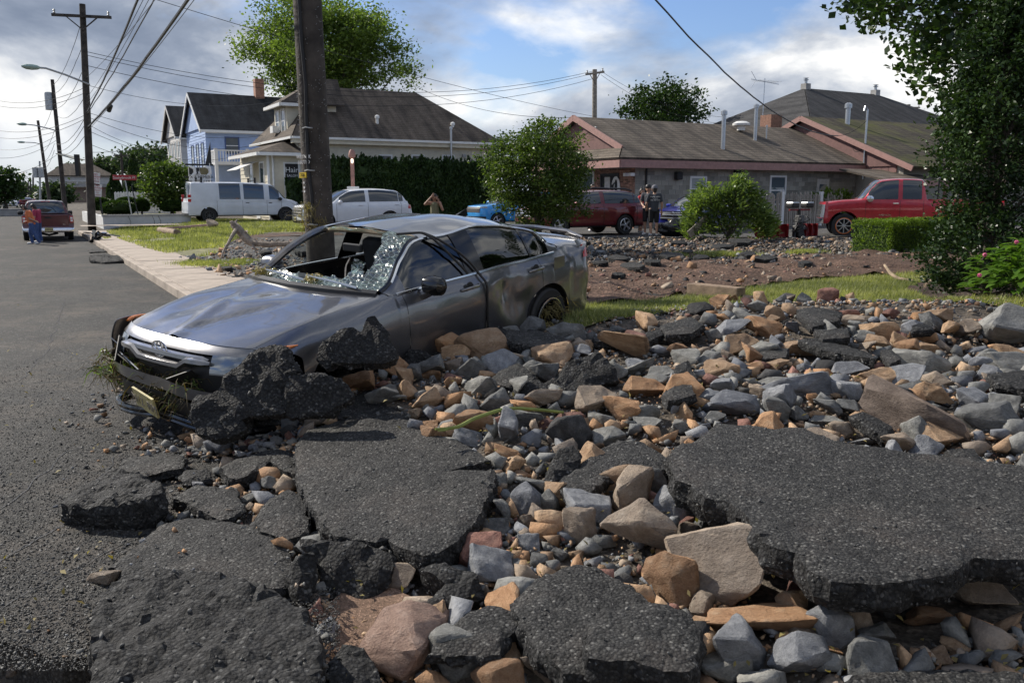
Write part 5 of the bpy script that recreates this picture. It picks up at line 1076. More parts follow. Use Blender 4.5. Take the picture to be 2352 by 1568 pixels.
yaw = HEAD_A; n0 = at(668, 525, 34.5); p0 = n0-fwd(yaw)*.95; p0 = Vector((p0.x, p0.y, .36))+Vector((fwd(yaw).y, -fwd(yaw).x, 0))*(-.6)
car('white_suv', 'white compact suv parked behind the thick utility pole', 'suv', p0, yaw, dict(SUV, wins=((2.75, 4.6), (4.75, 6.0), (6.08, 7.0))), 'paint_white', glass='glass', wins=None)
# bright blue boxy hatchback
BOX = dict(SUV); BOX.update(W=.90, Wb=.84, Wr=.68, xf=.74, xc=-.25, xh=-.95, xr=-2.95, xb=-3.15, xe=-3.25, xsr=-3.05, zf=.98, zc=1.08, zh=1.54, zt=1.60, zr=1.57, zb=1.10, ze=.98, wb=2.57, wr=.33, front=[(.98, .74, .84), (.85, .80, .88), (.6, .84, .9), (.3, .80, .88)], rear=[(.98, -3.27, .86), (.7, -3.32, .89), (.3, -3.3, .86)], wins=((2.75, 4.6), (4.75, 6.1), (6.2, 6.9)), taillamp=(0, .2, 5, 7.8), fplate=None, bars=1)
n0 = at(1085, 505, 38); p0 = n0-fwd(yaw)*.8
car('blue_hatchback', 'bright sky blue boxy hatchback parked before the tall hedge', 'car', (p0.x, p0.y, .30), yaw, BOX, 'paint_blue')
# dark red wagon
WAG = dict(SUV); WAG.update(W=.92, Wb=.85, Wr=.64, xf=.84, xc=-.30, xh=-1.15, xr=-3.15, xb=-3.55, xe=-3.86, xsr=-3.5, zf=.95, zc=1.08, zh=1.52, zt=1.57, zr=1.52, zb=1.12, ze=1.02, belt0=1.03, belt1=1.10, wb=2.745, wr=.345, zs=.30, front=[(.95, .84, .86), (.8, .92, .9), (.55, .96, .92), (.3, .90, .9)], rear=[(1.02, -3.86, .82), (.85, -3.90, .89), (.6, -3.94, .91), (.3, -3.86, .88)], taillamp=(0, .3, 4.5, 7.9), bars=4, barmat='chrome', wins=((2.75, 4.6), (4.75, 6.0), (6.08, 7.3)))
pf = onz(1283, 541, .40); b0 = 24.6; k = b0/(pf.x*RD.x+pf.y*RD.y); af = (pf.x*RP.x+pf.y*RP.y)*k; fx, fy = w2(af, b0+.8); zg = HC+(pf.z-HC)*k
rt, S, Ff, Fr = car('red_wagon', 'dark red station wagon with roof rails parked by the brick salon', 'car', (fx, fy, .37), yaw, WAG, 'paint_red')
for sd in (1, -1):
    q = MB(); q.tube([(-1.2, sd*.60, 1.55), (-1.5, sd*.62, 1.62), (-2.9, sd*.62, 1.60), (-3.2, sd*.6, 1.54)], .03, 6); q.build('roof_rail', 'black', rt, True)
# deep blue sedan nosing out behind the uprooted shrub
NIS = dict(SEDAN); NIS.update(bars=3, fplate=.60, ptxt='MZZ UY', grille=(.05, .52, 2.4), lamp=(.02, .34, 3.0, 7.4), zf=.80, front=[(.80, .80, .86), (.68, .90, .89), (.50, .93, .9), (.34, .92, .9), (.22, .86, .88)], wb=2.7, xr=-2.4, xb=-3.0, xe=-3.55, xsr=-3.2, rear=[(1.06, -3.55, .80), (.82, -3.6, .88), (.24, -3.55, .86)])
yv = math.atan2(-.80, -.60); n0 = onz(1545, 535, .36); p0 = n0-fwd(yv)*.85
rt, S, Ff, Fr = car('blue_sedan', 'deep blue sedan with a chrome grille standing by the grey block wall', 'car', (p0.x, p0.y, .36), yv, NIS, 'paint_navy')
c = Ff.pt(.8, 0); q = MB(); q.tube([Vector((c.x+.03, .07*math.cos(a), c.z+.07*math.sin(a))) for a in np.linspace(0, 6.283, 16)], .012, 5, False); q.build('emblem', 'chrome', rt, True)
# red heavy pickup
FRD = dict(P_UP); FRD.update(W=1.0, Wb=.95, Wr=.74, xf=.72, xsf=.55, xc=-.55, xh=-1.15, xr=-2.45, xb=-2.66, xe=-5.0, xsr=-4.95, zf=1.24, zc=1.36, zh=2.0, zt=2.06, zr=2.02, zb=1.32, ze=1.30, belt0=1.30, belt1=1.30, zs=.50, wb=3.6, wr=.42, front=[(1.24, .72, .95), (.95, .76, .98), (.65, .8, .99), (.5, .78, .96)], rear=[(1.30, -4.98, .97), (.9, -5.0, .99), (.5, -5.0, .97)], wins=((2.65, 4.85), (5.05, 5.95)), seams=(2.35, 4.95, 6.4), handles=(4.75,), handle='chrome', arch=1.2, rimf=.62, fbump=(.62, .99), bumpmat='chrome', mirror='chrome', ms=1.7)
pf = onz(1939, 548, .22); 
rt, S, Ff, Fr = car('red_pickup', 'bright red heavy pickup truck with orange wheel rings behind the clipped hedge', 'pickup truck', (pf.x-.02, pf.y+.35, .27), R(165), FRD, 'paint_ford', rimmat='steel', style=8)
for w_ in [c for c in rt.children if c.name.startswith('wheel') and 'arch' not in c.name]:
    q = MB(); q.tube([Vector((.265*math.cos(a), .10, .265*math.sin(a))) for a in np.linspace(0, 6.283, 26)], .02, 6, False); q.build('rim_ring', 'orange', w_, True)
for sd in (1, -1): q = MB(); q.box(-4.9, -2.75, sd*.86, sd*.93, .85, 1.33); q.build('bed_wall', 'paint_ford', rt)
q = MB(); q.box(-4.9, -2.75, -.9, .9, .80, .86); q.build('bed_floor', 'black', rt); text('badge_text', 'F-250', 'white', rt, facing((-.62, .985, 1.10), (0, 1, 0)), .11); text('side_text', 'SUPER DUTY', 'chrome', rt, facing((-1.3, 1.005, .80), (0, 1, 0)), .07)
q = MB(); q.tube([(-3.0, .6, 1.3), (-3.0, .6, 2.0)], .03, 6); bl = q.build('bed_light_post', 'black', rt); q = MB(); q.lathe([(.06, 0), (.08, .03), (.08, .09), (.05, .11)], (-3.0, .6, 2.0), (0,0,1), 10); q.build('work_light', 'white', bl, True)
# red snow plough on the front of the heavy pickup
pc = onz(1836, 552, .25); pl = thing('snow_plough', 'red snow plough with two headlamps parked beside the picket fence', 'snow plough', (pc.x, pc.y+.6, .24), (0, 0, TH))
for (x0, x1) in ((-1.75, -.28), (.10, 1.15)):
    q = MB(); n = 8; prof = [(-.02+.10*math.sin(t*3.1), 0.08+t*.46) for t in np.linspace(0, 1, n)]; vs = [(x, yy, zz) for x in (x0, x1) for yy, zz in prof]+[(x, yy+.04, zz) for x in (x0, x1) for yy, zz in prof]
    q.add(vs, [(i, n+i, n+i+1, i+1) for i in range(n-1)]+[(2*n+i, 2*n+i+1, 3*n+i+1, 3*n+i) for i in range(n-1)]+[(n-1, 2*n-1, 4*n-1, 3*n-1), (0, 2*n, 3*n, n)]); bl = q.build('blade', 'plastic_red', pl)
    q = MB(); q.box(x0+.1, x0+.42, -.04, .06, .38, .46); q.build('sticker', 'white', bl)
    for xx in np.linspace(x0+.15, x1-.1, 4): q = MB(); q.box(xx-.02, xx+.02, -.10, .03, .05, .54); q.build('blade_rib', 'plastic_red', bl)
q = MB(); q.box(-.22, .04, -.40, -.10, .1, .50); q.build('mount_block', 'black', pl, bevel=.04)
for xx in (-.32, .14): q = MB(); q.bar((xx, -.3, .1), (-.09, -.25, .9), .07); q.build('lift_strut', 'black', pl)
q = MB(); q.obox((-.09, -.3, .72), (1,0,0), (0,1,0), (0,0,1), .14, .10, .12); q.build('pump_box', 'grime', pl, bevel=.03); q = MB(); q.tube([(-.1, -.25, .6), (-.1, -.25, 1.05)], .06, 8); q.build('lift_tower', 'black', pl)
q = MB(); q.bar((-.55, -.25, 1.02), (.42, -.25, 1.02), .06); q.build('lamp_bar', 'plastic_red', pl)
for xx in (-.42, .28):
    q = MB(); q.box(xx-.17, xx+.17, -.42, -.10, 1.08, 1.26); h = q.build('plough_lamp', 'black', pl, bevel=.05); q = MB(); q.box(xx-.16, xx+.16, -.43, -.12, 1.22, 1.28); q.build('lamp_cap', 'steel', h, bevel=.03)
for k in range(7): q = MB(); P = [Vector((-.3+random.uniform(-.1, .6), -.3+random.uniform(-.2, .1), .8-.1*j)) for j in range(6)]; q.tube(P, .015, 5); q.build('hydraulic_hose', 'black', pl, True)
# far traffic down the street
for k, (u, v, Y, pt, yw, lb) in enumerate([(22, 0, 120, 'paint_white', -HEAD_B*0+HEAD_B+math.pi, 'white car coming down the far street'), (47, 0, 150, 'paint_navy', HEAD_B+math.pi, 'dark blue car on the far street behind the white one'), (60, 0, 125, 'paint_red', HEAD_B, 'dark red car driving away on the far street'), (88, 0, 165, 'paint_van', HEAD_B, 'pale car far down the street by the poles')]):
    p0 = at(u, 455, Y); car('car', lb, 'car', (p0.x, p0.y, 0), yw, dict(SEDAN), pt, 'cars on the far street')
# ------------------------------------------------------------------ buildings
M('siding_cream', (.62,.57,.45), .6, var=.08, scale=2); M('siding_blue', (.36,.47,.70), .6, var=.08, scale=2); M('siding_grey', (.55,.54,.52), .65, var=.08, scale=2); M('trim_white', (.74,.74,.72), .5, var=.05)
M('trim_blue', (.05,.09,.24), .5, var=.08); M('trim_pink', (.33,.185,.16), .6, var=.12); M('siding_pink', (.20,.105,.095), .75, var=.14, objrand=.15, scale=5); M('brick', (.28,.15,.105), .85, var=.25, scale=9, island=.3, objrand=.45); M('mortar', (.36,.33,.30), .9, var=.1)
M('block', (.31,.295,.255), .9, var=.16, objrand=.3, scale=1.2, bmp=.004, bscale=60, dirt=((.08,.075,.06), .9, .55, .8)); M('room', (.03,.03,.032), .9, var=0); M('curtain', (.55,.53,.50), .8, var=.1); M('shop_brown', (.26,.19,.15), .8, var=.1)
def shingles(name, c1, c2, moss=None):
    m, nt, b = nodes(name); tc = nt.nodes.new('ShaderNodeTexCoord'); n = tex(nt, 'ShaderNodeTexNoise', 1.1, Detail=8, Roughness=.65); n2 = tex(nt, 'ShaderNodeTexNoise', 14, Detail=4)
    w = nt.nodes.new('ShaderNodeTexWave'); w.wave_type = 'BANDS'; w.bands_direction = 'Z'; link(nt, tc.outputs['Object'], w.inputs[0]); w.inputs['Scale'].default_value = 2.6; w.wave_profile = 'SAW'; w.inputs['Distortion'].default_value = .15
    c = cramp(nt, n.outputs[0], [(.3, c1), (.7, c2)]); c = mixc(nt, 1.0, c, cramp(nt, n2.outputs[0], [(.3, (.7,.7,.7)), (.7, (1.25,1.25,1.25))]), 'MULTIPLY'); c = mixc(nt, 1.0, c, cramp(nt, w.outputs[0], [(0, (.45,.45,.45)), (.3, (1,1,1)), (1, (1.15,1.15,1.15))]), 'MULTIPLY')
    st = nt.nodes.new('ShaderNodeMapping'); link(nt, tc.outputs['Object'], st.inputs[0]); st.inputs['Scale'].default_value = (1.6, .22, .22); sn = nt.nodes.new('ShaderNodeTexNoise'); link(nt, st.outputs[0], sn.inputs[0]); sn.inputs['Scale'].default_value = 1.6; sn.inputs['Detail'].default_value = 6; c = mixc(nt, 1.0, c, cramp(nt, sn.outputs[0], [(.35, (.68,.68,.68)), (.62, (1.3,1.28,1.24))]), 'MULTIPLY')
    if moss: n3 = tex(nt, 'ShaderNodeTexNoise', .55, Detail=8, Roughness=.7); c = mixc(nt, cramp(nt, n3.outputs[0], [(.45, 0.0), (.68, .75)]), c, moss)
    link(nt, c, b.inputs['Base Color']); b.inputs['Roughness'].default_value = .9; b.inputs['Specular IOR Level'].default_value = .25; bump(nt, b, w.outputs[0], .012); MATS[name] = m
shingles('roof_black', (.018,.02,.024), (.045,.047,.052)); shingles('roof_brown', (.055,.045,.037), (.12,.098,.08)); shingles('roof_dark', (.035,.035,.037), (.06,.06,.063)); shingles('roof_moss', (.05,.042,.033), (.10,.085,.06), (.10,.11,.018)); shingles('roof_slate', (.075,.062,.05), (.16,.135,.11))
def walls(root, a0, a1, b0, b1, z0, z1, mat, name='wall'):
    t = .18
    for (x0, x1, y0, y1) in ((a0, a1, b0, b0+t), (a0, a1, b1-t, b1), (a0, a0+t, b0+t, b1-t), (a1-t, a1, b0+t, b1-t)): q = mb(root); q.box(x0, x1, y0, y1, z0, z1); q.build(name, mat, root)
def boards(root, fixed, val, c0, c1, z0, z1, h, mat, out=-1, clip=None, name='siding_board'):
    """lapped clapboards, one object each; fixed is 'a' or 'b', outward side -1"""
    z = z0; o = []
    while z < z1-.01:
        zt = min(z+h, z1); lo, hi = c0, c1
        if clip:
            r = clip((z+zt)/2)
            if r is None: z += h; continue
            lo, hi = r
        q = mb(root); d0, d1 = val+out*.035, val+out*.012
        if fixed == 'b': q.add([(lo,d0,z),(hi,d0,z),(hi,d1,zt),(lo,d1,zt),(lo,val,z),(hi,val,z),(hi,val,zt),(lo,val,zt)], [(0,1,2,3),(0,4,5,1),(3,2,6,7),(0,3,7,4),(1,5,6,2)])
        else: q.add([(d0,lo,z),(d0,hi,z),(d1,hi,zt),(d1,lo,zt),(val,lo,z),(val,hi,z),(val,hi,zt),(val,lo,zt)], [(0,1,2,3),(0,4,5,1),(3,2,6,7),(0,3,7,4),(1,5,6,2)])
        q.build(name, mat, root); z += h
def window(root, fixed, val, c0, c1, z0, z1, fm='trim_white', glass='glasslite', out=-1, sash=True, name='window'):
    t = .09; d0, d1 = val+out*.07, val-out*.02
    def bx(q, x0, x1, za, zb, e0, e1):
        if fixed == 'b': q.box(x0, x1, min(e0, e1), max(e0, e1), za, zb)
        else: q.box(min(e0, e1), max(e0, e1), x0, x1, za, zb)
    q = mb(root); bx(q, c0, c1, z0, z1, val+out*.04, val+out*.02); w = q.build(name, glass, root)
    for (x0, x1, za, zb) in ((c0-t, c0, z0-t, z1+t), (c1, c1+t, z0-t, z1+t), (c0, c1, z1, z1+t), (c0, c1, z0-t, z0)): q = mb(root); bx(q, x0, x1, za, zb, d0, d1); q.build('window_frame', fm, w)
    if sash: q = mb(root); bx(q, c0, c1, (z0+z1)/2-.03, (z0+z1)/2+.03, val+out*.06, val+out*.041); q.build('sash', 'trim_white', w)
    return w
def roofplane(root, pts, t, mat, name='roof'):
    P = [Vector(p) for p in pts]; n = (P[1]-P[0]).cross(P[2]-P[0]).normalized(); n = n if n.z > 0 else -n; q = mb(root); q.slab([p+n*t for p in P] if True else P, n, t); return q.build(name, mat, root)
def gutter(root, p, q_, r=.06, mat='trim_white', name='gutter'): q = mb(root); q.bar(p, q_, r*2, r*2.2); q.build(name, mat, root)
def pipe(root, a, b, z0, z1, r, mat='steel', name='vent_pipe', cap=True):
    q = mb(root); q.tube([(a, b, z0), (a, b, z1)], r, 10); o = q.build(name, mat, root, True)
    if cap: q = mb(root); q.lathe([(r*1.5, 0), (r*1.5, r*1.6), (r*.6, r*2.2)], (a, b, z1), (0,0,1), 10); q.build('pipe_cap', mat, o, True)
# --- cream house with the hipped roof
def cream():
    b0 = 49.5; aL = onb(686, 320, b0)[0]; aR = onb(1135, 330, b0)[0]; ze = onb(760, 318, b0)[1]; dep = 9.0; b1 = b0+dep; g = .3
    r = sthing('cream_house', 'cream clapboard house with hipped brown roof, dormer and hair salon porch', 'house', (aL+aR)/2, (b0+b1)/2, g)
    walls(r, aL, aR, b0, b1, g, ze-.1, 'siding_cream'); boards(r, 'b', b0, aL, aR, g+.2, ze-.35, .25, 'siding_cream'); boards(r, 'a', aL, b0, b1, g+.2, ze-.35, .25, 'siding_cream')
    o = .5; zr = onb(800, 206, b0+dep/2)[1]; ar0, ar1 = aL+2.2, onb(955, 214, b0+dep/2)[0]; bm_ = (b0+b1)/2; E = lambda a, b: (a, b, ze-.05); A, B_, C_, D_ = E(aL-o, b0-o), E(aR+o, b0-o), E(aR+o, b1+o), E(aL-o, b1+o); P, Q = (ar0, bm_, zr), (ar1, bm_, zr)
    roofplane(r, [A, B_, Q, P], .08, 'roof_brown'); roofplane(r, [C_, D_, P, Q], .08, 'roof_brown'); roofplane(r, [B_, C_, Q], .08, 'roof_brown'); roofplane(r, [D_, A, P], .08, 'roof_brown')
    q = mb(r); q.box(aL-o+.02, aR+o-.02, b0-o+.02, b0-.05, ze-.34, ze-.10); q.build('soffit', 'siding_cream', r); gutter(r, (aL-o, b0-o-.06, ze-.04), (aR+o, b0-o-.06, ze-.04)); gutter(r, (aL-o-.06, b0-o, ze-.04), (aL-o-.06, b1+o, ze-.04))
    for u, v in ((864, 290), (1037, 305)): a, z = onb(u, v, b0+1.2); pipe(r, a, b0+1.0, z-.4, z+.45, .09, 'trim_white')
    a, z = onb(1036, 340, b0-.6); pipe(r, a, b0-.62, g+2.2, ze+.75, .07, 'steel', 'vent_stack')
    for u in (886, 1030, 960): a, z = onb(u, 372, b0-.05); window(r, 'b', b0, a-.35, a+.35, z-.5, z+.35)
    a, z = onb(1065, 358, b0); q = mb(r); q.box(a-.12, a+.12, b0-.12, b0-.03, z-.1, z+.1); q.build('vent_box', 'concrete_grey', r)
    # dormer on the street slope
    ad0 = aL-.1; z0 = ze+.25; z1 = z0+1.75; bd0, bd1 = bm_-2.6, bm_+.2; q = mb(r); q.box(ad0, ad0+3.0, bd0, bd1, z0-.2, z1); d = q.build('dormer', 'siding_cream', r); d2 = [(ad0-.45, bd0-.45, z1-.02), (ad0-.45, bd1+.45, z1-.02), (ad0+3.4, bd1+.45, z1-.02), (ad0+3.4, bd0-.45, z1-.02)]
    ap = (ad0+2.4, (bd0+bd1)/2, z1+1.7); ap2 = (ad0+3.6, (bd0+bd1)/2, z1+1.7)
    roofplane(r, [d2[0], d2[1], ap], .07, 'roof_brown', 'dormer_roof'); roofplane(r, [d2[3], d2[0], ap, ap2], .07, 'roof_brown', 'dormer_roof'); roofplane(r, [d2[1], d2[2], ap2, ap], .07, 'roof_brown', 'dormer_roof')
    gutter(r, (ad0-.47, bd0-.45, z1-.06), (ad0-.47, bd1+.45, z1-.06), .08, 'trim_white', 'dormer_fascia'); gutter(r, (ad0-.45, bd0-.47, z1-.06), (ad0+2.2, bd0-.47, z1-.06), .08, 'trim_white', 'dormer_fascia')
    boards(r, 'b', bd0, ad0, ad0+2.6, z0, z1-.1, .22, 'siding_cream')
    for k in (0, 1):
        w = window(r, 'a', ad0, bd0+.35+1.25*k, bd0+1.05+1.25*k, z0+.25, z1-.3)
    q = mb(r); q.box(ad0-.45, ad0-.05, bd0+1.62, bd0+2.25, z0+.2, z0+.6); q.build('air_conditioner', 'trim_white', r)
    # low porch wing towards the street
    pa0, pa1 = aL-1.9, aL; pb0, pb1 = b0-.3, b0+6.5; zp = onb(600, 352, pb0)[1]
    walls(r, pa0, pa1, pb0, pb1, g, zp, 'siding_cream'); boards(r, 'b', pb0, pa0, pa1, g+.2, zp-.1, .25, 'siding_cream'); boards(r, 'a', pa0, pb0, pb1, g+.2, zp-.1, .25, 'siding_cream')
    A, B_, C_ = (pa0-.6, pb0-.6, zp), (pa1+.6, pb0-.6, zp), (pa1+.6, pb0+2.4, zp+1.0); D_, E_ = (pa0+2.3, pb0+2.4, zp+1.0), (pa0-.6, pb1, zp)
    roofplane(r, [A, B_, C_, D_], .07, 'roof_brown', 'porch_roof'); roofplane(r, [A, D_, (pa0+2.3, pb1, zp+1.0), E_], .07, 'roof_brown', 'porch_roof'); gutter(r, (pa0-.62, pb0-.66, zp-.05), (pa1+.6, pb0-.66, zp-.05), .08); gutter(r, (pa0-.66, pb0-.6, zp-.05), (pa0-.66, pb1, zp-.05), .08)
    w = window(r, 'b', pb0, pa1-.95, pa1-.2, g+1.15, zp-.55, 'trim_white', 'room', sash=False); text('sign_text', 'Hair', 'white', w, Matrix.Translation((-r['off'][0], -r['off'][1], -r['off'][2]))@facing((pa1-.58, pb0-.06, zp-.9), (0, -1, 0)), .42); text('sign_text', 'SALON', 'white', w, Matrix.Translation((-r['off'][0], -r['off'][1], -r['off'][2]))@facing((pa1-.55, pb0-.06, zp-1.22), (0, -1, 0)), .2)
    for bb in (pb0+.8, pb0+3.4): window(r, 'a', pa0, bb, bb+.9, g+1.0, zp-.5)
    q = mb(r); q.box(pa0-.05, pa0-.01, pb0+2.1, pb0+3.0, g+.1, g+2.2); q.build('door', 'trim_white', r)
    for (x, y) in ((pa0+.0, pb0-.02),): q = mb(r); q.box(x-.06, x+.06, y-.08, y, g, zp); q.build('corner_board', 'trim_white', r)
    q = mb(r); q.slab([(pa0-.05, pb0+1.9, zp-.35), (pa0-.05, pb0+4.6, zp-.35), (pa0-1.3, pb0+4.6, zp-.85), (pa0-1.3, pb0+1.9, zp-.85)], (0, 0, 1), .03); q.build('awning', 'trim_white', r)
    pipe(r, pa0+.25, pb0-.12, g, zp, .06, 'trim_white', 'downspout', False)
cream()
# --- blue gabled house
def gable_house(name, label, a0, a1, b0, b1, g, ze, zr, side, roof, trim, o=.45, bh=.22):
    r = sthing(name, label, 'house', (a0+a1)/2, (b0+b1)/2, g); bm_ = (b0+b1)/2
    walls(r, a0, a1, b0, b1, g, ze, side); q = mb(r); q.slab([(a0, b0, ze), (a0, b1, ze), (a0, bm_, zr)], (-1, 0, 0), -.15); q.build('gable_wall', side, r); q = mb(r); q.slab([(a1, b0, ze), (a1, b1, ze), (a1, bm_, zr)], (1, 0, 0), -.15); q.build('gable_wall', side, r)
    boards(r, 'b', b0, a0, a1, g+.3, ze-.1, bh, side); sl = (zr-ze)/(bm_-b0)
    def clip(z):
        if z <= ze: return (b0, b1)
        d = (z-ze)/sl; return (b0+d, b1-d) if b0+d < b1-d-.2 else None
    boards(r, 'a', a0, b0, b1, g+.3, zr-.1, bh, side, clip=clip)
    d = sl*o
    roofplane(r, [(a0-o, b0-o, ze-d), (a1+o, b0-o, ze-d), (a1+o, bm_, zr), (a0-o, bm_, zr)], .10, roof); roofplane(r, [(a1+o, b1+o, ze-d), (a0-o, b1+o, ze-d), (a0-o, bm_, zr), (a1+o, bm_, zr)], .10, roof)
    for (p, q_) in (((a0-o, b0-o, ze-d-.05), (a0-o, bm_, zr-.05)), ((a0-o, b1+o, ze-d-.05), (a0-o, bm_, zr-.05))): q = mb(r); q.bar(p, q_, .08, .24); q.build('rake_board', trim, r)
    gutter(r, (a0-o, b0-o-.05, ze-d), (a1+o, b0-o-.05, ze-d), .08); q = mb(r); q.box(a0, a1, b0-o, b0, ze-d-.12, ze-d-.06); q.build('soffit', trim, r); return r
aB = 12.5; bB, zE = ona(472, 303, aB); zR = ona(434, 213, aB-.4)[1]; bB1 = bB+8.2; aB1 = aB+14
blue = gable_house('blue_house', 'pale blue clapboard house with black gable roof and white upper balcony', aB, aB1, bB, bB1, .2, zE+.35, zR, 'siding_blue', 'roof_black', 'trim_white')
for u0, u1 in ((434, 438), (446, 451), (457, 462)):
    w0, z0 = ona(u0, 345, aB); w1, z1 = ona(u1, 345, aB)
for k, bb in enumerate((bB+.9, bB+3.0, bB+5.2)): window(blue, 'a', aB, bb, bb+.95, 3.7, 5.6, 'trim_blue')
for k, bb in enumerate((bB+1.5, bB+4.6)): window(blue, 'a', aB, bb, bb+.95, .9, 2.7, 'trim_blue')
a0, z0 = onb(520, 352, bB); a1, z1 = onb(546, 318, bB); window(blue, 'b', bB, a0, a1, z0, z1, 'trim_blue')
pa0, pz0 = onb(497, 370, bB-2.2); pa1, _ = onb(640, 370, bB-2.2); q = mb(blue); q.box(pa0, pa1, bB-2.2, bB-.04, pz0-.25, pz0-.02); q.build('balcony_floor', 'trim_white', blue); zt_ = onb(500, 345, bB-2.2)[1]
q = mb(blue); q.bar((pa0, bB-2.15, zt_), (pa1, bB-2.15, zt_), .09); q.build('balcony_rail', 'trim_white', blue); q = mb(blue); q.bar((pa0, bB-2.15, zt_), (pa0, bB-.05, zt_), .09); q.build('balcony_rail', 'trim_white', blue)
for a in np.arange(pa0+.12, pa1, .2): q = mb(blue); q.box(a-.03, a+.03, bB-2.18, bB-2.12, pz0-.02, zt_); q.build('baluster', 'trim_white', blue)
for b in np.arange(bB-2.0, bB-.1, .2): q = mb(blue); q.box(pa0-.03, pa0+.03, b-.03, b+.03, pz0-.02, zt_); q.build('baluster', 'trim_white', blue)
for a in (pa0, (pa0+pa1)/2, pa1): q = mb(blue); q.box(a-.11, a+.11, bB-2.25, bB-2.05, .3, zt_+.14); q.build('porch_post', 'trim_white', blue)
ca, cz = onb(594, 205, (bB+bB1)/2); q = mb(blue); q.box(ca-.35, ca+.35, (bB+bB1)/2-.4, (bB+bB1)/2+.3, zR-.8, zR+1.4); q.build('chimney', 'brick', blue)
aG = 12.5; bG, zE = ona(415, 322, aG); zR = ona(384, 261, aG-.4)[1]
grey = gable_house('grey_house', 'tall grey house with steep dark gable beyond the blue house', aG, aG+10, bG, bG+7.5, .2, zE+.5, zR+.6, 'siding_grey', 'roof_dark', 'siding_grey', .5)
for k in range(4): window(grey, 'a', aG, bG+.6+1.75*k, bG+1.35+1.75*k, 3.6, 6.3, 'trim_white')
q = mb(grey); q.slab([(aG+.9, bG-.35, zE+.4), (aG+2.9, bG-.35, zE+.4), (aG+1.9, bG-.35, zE+2.6)], (0, -1, 0), .3); gd = q.build('small_gable', 'siding_grey', grey)
for s_ in (-1, 1): roofplane(grey, [(aG+1.9+s_*1.35, bG-.7, zE+.15), (aG+1.9, bG-.7, zE+2.85), (aG+1.9, bG+3.0, zE+2.85), (aG+1.9+s_*1.35, bG+.6, zE+.15)], .08, 'roof_dark', 'small_roof')
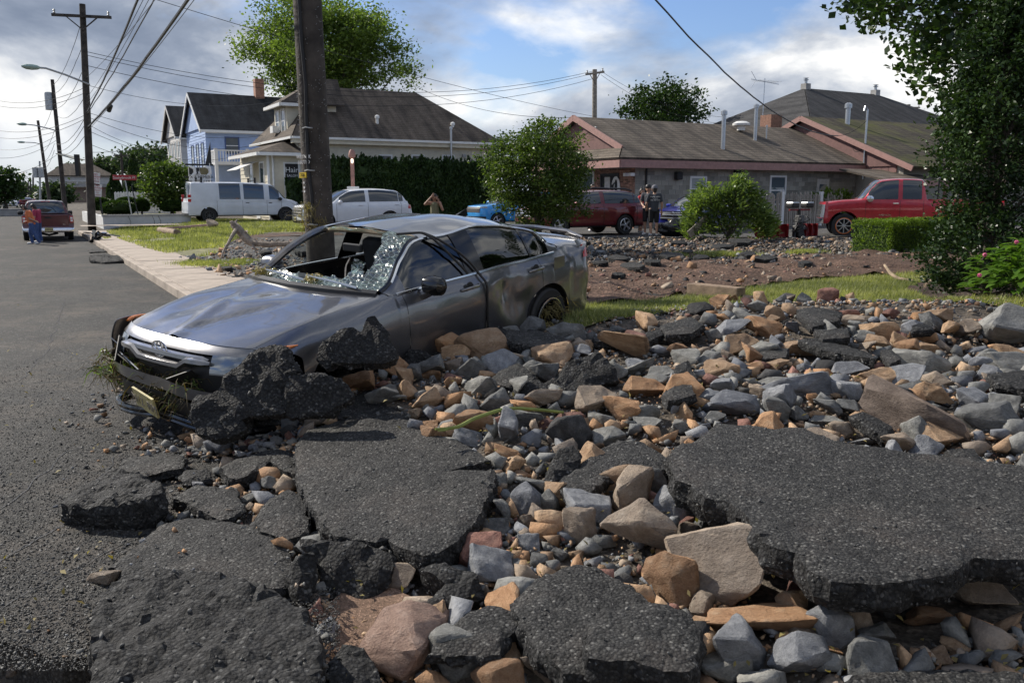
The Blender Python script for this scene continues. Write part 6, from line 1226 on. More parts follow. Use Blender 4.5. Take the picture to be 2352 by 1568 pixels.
# --- brick and block salon with long brown roof
def salon():
    aC, bC = 22.7, 29.3; zE = onb(1495, 366, bC)[1]; dep = 8.4; b1 = bC+dep; bm_ = bC+dep/2; aR = 36.6; g = .33; zR = zE+1.95
    r = sthing('block_salon', 'low brick and grey block salon with long brown shingle roof and pink trim', 'building', (aC+aR)/2, bm_, g)
    walls(r, aC, aR, bC, b1, g, zE, 'mortar'); o = .55
    h5 = (zR-zE+.05)/(dep/2+o); zt5 = zE-.05+h5*(.55+o); roofplane(r, [(aC-1.25, bC-o, zE-.05), (aR, bC-o, zE-.05), (aR, bm_, zR), (aC-.3, bm_, zR), (aC-.3, bC+.55, zE-.05+h5*(.55+o))], .09, 'roof_slate'); roofplane(r, [(aR, b1+o, zE-.05), (aC-.3, b1+o, zE-.05), (aC-.3, bm_, zR), (aR, bm_, zR)], .09, 'roof_slate')
    # gable boards and louvre
    q = mb(r); q.slab([(aC, bC+.3, zE), (aC, b1-.3, zE), (aC, bm_, zR-.12)], (-1, 0, 0), -.12); q.build('gable_wall', 'siding_pink', r); sl = (zR-zE)/(dep/2)
    def clip(z): d = (z-zE)/sl; return (bC+d+.2, b1-d-.2) if bC+d+.3 < b1-d-.3 else None
    z = zE+.1
    while z < zR-.3:
        c = clip(z+.38)
        if c is None: break
        nb = max(1, int((c[1]-c[0])/.62))
        for k in range(nb): q = mb(r); y0 = c[0]+(c[1]-c[0])*k/nb; y1 = c[0]+(c[1]-c[0])*(k+1)/nb; q.box(aC-.045, aC-.002, y0+.006, y1-.006, z+.005, z+.37); q.build('gable_shingle', 'siding_pink', r)
        z += .38
    for s_, bb in ((1, bC+.5), (-1, b1-.5)): q = mb(r); q.bar((aC-.36, bb, zt5+.02), (aC-.36, bm_, zR+.03), .07, .26); q.build('rake_board', 'trim_pink', r)
    lb, lz = ona(1361, 309, aC-.06); q = mb(r); q.box(aC-.09, aC-.04, lb-.28, lb+.28, lz-.33, lz+.33); lv = q.build('louvre', 'trim_white', r)
    for k in range(7): q = mb(r); q.box(aC-.12, aC-.09, lb-.22, lb+.22, lz-.27+k*.085, lz-.235+k*.085); q.build('slat', 'room', lv)
    # pent roof along the street front
    roofplane(r, [(aC-1.25, bC-o, zE-.05), (aC-1.25, b1+o, zE-.05), (aC-.3, b1-.55, zt5), (aC-.3, bC+.55, zt5)], .085, 'roof_slate', 'pent_roof')
    q = mb(r); q.box(aC-1.25, aC-1.18, bC-o, b1+o, zE-.38, zE-.08); q.build('fascia', 'trim_pink', r); q = mb(r); q.box(aC-1.2, aR, bC-o-.02, bC-o+.05, zE-.38, zE-.06); q.build('fascia', 'trim_pink', r); q = mb(r); q.box(aC-1.2, aR, bC-o+.05, bC, zE-.36, zE-.30); q.build('soffit', 'trim_pink', r)
    # block courses on the long wall
    h = .2; L = .4; k = 0; z = g+.05; WIN = [onb(1786, 0, bC)[0], onb(1886, 0, bC)[0]]
    bmesh_ = {}
    def piece(w, hh, mat, name):
        key = (round(w, 3), mat)
        if key not in bmesh_: q = MB(); q.box(0, w, -.02, .03, 0, hh); bmesh_[key] = mesh(name, q.v, q.f, mat)
        return bmesh_[key]
    off = r['off']; zz0 = z+3*h*0; cnt = 0
    while z < zE-.38:
        a = aC+.02-(.2 if k % 2 else 0)
        while a < aR-.05:
            w = min(L, aR-a); x0 = max(a, aC+.02); w = a+w-x0
            if w > .05 and z > 1.1-.35 and cnt < 420: o_ = obj('block', piece(w-.012, h-.012, 'block', 'block'), r, (x0-off[0], bC-off[1], z-off[2])); cnt += 1
            elif w > .05: pass
            a += L
        z += h; k += 1
    q = mb(r); q.box(aC+.02, aR, bC-.015, bC-.002, g, 1.0); q.build('block_base', 'block', r)
    # brick front
    h = .075; z = 1.0; k = 0; cnt = 0; q = mb(r); q.box(aC-.02, aC-.003, bC, b1, g, 1.0); q.build('brick_base', 'brick', r); wb0, wz0 = ona(1420, 432, aC); wb1, wz1 = ona(1384, 404, aC); rest = mb(r)
    while z < zE-.4:
        b = bC-(.11 if k % 2 else 0)
        while b < b1-.02:
            y0, y1 = max(b, bC)+.005, min(b+.22, b1)-.005
            if not (wb0-.02 < (y0+y1)/2 < wb1+.02 and wz0-.6 < z < wz1) and y1-y0 > .03:
                if cnt < 300 and (y0 < bC+3.0) and z > 1.35: q = mb(r); q.box(aC-.022, aC-.001, y0, y1, z+.004, z+h-.004); q.build('brick', 'brick', r); cnt += 1
                else: rest.box(aC-.022, aC-.001, y0, y1, z+.004, z+h-.004)
            b += .23
        z += h; k += 1
    kind(rest.build('brickwork', 'brick', r), 'stuff')
    w = window(r, 'a', aC, wb0, wb1, wz0-.6, wz1, 'black', 'room', sash=False); Mx = Matrix.Translation((-off[0], -off[1], -off[2]))
    cb, cz = ona(1415, 423, aC-.05); q = mb(r)
    for k in range(5): q.tube([(aC-.06, cb+.28*math.cos(t)*(1-.12*k), cz+.0+.42*math.sin(t)*(1-.06*k)-.1) for t in np.linspace(.2+.1*k, 2.9, 8)]+[(aC-.06, cb-.32+.05*k, cz-.35), (aC-.06, cb-.22+.06*k, cz-.55)], .022, 5)
    q.tube([(aC-.06, cb+.1, cz), (aC-.06, cb+.14, cz-.2), (aC-.06, cb+.02, cz-.38), (aC-.06, cb-.05, cz-.5)], .02, 5); q.build('window_decal', 'trim_white', w, True)
    q = mb(r); cb2, cz2 = ona(1395, 420, aC-.05); q.box(aC-.06, aC-.045, cb2-.2, cb2+.2, cz2-.3, cz2+.25); q.build('window_poster', 'curtain', w)
    wb, wz = ona(1349, 425, aC); window(r, 'a', aC, wb-.5, wb+.6, wz-.9, wz+.5, 'trim_white', 'glasslite')
    a, z = onb(1785, 430, bC); window(r, 'b', bC, a-.45, a+.45, z-.75, z+.45, 'trim_white', 'glasslite'); a, z = onb(1602, 428, bC); window(r, 'b', bC, a-.4, a+.4, z-.6, z+.35, 'trim_white', 'glasslite')
    a, z = onb(1887, 440, bC); q = mb(r); q.box(a-.42, a+.42, bC-.07, bC-.02, g, z+.6); d = q.build('door', 'curtain', r); q = mb(r); q.box(a-.25, a+.25, bC-.085, bC-.071, z-.35, z+.35); q.build('door_glass', 'glasslite', d)
    # roof fittings
    def onroof(u, v):
        d = ray(u, v); p0 = Vector((0, 0, HC)); n = Vector((RD.x*-sl, RD.y*-sl, 1)); c = Vector((*w2(aC, bC-o), zE-.05)); t = (c-p0).dot(n)/d.dot(n); p = p0+d*t; return (*ab(p), p.z)
    for (u, v, h_, rr, nm) in ((1660, 344, 1.55, .10, 'flue_pipe'), (1734, 321, 1.5, .09, 'flue_pipe'), (1760, 317, .55, .035, 'vent_pipe')): a, b, z = onroof(u, v); pipe(r, a, b, z-.1, z+h_, rr, 'steel', nm)
    a, b, z = onroof(1702, 300); q = mb(r); q.lathe([(.20, 0), (.20, .22), (.42, .24), (.44, .34), (.25, .44), (.05, .46)], (a, b, z), (0,0,1), 16); q.build('turbine_vent', 'trim_white', r, True)
    ca, cz = onb(1771, 280, bm_+1.6); q = mb(r); q.box(ca-.42, ca+.42, bm_+1.2, bm_+2.0, zE+.4, cz+.35); q.build('chimney', 'brick', r)
    for (u, v) in ((1471, 381), (1514, 380)): b_, z = ona(u, v, aC-.5) if u < 1480 else (bC-.2, zE-.55); q = mb(r); q.box(aC-.42, aC-.2, bC-.25+.4*(u > 1500), bC-.1+.4*(u > 1500), zE-.72, zE-.58); q.build('flood_lamp', 'trim_white', r, bevel=.02)
    a, z = onb(1519, 400, bC); q = mb(r); q.tube([(aC+.55, bC-.06, zE-.4), (aC+.55, bC-.06, .5)], .05, 6); q.build('downspout', 'room', r); a, z = onb(1690, 388, bC); q = mb(r); q.box(a-.16, a+.16, bC-.3, bC-.02, z-.2, z+.1); q.build('wall_box', 'room', r, bevel=.03)
    a = aC+2.3; q = mb(r); q.box(a-.22, a+.1, bC-.28, bC-.02, zE-.85, zE-.5); q.build('wall_lamp', 'room', r, bevel=.05)
    # tv aerial
    aa, az = onb(1752, 250, bm_+2.5); q = mb(r); q.tube([(aa, bm_+2.5, zE+.8), (aa+.05, bm_+2.5, onb(1756, 180, bm_+2.5)[1])], .025, 6); an = q.build('aerial_mast', 'steel', r); zt2 = onb(1756, 186, bm_+2.5)[1]
    q = mb(r); q.bar((aa-1.0, bm_+2.5, zt2+.03), (aa+1.15, bm_+2.5, zt2-.12), .03); bo = q.build('aerial_boom', 'steel', an)
    for k in range(9): q = mb(r); x = aa-.6+k*.2; q.bar((x, bm_+2.5-.35, zt2-.02-.0*k), (x, bm_+2.5+.35, zt2-.02), .016); q.build('aerial_element', 'steel', bo)
    for s_ in (-1, 1): q = mb(r); q.bar((aa-.6, bm_+2.5, zt2), (aa-1.0, bm_+2.5, zt2+s_*.45), .018); q.build('aerial_element', 'steel', bo)
    # service wires and dead leaves in the valley are left to the next building
    return aR, bC, zE, off
AR, BC, ZE, _o = salon()
def pinkhall():
    aP = AR; bpk, zpk = ona(1850, 272, aP); bn, zn = ona(2093, 380, aP); half = bpk-bn; bf = bpk+half; g = .33; aE = aP+12; sl = (zpk-zn)/half
    r = sthing('pink_gabled_building', 'brownish pink shingled gable building with mossy green roof', 'building', (aP+aE)/2, bpk, g); off = r['off']
    walls(r, aP+.02, aE, bn+.4, bf-.4, g, zn, 'block'); q = mb(r); q.slab([(aP+.03, bn+.4, zn), (aP+.03, bf-.4, zn), (aP+.03, bpk, zpk-.15)], (-1, 0, 0), -.12); q.build('gable_wall', 'siding_pink', r)
    z = zn-.3; cnt = 0
    while z < zpk-.2:
        d = max(0, (z+.42-zn)/sl); lo, hi = bn+.45+d, bf-.45-d
        if hi-lo < .3: break
        nb = max(1, int((hi-lo)/.42)); jit = random.uniform(0, .2)
        for k in range(nb):
            y0, y1 = lo+(hi-lo)*k/nb, lo+(hi-lo)*(k+1)/nb; dz = random.uniform(-.012, .012)
            if cnt < 300: q = mb(r); q.box(aP-.035, aP+.02, y0+.008, y1-.008, z+dz, z+.40); q.build('gable_shingle', 'siding_pink', r); cnt += 1
        z += .42
    o = .35; zz = zn-sl*o
    roofplane(r, [(aP-o, bn-o, zz), (aE, bn-o, zz), (aE, bpk, zpk), (aP-o, bpk, zpk)], .1, 'roof_moss'); roofplane(r, [(aE, bf+o, zz), (aP-o, bf+o, zz), (aP-o, bpk, zpk), (aE, bpk, zpk)], .1, 'roof_moss')
    for b_ in (bn-o, bf+o): q = mb(r); q.bar((aP-o-.03, b_, zz-.02), (aP-o-.03, bpk, zpk-.02), .07, .25); q.build('rake_board', 'trim_pink', r)
    # lean-to porch
    a0 = aP-2.6; q = mb(r); q.slab([(aP-3.0, bn-1.2, zn-.75), (aP+1.2, bn-1.2, zn-.75), (aP+1.2, bn+1.6, zn-.15), (aP-3.0, bn+1.6, zn-.15)], (0, -.2, 1), .08); q.build('porch_roof', 'roof_slate', r); q = mb(r); q.box(aP-3.0, aP+1.2, bn-1.27, bn-1.2, zn-.98, zn-.72); q.build('fascia', 'trim_pink', r)
    for aa in (aP-2.9, aP+1.1): q = mb(r); q.box(aa-.06, aa+.06, bn-1.15, bn-1.03, g, zn-.8); q.build('porch_post', 'trim_pink', r)
    a, z = aP+3.2, 0; bb = bpk-2.2; pipe(r, aP+2.2, bpk-.9, zpk-.9, zpk+.55, .13, 'steel', 'roof_vent')
    b_, zb = ona(1990, 300, aP-.1); q = mb(r); q.tube([(aP-.12, b_, zn-.6), (aP-.12, b_, zpk+.1), (aP-.3, b_, zpk+.25), (aP-.35, b_, zpk+.05)], .05, 8); ma = q.build('service_mast', 'steel', r, True)
    b_, zb = ona(1973, 337, aP-.1)
    for k in range(2): q = mb(r); q.tube([(aP-.08, b_+.26*math.cos(t)+.1*k, zb+.2*math.sin(t)-.05*k) for t in np.linspace(0, 6.28, 16)], .018, 5, False); q.build('cable_coil', 'room', r, True)
    b_, zb = ona(2047, 363, aP-.05); q = mb(r); q.lathe([(.10, 0), (.10, .22), (.04, .27)], (aP-.14, b_, zb-.15), (0,0,1), 8); q.build('wall_lamp', 'trim_white', r, True)
    q = MB(); rr = mb(r); 
    for k in range(260):     # leaf litter in the roof valley
        t = random.random(); b_ = bpk-.2-(bpk-BC)*t; zz_ = ZE+1.95*(1-abs(b_-(BC+4.2))/4.2)+.1; c = Vector((aP-.1-random.random()*.35*(.3+t), b_, zz_)); rr.obox(c, (1,.2,.1), (0,1,.4), (0,-.4,1), random.uniform(.04, .12), random.uniform(.03, .09), .015)
    kind(rr.build('leaf_litter', 'leaf_box', r), 'stuff')
pinkhall()
# --- dark hipped roof beyond
def hiphouse():
    Y = 62; P = at(1848, 206, Y); a0, b0 = ab(P); zr = P.z; a1 = onb(2012, 222, b0)[0]; L = onb(1668, 283, b0)[0]; ze = onb(1690, 272, b0-2)[1]-1.2; hb = 7.0; g = .3; aL = a0-(a0-L)*.95; aR = a1+hb
    r = sthing('hip_roof_house', 'big house with dark grey hipped roof and two capped chimneys', 'house', (a0+a1)/2, b0, g); walls(r, aL+.6, aR-.6, b0-hb+.6, b0+hb-.6, g, ze, 'siding_grey')
    A, B_, C_, D_ = (aL, b0-hb, ze), (aR, b0-hb, ze), (aR, b0+hb, ze), (aL, b0+hb, ze); p, q_ = (a0, b0, zr), (a1, b0, zr)
    for pts in ([A, B_, q_, p], [B_, C_, q_], [C_, D_, p, q_], [D_, A, p]): roofplane(r, pts, .1, 'roof_dark')
    for a in (a0+.1, a1-.1):
        q = mb(r); q.box(a-.24, a+.24, b0-.24, b0+.24, zr-.7, zr+.40); c = q.build('chimney', 'concrete_grey', r); q = mb(r); q.lathe([(.10, 0), (.10, .22), (.19, .24), (.19, .27), (.1, .30), (.1, .36), (.2, .38)], (a, b0, zr+.40), (0,0,1), 12); q.build('chimney_cap', 'steel', c, True)
    window(r, 'b', b0-hb+.6, aL+3, aL+4, 1.5, 3, 'trim_white')
hiphouse()
# --- two-storey shop block across the far junction
def farshop():
    P = at(118, 478, 165); a0, b0 = ab(P); a1 = onb(262, 478, b0)[0]; ze = onb(200, 405, b0)[1]; zr = onb(200, 378, b0+5)[1]; g = 0
    r = sthing('shop_building', 'brown roofed two-storey shop building at the end of the street', 'building', (a0+a1)/2, b0+5, g); walls(r, a0, a1, b0, b0+10, g, ze, 'siding_grey'); o = .6
    A, B_, C_, D_ = (a0-o, b0-o, ze), (a1+o, b0-o, ze), (a1+o, b0+10+o, ze), (a0-o, b0+10+o, ze); p, q_ = (a0+3, b0+5, zr), (a1-3, b0+5, zr)
    for pts in ([A, B_, q_, p], [B_, C_, q_], [C_, D_, p, q_], [D_, A, p]): roofplane(r, pts, .15, 'roof_brown')
    for u in (128, 155, 180): a = onb(u, 0, b0)[0]; window(r, 'b', b0, a-.9, a+.9, ze-2.7, ze-1.0, 'trim_white')
    q = mb(r); q.box(a0-.1, a1, b0-1.2, b0-.02, 3.3, 3.9); q.build('canopy', 'concrete_grey', r); q = mb(r); q.box(a0+1, a1-1, b0-.1, b0-.02, .1, 3.2); q.build('shop_front', 'shop_brown', r)
farshop()
# --- the house across the street behind the viewer, mirrored in the car's windows
def mirrorhouse():
    r = sthing('sided_house', 'pale sided house across the street, seen mirrored in the sedan windows', 'house', 2, -9, 0)
    walls(r, -6, 16, -16, -9, 0, 5.2, 'siding_grey'); boards(r, 'b', -9, -6, 16, .3, 5.1, .3, 'siding_grey', out=1)
    roofplane(r, [(-6.5, -8.5, 5.1), (16.5, -8.5, 5.1), (16.5, -12.5, 7.6), (-6.5, -12.5, 7.6)], .1, 'roof_brown'); roofplane(r, [(16.5, -16.5, 5.1), (-6.5, -16.5, 5.1), (-6.5, -12.5, 7.6), (16.5, -12.5, 7.6)], .1, 'roof_brown')
    for a in (-3.5, 1, 5, 11): window(r, 'b', -9, a, a+1.2, 1.2, 2.8, 'trim_white', 'glasslite', out=1)
mirrorhouse()
# ------------------------------------------------------------------ trees, shrubs, hedges, grass
def leafmesh(C, size, mat, aspect=.55, up=.35, seed=0, curl=.18, drop=0.0, dirs=None):
    n = len(C); r = np.random.default_rng(seed); d = r.normal(size=(n, 3)); d[:, 2] = d[:, 2]*.7-drop
    if dirs is not None: d = d*.6+dirs
    d /= np.linalg.norm(d, axis=1)[:, None]; nn = r.normal(size=(n, 3)); nn[:, 2] += up*3; w = np.cross(d, nn); w /= (np.linalg.norm(w, axis=1)[:, None]+1e-9); nrm = np.cross(w, d)
    s = size*r.uniform(.6, 1.35, (n, 1)); a = C-d*s*.5; b = C+w*s*aspect*.5+nrm*s*curl*.5; c = C+d*s*.5; e = C-w*s*aspect*.5+nrm*s*curl*.5
    V = np.stack([a, b, c, e], 1).reshape(-1, 3); F_ = np.arange(4*n).reshape(n, 4); return V, F_
def crown_pts(c, rad, ncl, per, clr, seed, hollow=.5, squash=.6, flatb=-1.0, rag=.35):
    r = np.random.default_rng(seed); q = r.normal(size=(ncl*3, 3)); q /= np.linalg.norm(q, axis=1)[:, None]; q = q[q[:, 2] > flatb][:ncl]; u = hollow+(1-hollow)*r.random((len(q), 1))**.6
    bumpy = np.array([1+rag*noise.noise(Vector(tuple(v*1.9+seed)))+rag*.6*noise.noise(Vector(tuple(v*4.3+seed))) for v in q])[:, None]
    cc = q*u*bumpy*np.array(rad); k = r.poisson(per, len(cc)); out = np.repeat(cc, k, 0); w = clr*r.uniform(.6, 1.4, (len(out), 1)); out = out+r.normal(size=out.shape)*w*np.array([1, 1, squash])
    return out+np.array(c), cc+np.array(c)
def tree(name, label, cat, base, crown_c, rad, ncl, per, clr, leaf, mat, seed, trunk_r=.15, group=None, hollow=.5, limbs=9, aspect=.6, flatb=-1.0, bark='bark', rag=.35, squash=.6, drop=0.0):
    base = Vector(base); t = thing(name, label, cat, base, (0,0,0), group); cl = Vector(crown_c)-base
    P, cc = crown_pts(cl, rad, ncl, per, clr, seed, hollow, squash, flatb, rag); V, F_ = leafmesh(P, leaf, mat, aspect, seed=seed, drop=drop); o = obj('crown', mesh('crown', V, F_, mat), t); kind(o, 'stuff')
    rr = random.Random(seed); q = MB(); top = cl+Vector((0, 0, rad[2]*.35)); n = 7; P = [Vector((0, 0, -.1))+(top+Vector((0, 0, .1)))*(k/n)+Vector((rr.uniform(-.3, .3), rr.uniform(-.3, .3), 0))*trunk_r*(k > 0) for k in range(n+1)]; q.tube(P, [trunk_r*(1.25 if k == 0 else 1-.8*k/n) for k in range(n+1)], 8); tr = q.build('trunk', bark, t, True)
    for k in range(limbs):
        f = rr.uniform(.3, .85); s = P[int(f*n)]; e = Vector(cc[rr.randrange(len(cc))]); m = (s+e)/2+Vector((0, 0, -.08*(e-s).length)); q = MB(); q.tube([s, m, e], [trunk_r*.42*(1-f*.5), trunk_r*.22, trunk_r*.06], 6); q.build('limb', bark, tr, True)
    return t
def stem_base(u, Y): p = at(u, 500, Y); return (p.x, p.y, terrain(p.x, p.y))
def tr_at(name, label, u, v, Y, rw, rh, ub=None, zb=None, **k):
    c = at(u, v, Y); b = at(ub if ub is not None else u, v, Y); s = Y/F; base = (b.x, b.y, terrain(b.x, b.y) if zb is None else zb); rw *= s; rh *= s
    return tree(name, label, k.pop('cat', 'tree'), base, c, (rw, rw*k.pop('deep', 1.0), rh), **k)
tr_at('maple_tree', 'tall bright green maple towering over the cream house roof', 757, 118, 76, 168, 118, ncl=300, per=150, clr=.70, leaf=.28, mat='leaf_maple', seed=3, trunk_r=.5, limbs=22, hollow=.4, rag=.6)
tr_at('round_shrub_tree', 'round dense green ornamental tree before the red wagon', 1231, 404, 22, 112, 116, ub=1238, ncl=520, per=58, clr=.13, leaf=.075, mat='leaf_shrub', seed=5, trunk_r=.10, limbs=10, hollow=.55, rag=.34)
tr_at('young_tree', 'leafy green young tree standing before the grey house', 392, 428, 50, 62, 50, ncl=200, per=34, clr=.30, leaf=.20, mat='leaf_shrub', seed=8, trunk_r=.12, limbs=8)
tr_at('broad_tree', 'dark green broad tree rising behind the salon roof', 1530, 258, 64, 84, 50, ncl=110, per=70, clr=.40, leaf=.26, mat='leaf_dark', seed=9, trunk_r=.3, limbs=14, rag=.7)
for k, (u, v, Y, rw, rh, lb) in enumerate([(8, 425, 110, 40, 38, 'dark leafy tree at the edge of the far street'), (178, 398, 190, 30, 16, 'hazy tree behind the far shop roof'), (243, 384, 190, 22, 15, 'small far tree beside the shop roof'), (322, 372, 150, 46, 22, 'rounded far tree beyond the arborvitae'), (352, 362, 160, 34, 18, 'high far tree next to the grey house'), (128, 448, 150, 26, 20, 'low tree beside the far wooden pole'), (45, 440, 260, 30, 22, 'hazy far tree at the street\'s end')]):
    tr_at('street_tree', lb, u, v, Y, rw, rh, ncl=150, per=16, clr=.9 if Y > 120 else .5, leaf=.75 if Y > 120 else .5, mat='leaf_far' if Y > 120 else 'leaf_dark', seed=20+k, trunk_r=.25, limbs=4, group='trees along the far street')
def conifer(name, label, u, v0, v1, w, Y, seed):
    top = at(u, v0, Y); bot = at(u, v1, Y); H = top.z-bot.z; rw = w*Y/F; r = np.random.default_rng(seed); n = 5200; h = r.random(n)**.8; ang = r.uniform(0, 6.283, n); rad = rw*np.minimum(1, (1-h)*1.5+.08)*(.75+.3*r.random(n))*(1+.15*np.sin(ang*5+h*17)); P = np.stack([rad*np.cos(ang), rad*np.sin(ang), h*H], 1)
    t = thing(name, label, 'tree', (bot.x, bot.y, bot.z)); d = np.zeros((n, 3)); d[:, 2] = 1.6; V, F_ = leafmesh(P, .32, 'leaf_yew', .4, seed=seed, dirs=d); kind(obj('crown', mesh('crown', V, F_, 'leaf_yew'), t), 'stuff'); q = MB(); q.tube([(0, 0, -.2), (0, 0, H*.9)], [.12, .02], 6); q.build('trunk', 'bark', t)
conifer('arborvitae', 'dark columnar arborvitae, the shorter of two behind the white fence', 266, 398, 462, 16, 66, 1); conifer('arborvitae', 'tall dark columnar arborvitae behind the white fence', 313, 357, 470, 22, 64, 2)
def shrub_ball(label, u, v, rw, rh, Y, seed, mat='leaf_yew', leaf=.09, n=4500):
    c = at(u, v, Y); s = Y/F; r = np.random.default_rng(seed); q = r.normal(size=(n, 3)); q /= np.linalg.norm(q, axis=1)[:, None]; q[:, 2] = np.maximum(q[:, 2], -.75); q *= (.86+.16*r.random((n, 1))); P = q*np.array([rw*s, rw*s*.9, rh*s]); z0 = -rh*s*.75
    t = thing('ball_shrub', label, 'shrub', (c.x, c.y, c.z+z0)); V, F_ = leafmesh(P-np.array([0, 0, z0]), leaf, mat, .6, seed=seed); kind(obj('foliage', mesh('foliage', V, F_, mat), t), 'stuff'); q = MB(); q.tube([(0, 0, -.2), (0, 0, rh*s)], .06, 6); q.build('stem', 'bark', t)
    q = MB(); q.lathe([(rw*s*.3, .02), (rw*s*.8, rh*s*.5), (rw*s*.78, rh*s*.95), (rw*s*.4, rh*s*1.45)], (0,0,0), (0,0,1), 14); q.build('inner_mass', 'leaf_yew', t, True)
for k, (u, v, rw, rh, lb) in enumerate([(272, 478, 39, 18, 'wide clipped ball shrub on the white retaining wall'), (233, 470, 24, 16, 'clipped ball shrub half behind the wooden pole'), (325, 472, 18, 16, 'small clipped ball shrub beside the street sign post'), (292, 463, 24, 10, 'low clipped shrub behind the wide ball shrub'), (397, 474, 30, 14, 'low clipped shrub under the young tree')]): shrub_ball(lb, u, v, rw, rh, 47.5+.3*k, 40+k)
def hedge_row(name, label, a0, a1, b0, b1, z0, z1, n, leaf, mat, seed, spike=.35, upw=1.2, fill=True):
    r = np.random.default_rng(seed); t = sthing(name, label, 'hedge', (a0+a1)/2, (b0+b1)/2, z0); off = np.array(t['off']); A, B_, Zz = a1-a0, b1-b0, z1-z0
    fr = A*Zz/(A*Zz+A*B_+B_*Zz*2); k = r.random(n); a = r.uniform(a0, a1, n); b = np.full(n, b0)+r.uniform(0, .12, n); z = z0+Zz*r.random(n)**.85
    topm = k > fr; b[topm] = r.uniform(b0, b1, topm.sum()); z[topm] = z1-r.uniform(0, .15, topm.sum()); em = k > 1-.5*B_*Zz/(A*Zz+A*B_+B_*Zz*2)*2; a[em] = np.where(r.random(em.sum()) < .6, a0+r.uniform(0, .1, em.sum()), a1); b[em] = r.uniform(b0, b1, em.sum()); z[em] = z0+Zz*r.random(em.sum())
    bumps = np.array([noise.noise(Vector((x*1.6, y*1.6, zz*1.1))) for x, y, zz in zip(a, b, z)]); tops = np.array([noise.noise(Vector((x*4.5, y*4.5, 3))) for x, y in zip(a, b)])
    b = b-.16*bumps*(spike > .1); z = z+spike*np.clip(tops+.15, 0, 1)*(z > z1-.7*spike-.16)*1.3
    P = np.stack([a, b, z], 1)-off; d = np.zeros((n, 3)); d[:, 2] = upw; V, F_ = leafmesh(P, leaf, mat, .45, seed=seed, dirs=d); kind(obj('foliage', mesh('foliage', V, F_, mat), t), 'stuff')
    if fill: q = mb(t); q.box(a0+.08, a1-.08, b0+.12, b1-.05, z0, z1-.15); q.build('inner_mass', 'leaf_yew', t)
    for x in np.arange(a0+.5, a1, 1.4): q = mb(t); q.tube([(x, (b0+b1)/2, z0-.2), (x, (b0+b1)/2, z1-.3)], .05, 6); q.build('stem', 'bark', t)
bH = 47.6; hedge_row('yew_hedge', 'tall dark yew hedge with feathery top along the cream house', onb(752, 0, bH)[0], onb(1150, 0, bH)[0], bH, bH+1.3, .3, onb(930, 378, bH)[1], 26000, .22, 'leaf_yew', 61, .55)
hedge_row('yew_bush', 'dark yew bush below the hair salon window', onb(640, 0, 48.6)[0], onb(700, 0, 48.6)[0], 47.9, 48.9, .3, onb(670, 428, 48.2)[1], 3500, .22, 'leaf_yew', 62, .6)
c0 = at(1958, 540, 20.5); aH, bHh = ab(c0); aH += 1.15; hedge_row('clipped_hedge', 'low bright green clipped hedge in front of the red pickup', aH, aH+4.2, bHh-.2, bHh+1.0, .30, at(1958, 508, 20.5).z, 26000, .05, 'leaf_box', 63, .06, .5)
hedge_row('ivy_bush', 'green climbing plant on top of the picket fence', onb(1893, 0, 28.2)[0], onb(1965, 0, 28.2)[0], 27.6, 28.4, .9, onb(1930, 446, 28)[1], 1500, .13, 'leaf_box', 64, .3)
# holly at the right edge
def holly():
    c = at(2262, 640, 10.6); base = Vector((c.x, c.y, terrain(c.x, c.y))); t = thing('holly_tree', 'tall dark glossy holly beside the hydrangea', 'tree', base); r = np.random.default_rng(77); P = []; sp = []
    s = 10.6/F; outline = [(655, 2150, 2380), (600, 2120, 2420), (540, 2145, 2430), (480, 2178, 2440), (430, 2185, 2450), (380, 2130, 2440), (330, 2150, 2430), (280, 2150, 2420), (230, 2170, 2400), (170, 2185, 2390), (110, 2200, 2370), (50, 2225, 2350), (0, 2240, 2330), (-60, 2260, 2310)]
    vs = np.array([o[0] for o in outline][::-1], float); L = np.array([o[1] for o in outline][::-1], float); Rr = np.array([o[2] for o in outline][::-1], float)
    for _ in range(1550):
        v = r.uniform(-60, 655); l, rr = np.interp(v, vs, L)-14, np.interp(v, vs, Rr); x = ((l+rr)/2-2262)*s; w = (rr-l)/2*s; a = r.uniform(0, 6.283); q = (.35+.65*r.random()**.5)*(1+.28*noise.noise(Vector((math.cos(a)*2, math.sin(a)*2, v*.02)))); z = at(2262, v, 10.6).z-base.z
        if z < .12: continue
        tip = np.array([x+w*q*math.cos(a), w*q*math.sin(a)*.9, z+r.normal()*.05]); d = np.array([math.cos(a), math.sin(a), .45+r.normal()*.3])*.26; k = int(r.integers(22, 36)); f = r.random(k)[:, None]; P.append(tip+d*(f-.5)+r.normal(size=(k, 3))*.045); sp.append((tip, d))
    V, F_ = leafmesh(np.concatenate(P), .058, 'leaf_holly', .55, seed=5, curl=.3); kind(obj('crown', mesh('crown', V, F_, 'leaf_holly'), t), 'stuff'); q = MB(); q.tube([(0, 0, -.1), (.02, 0, 1.2), (.05, .02, 3.0)], [.07, .055, .02], 8); tr = q.build('trunk', 'bark', t, True)
    for tip, d in sp[::12]: q = MB(); z0 = max(.1, tip[2]*.75-.15); q.tube([Vector((.02, 0, z0)), Vector(tuple(tip-d*.8)), Vector(tuple(tip+d*.3))], [.018, .009, .004], 5); q.build('limb', 'bark', tr, True)
holly()
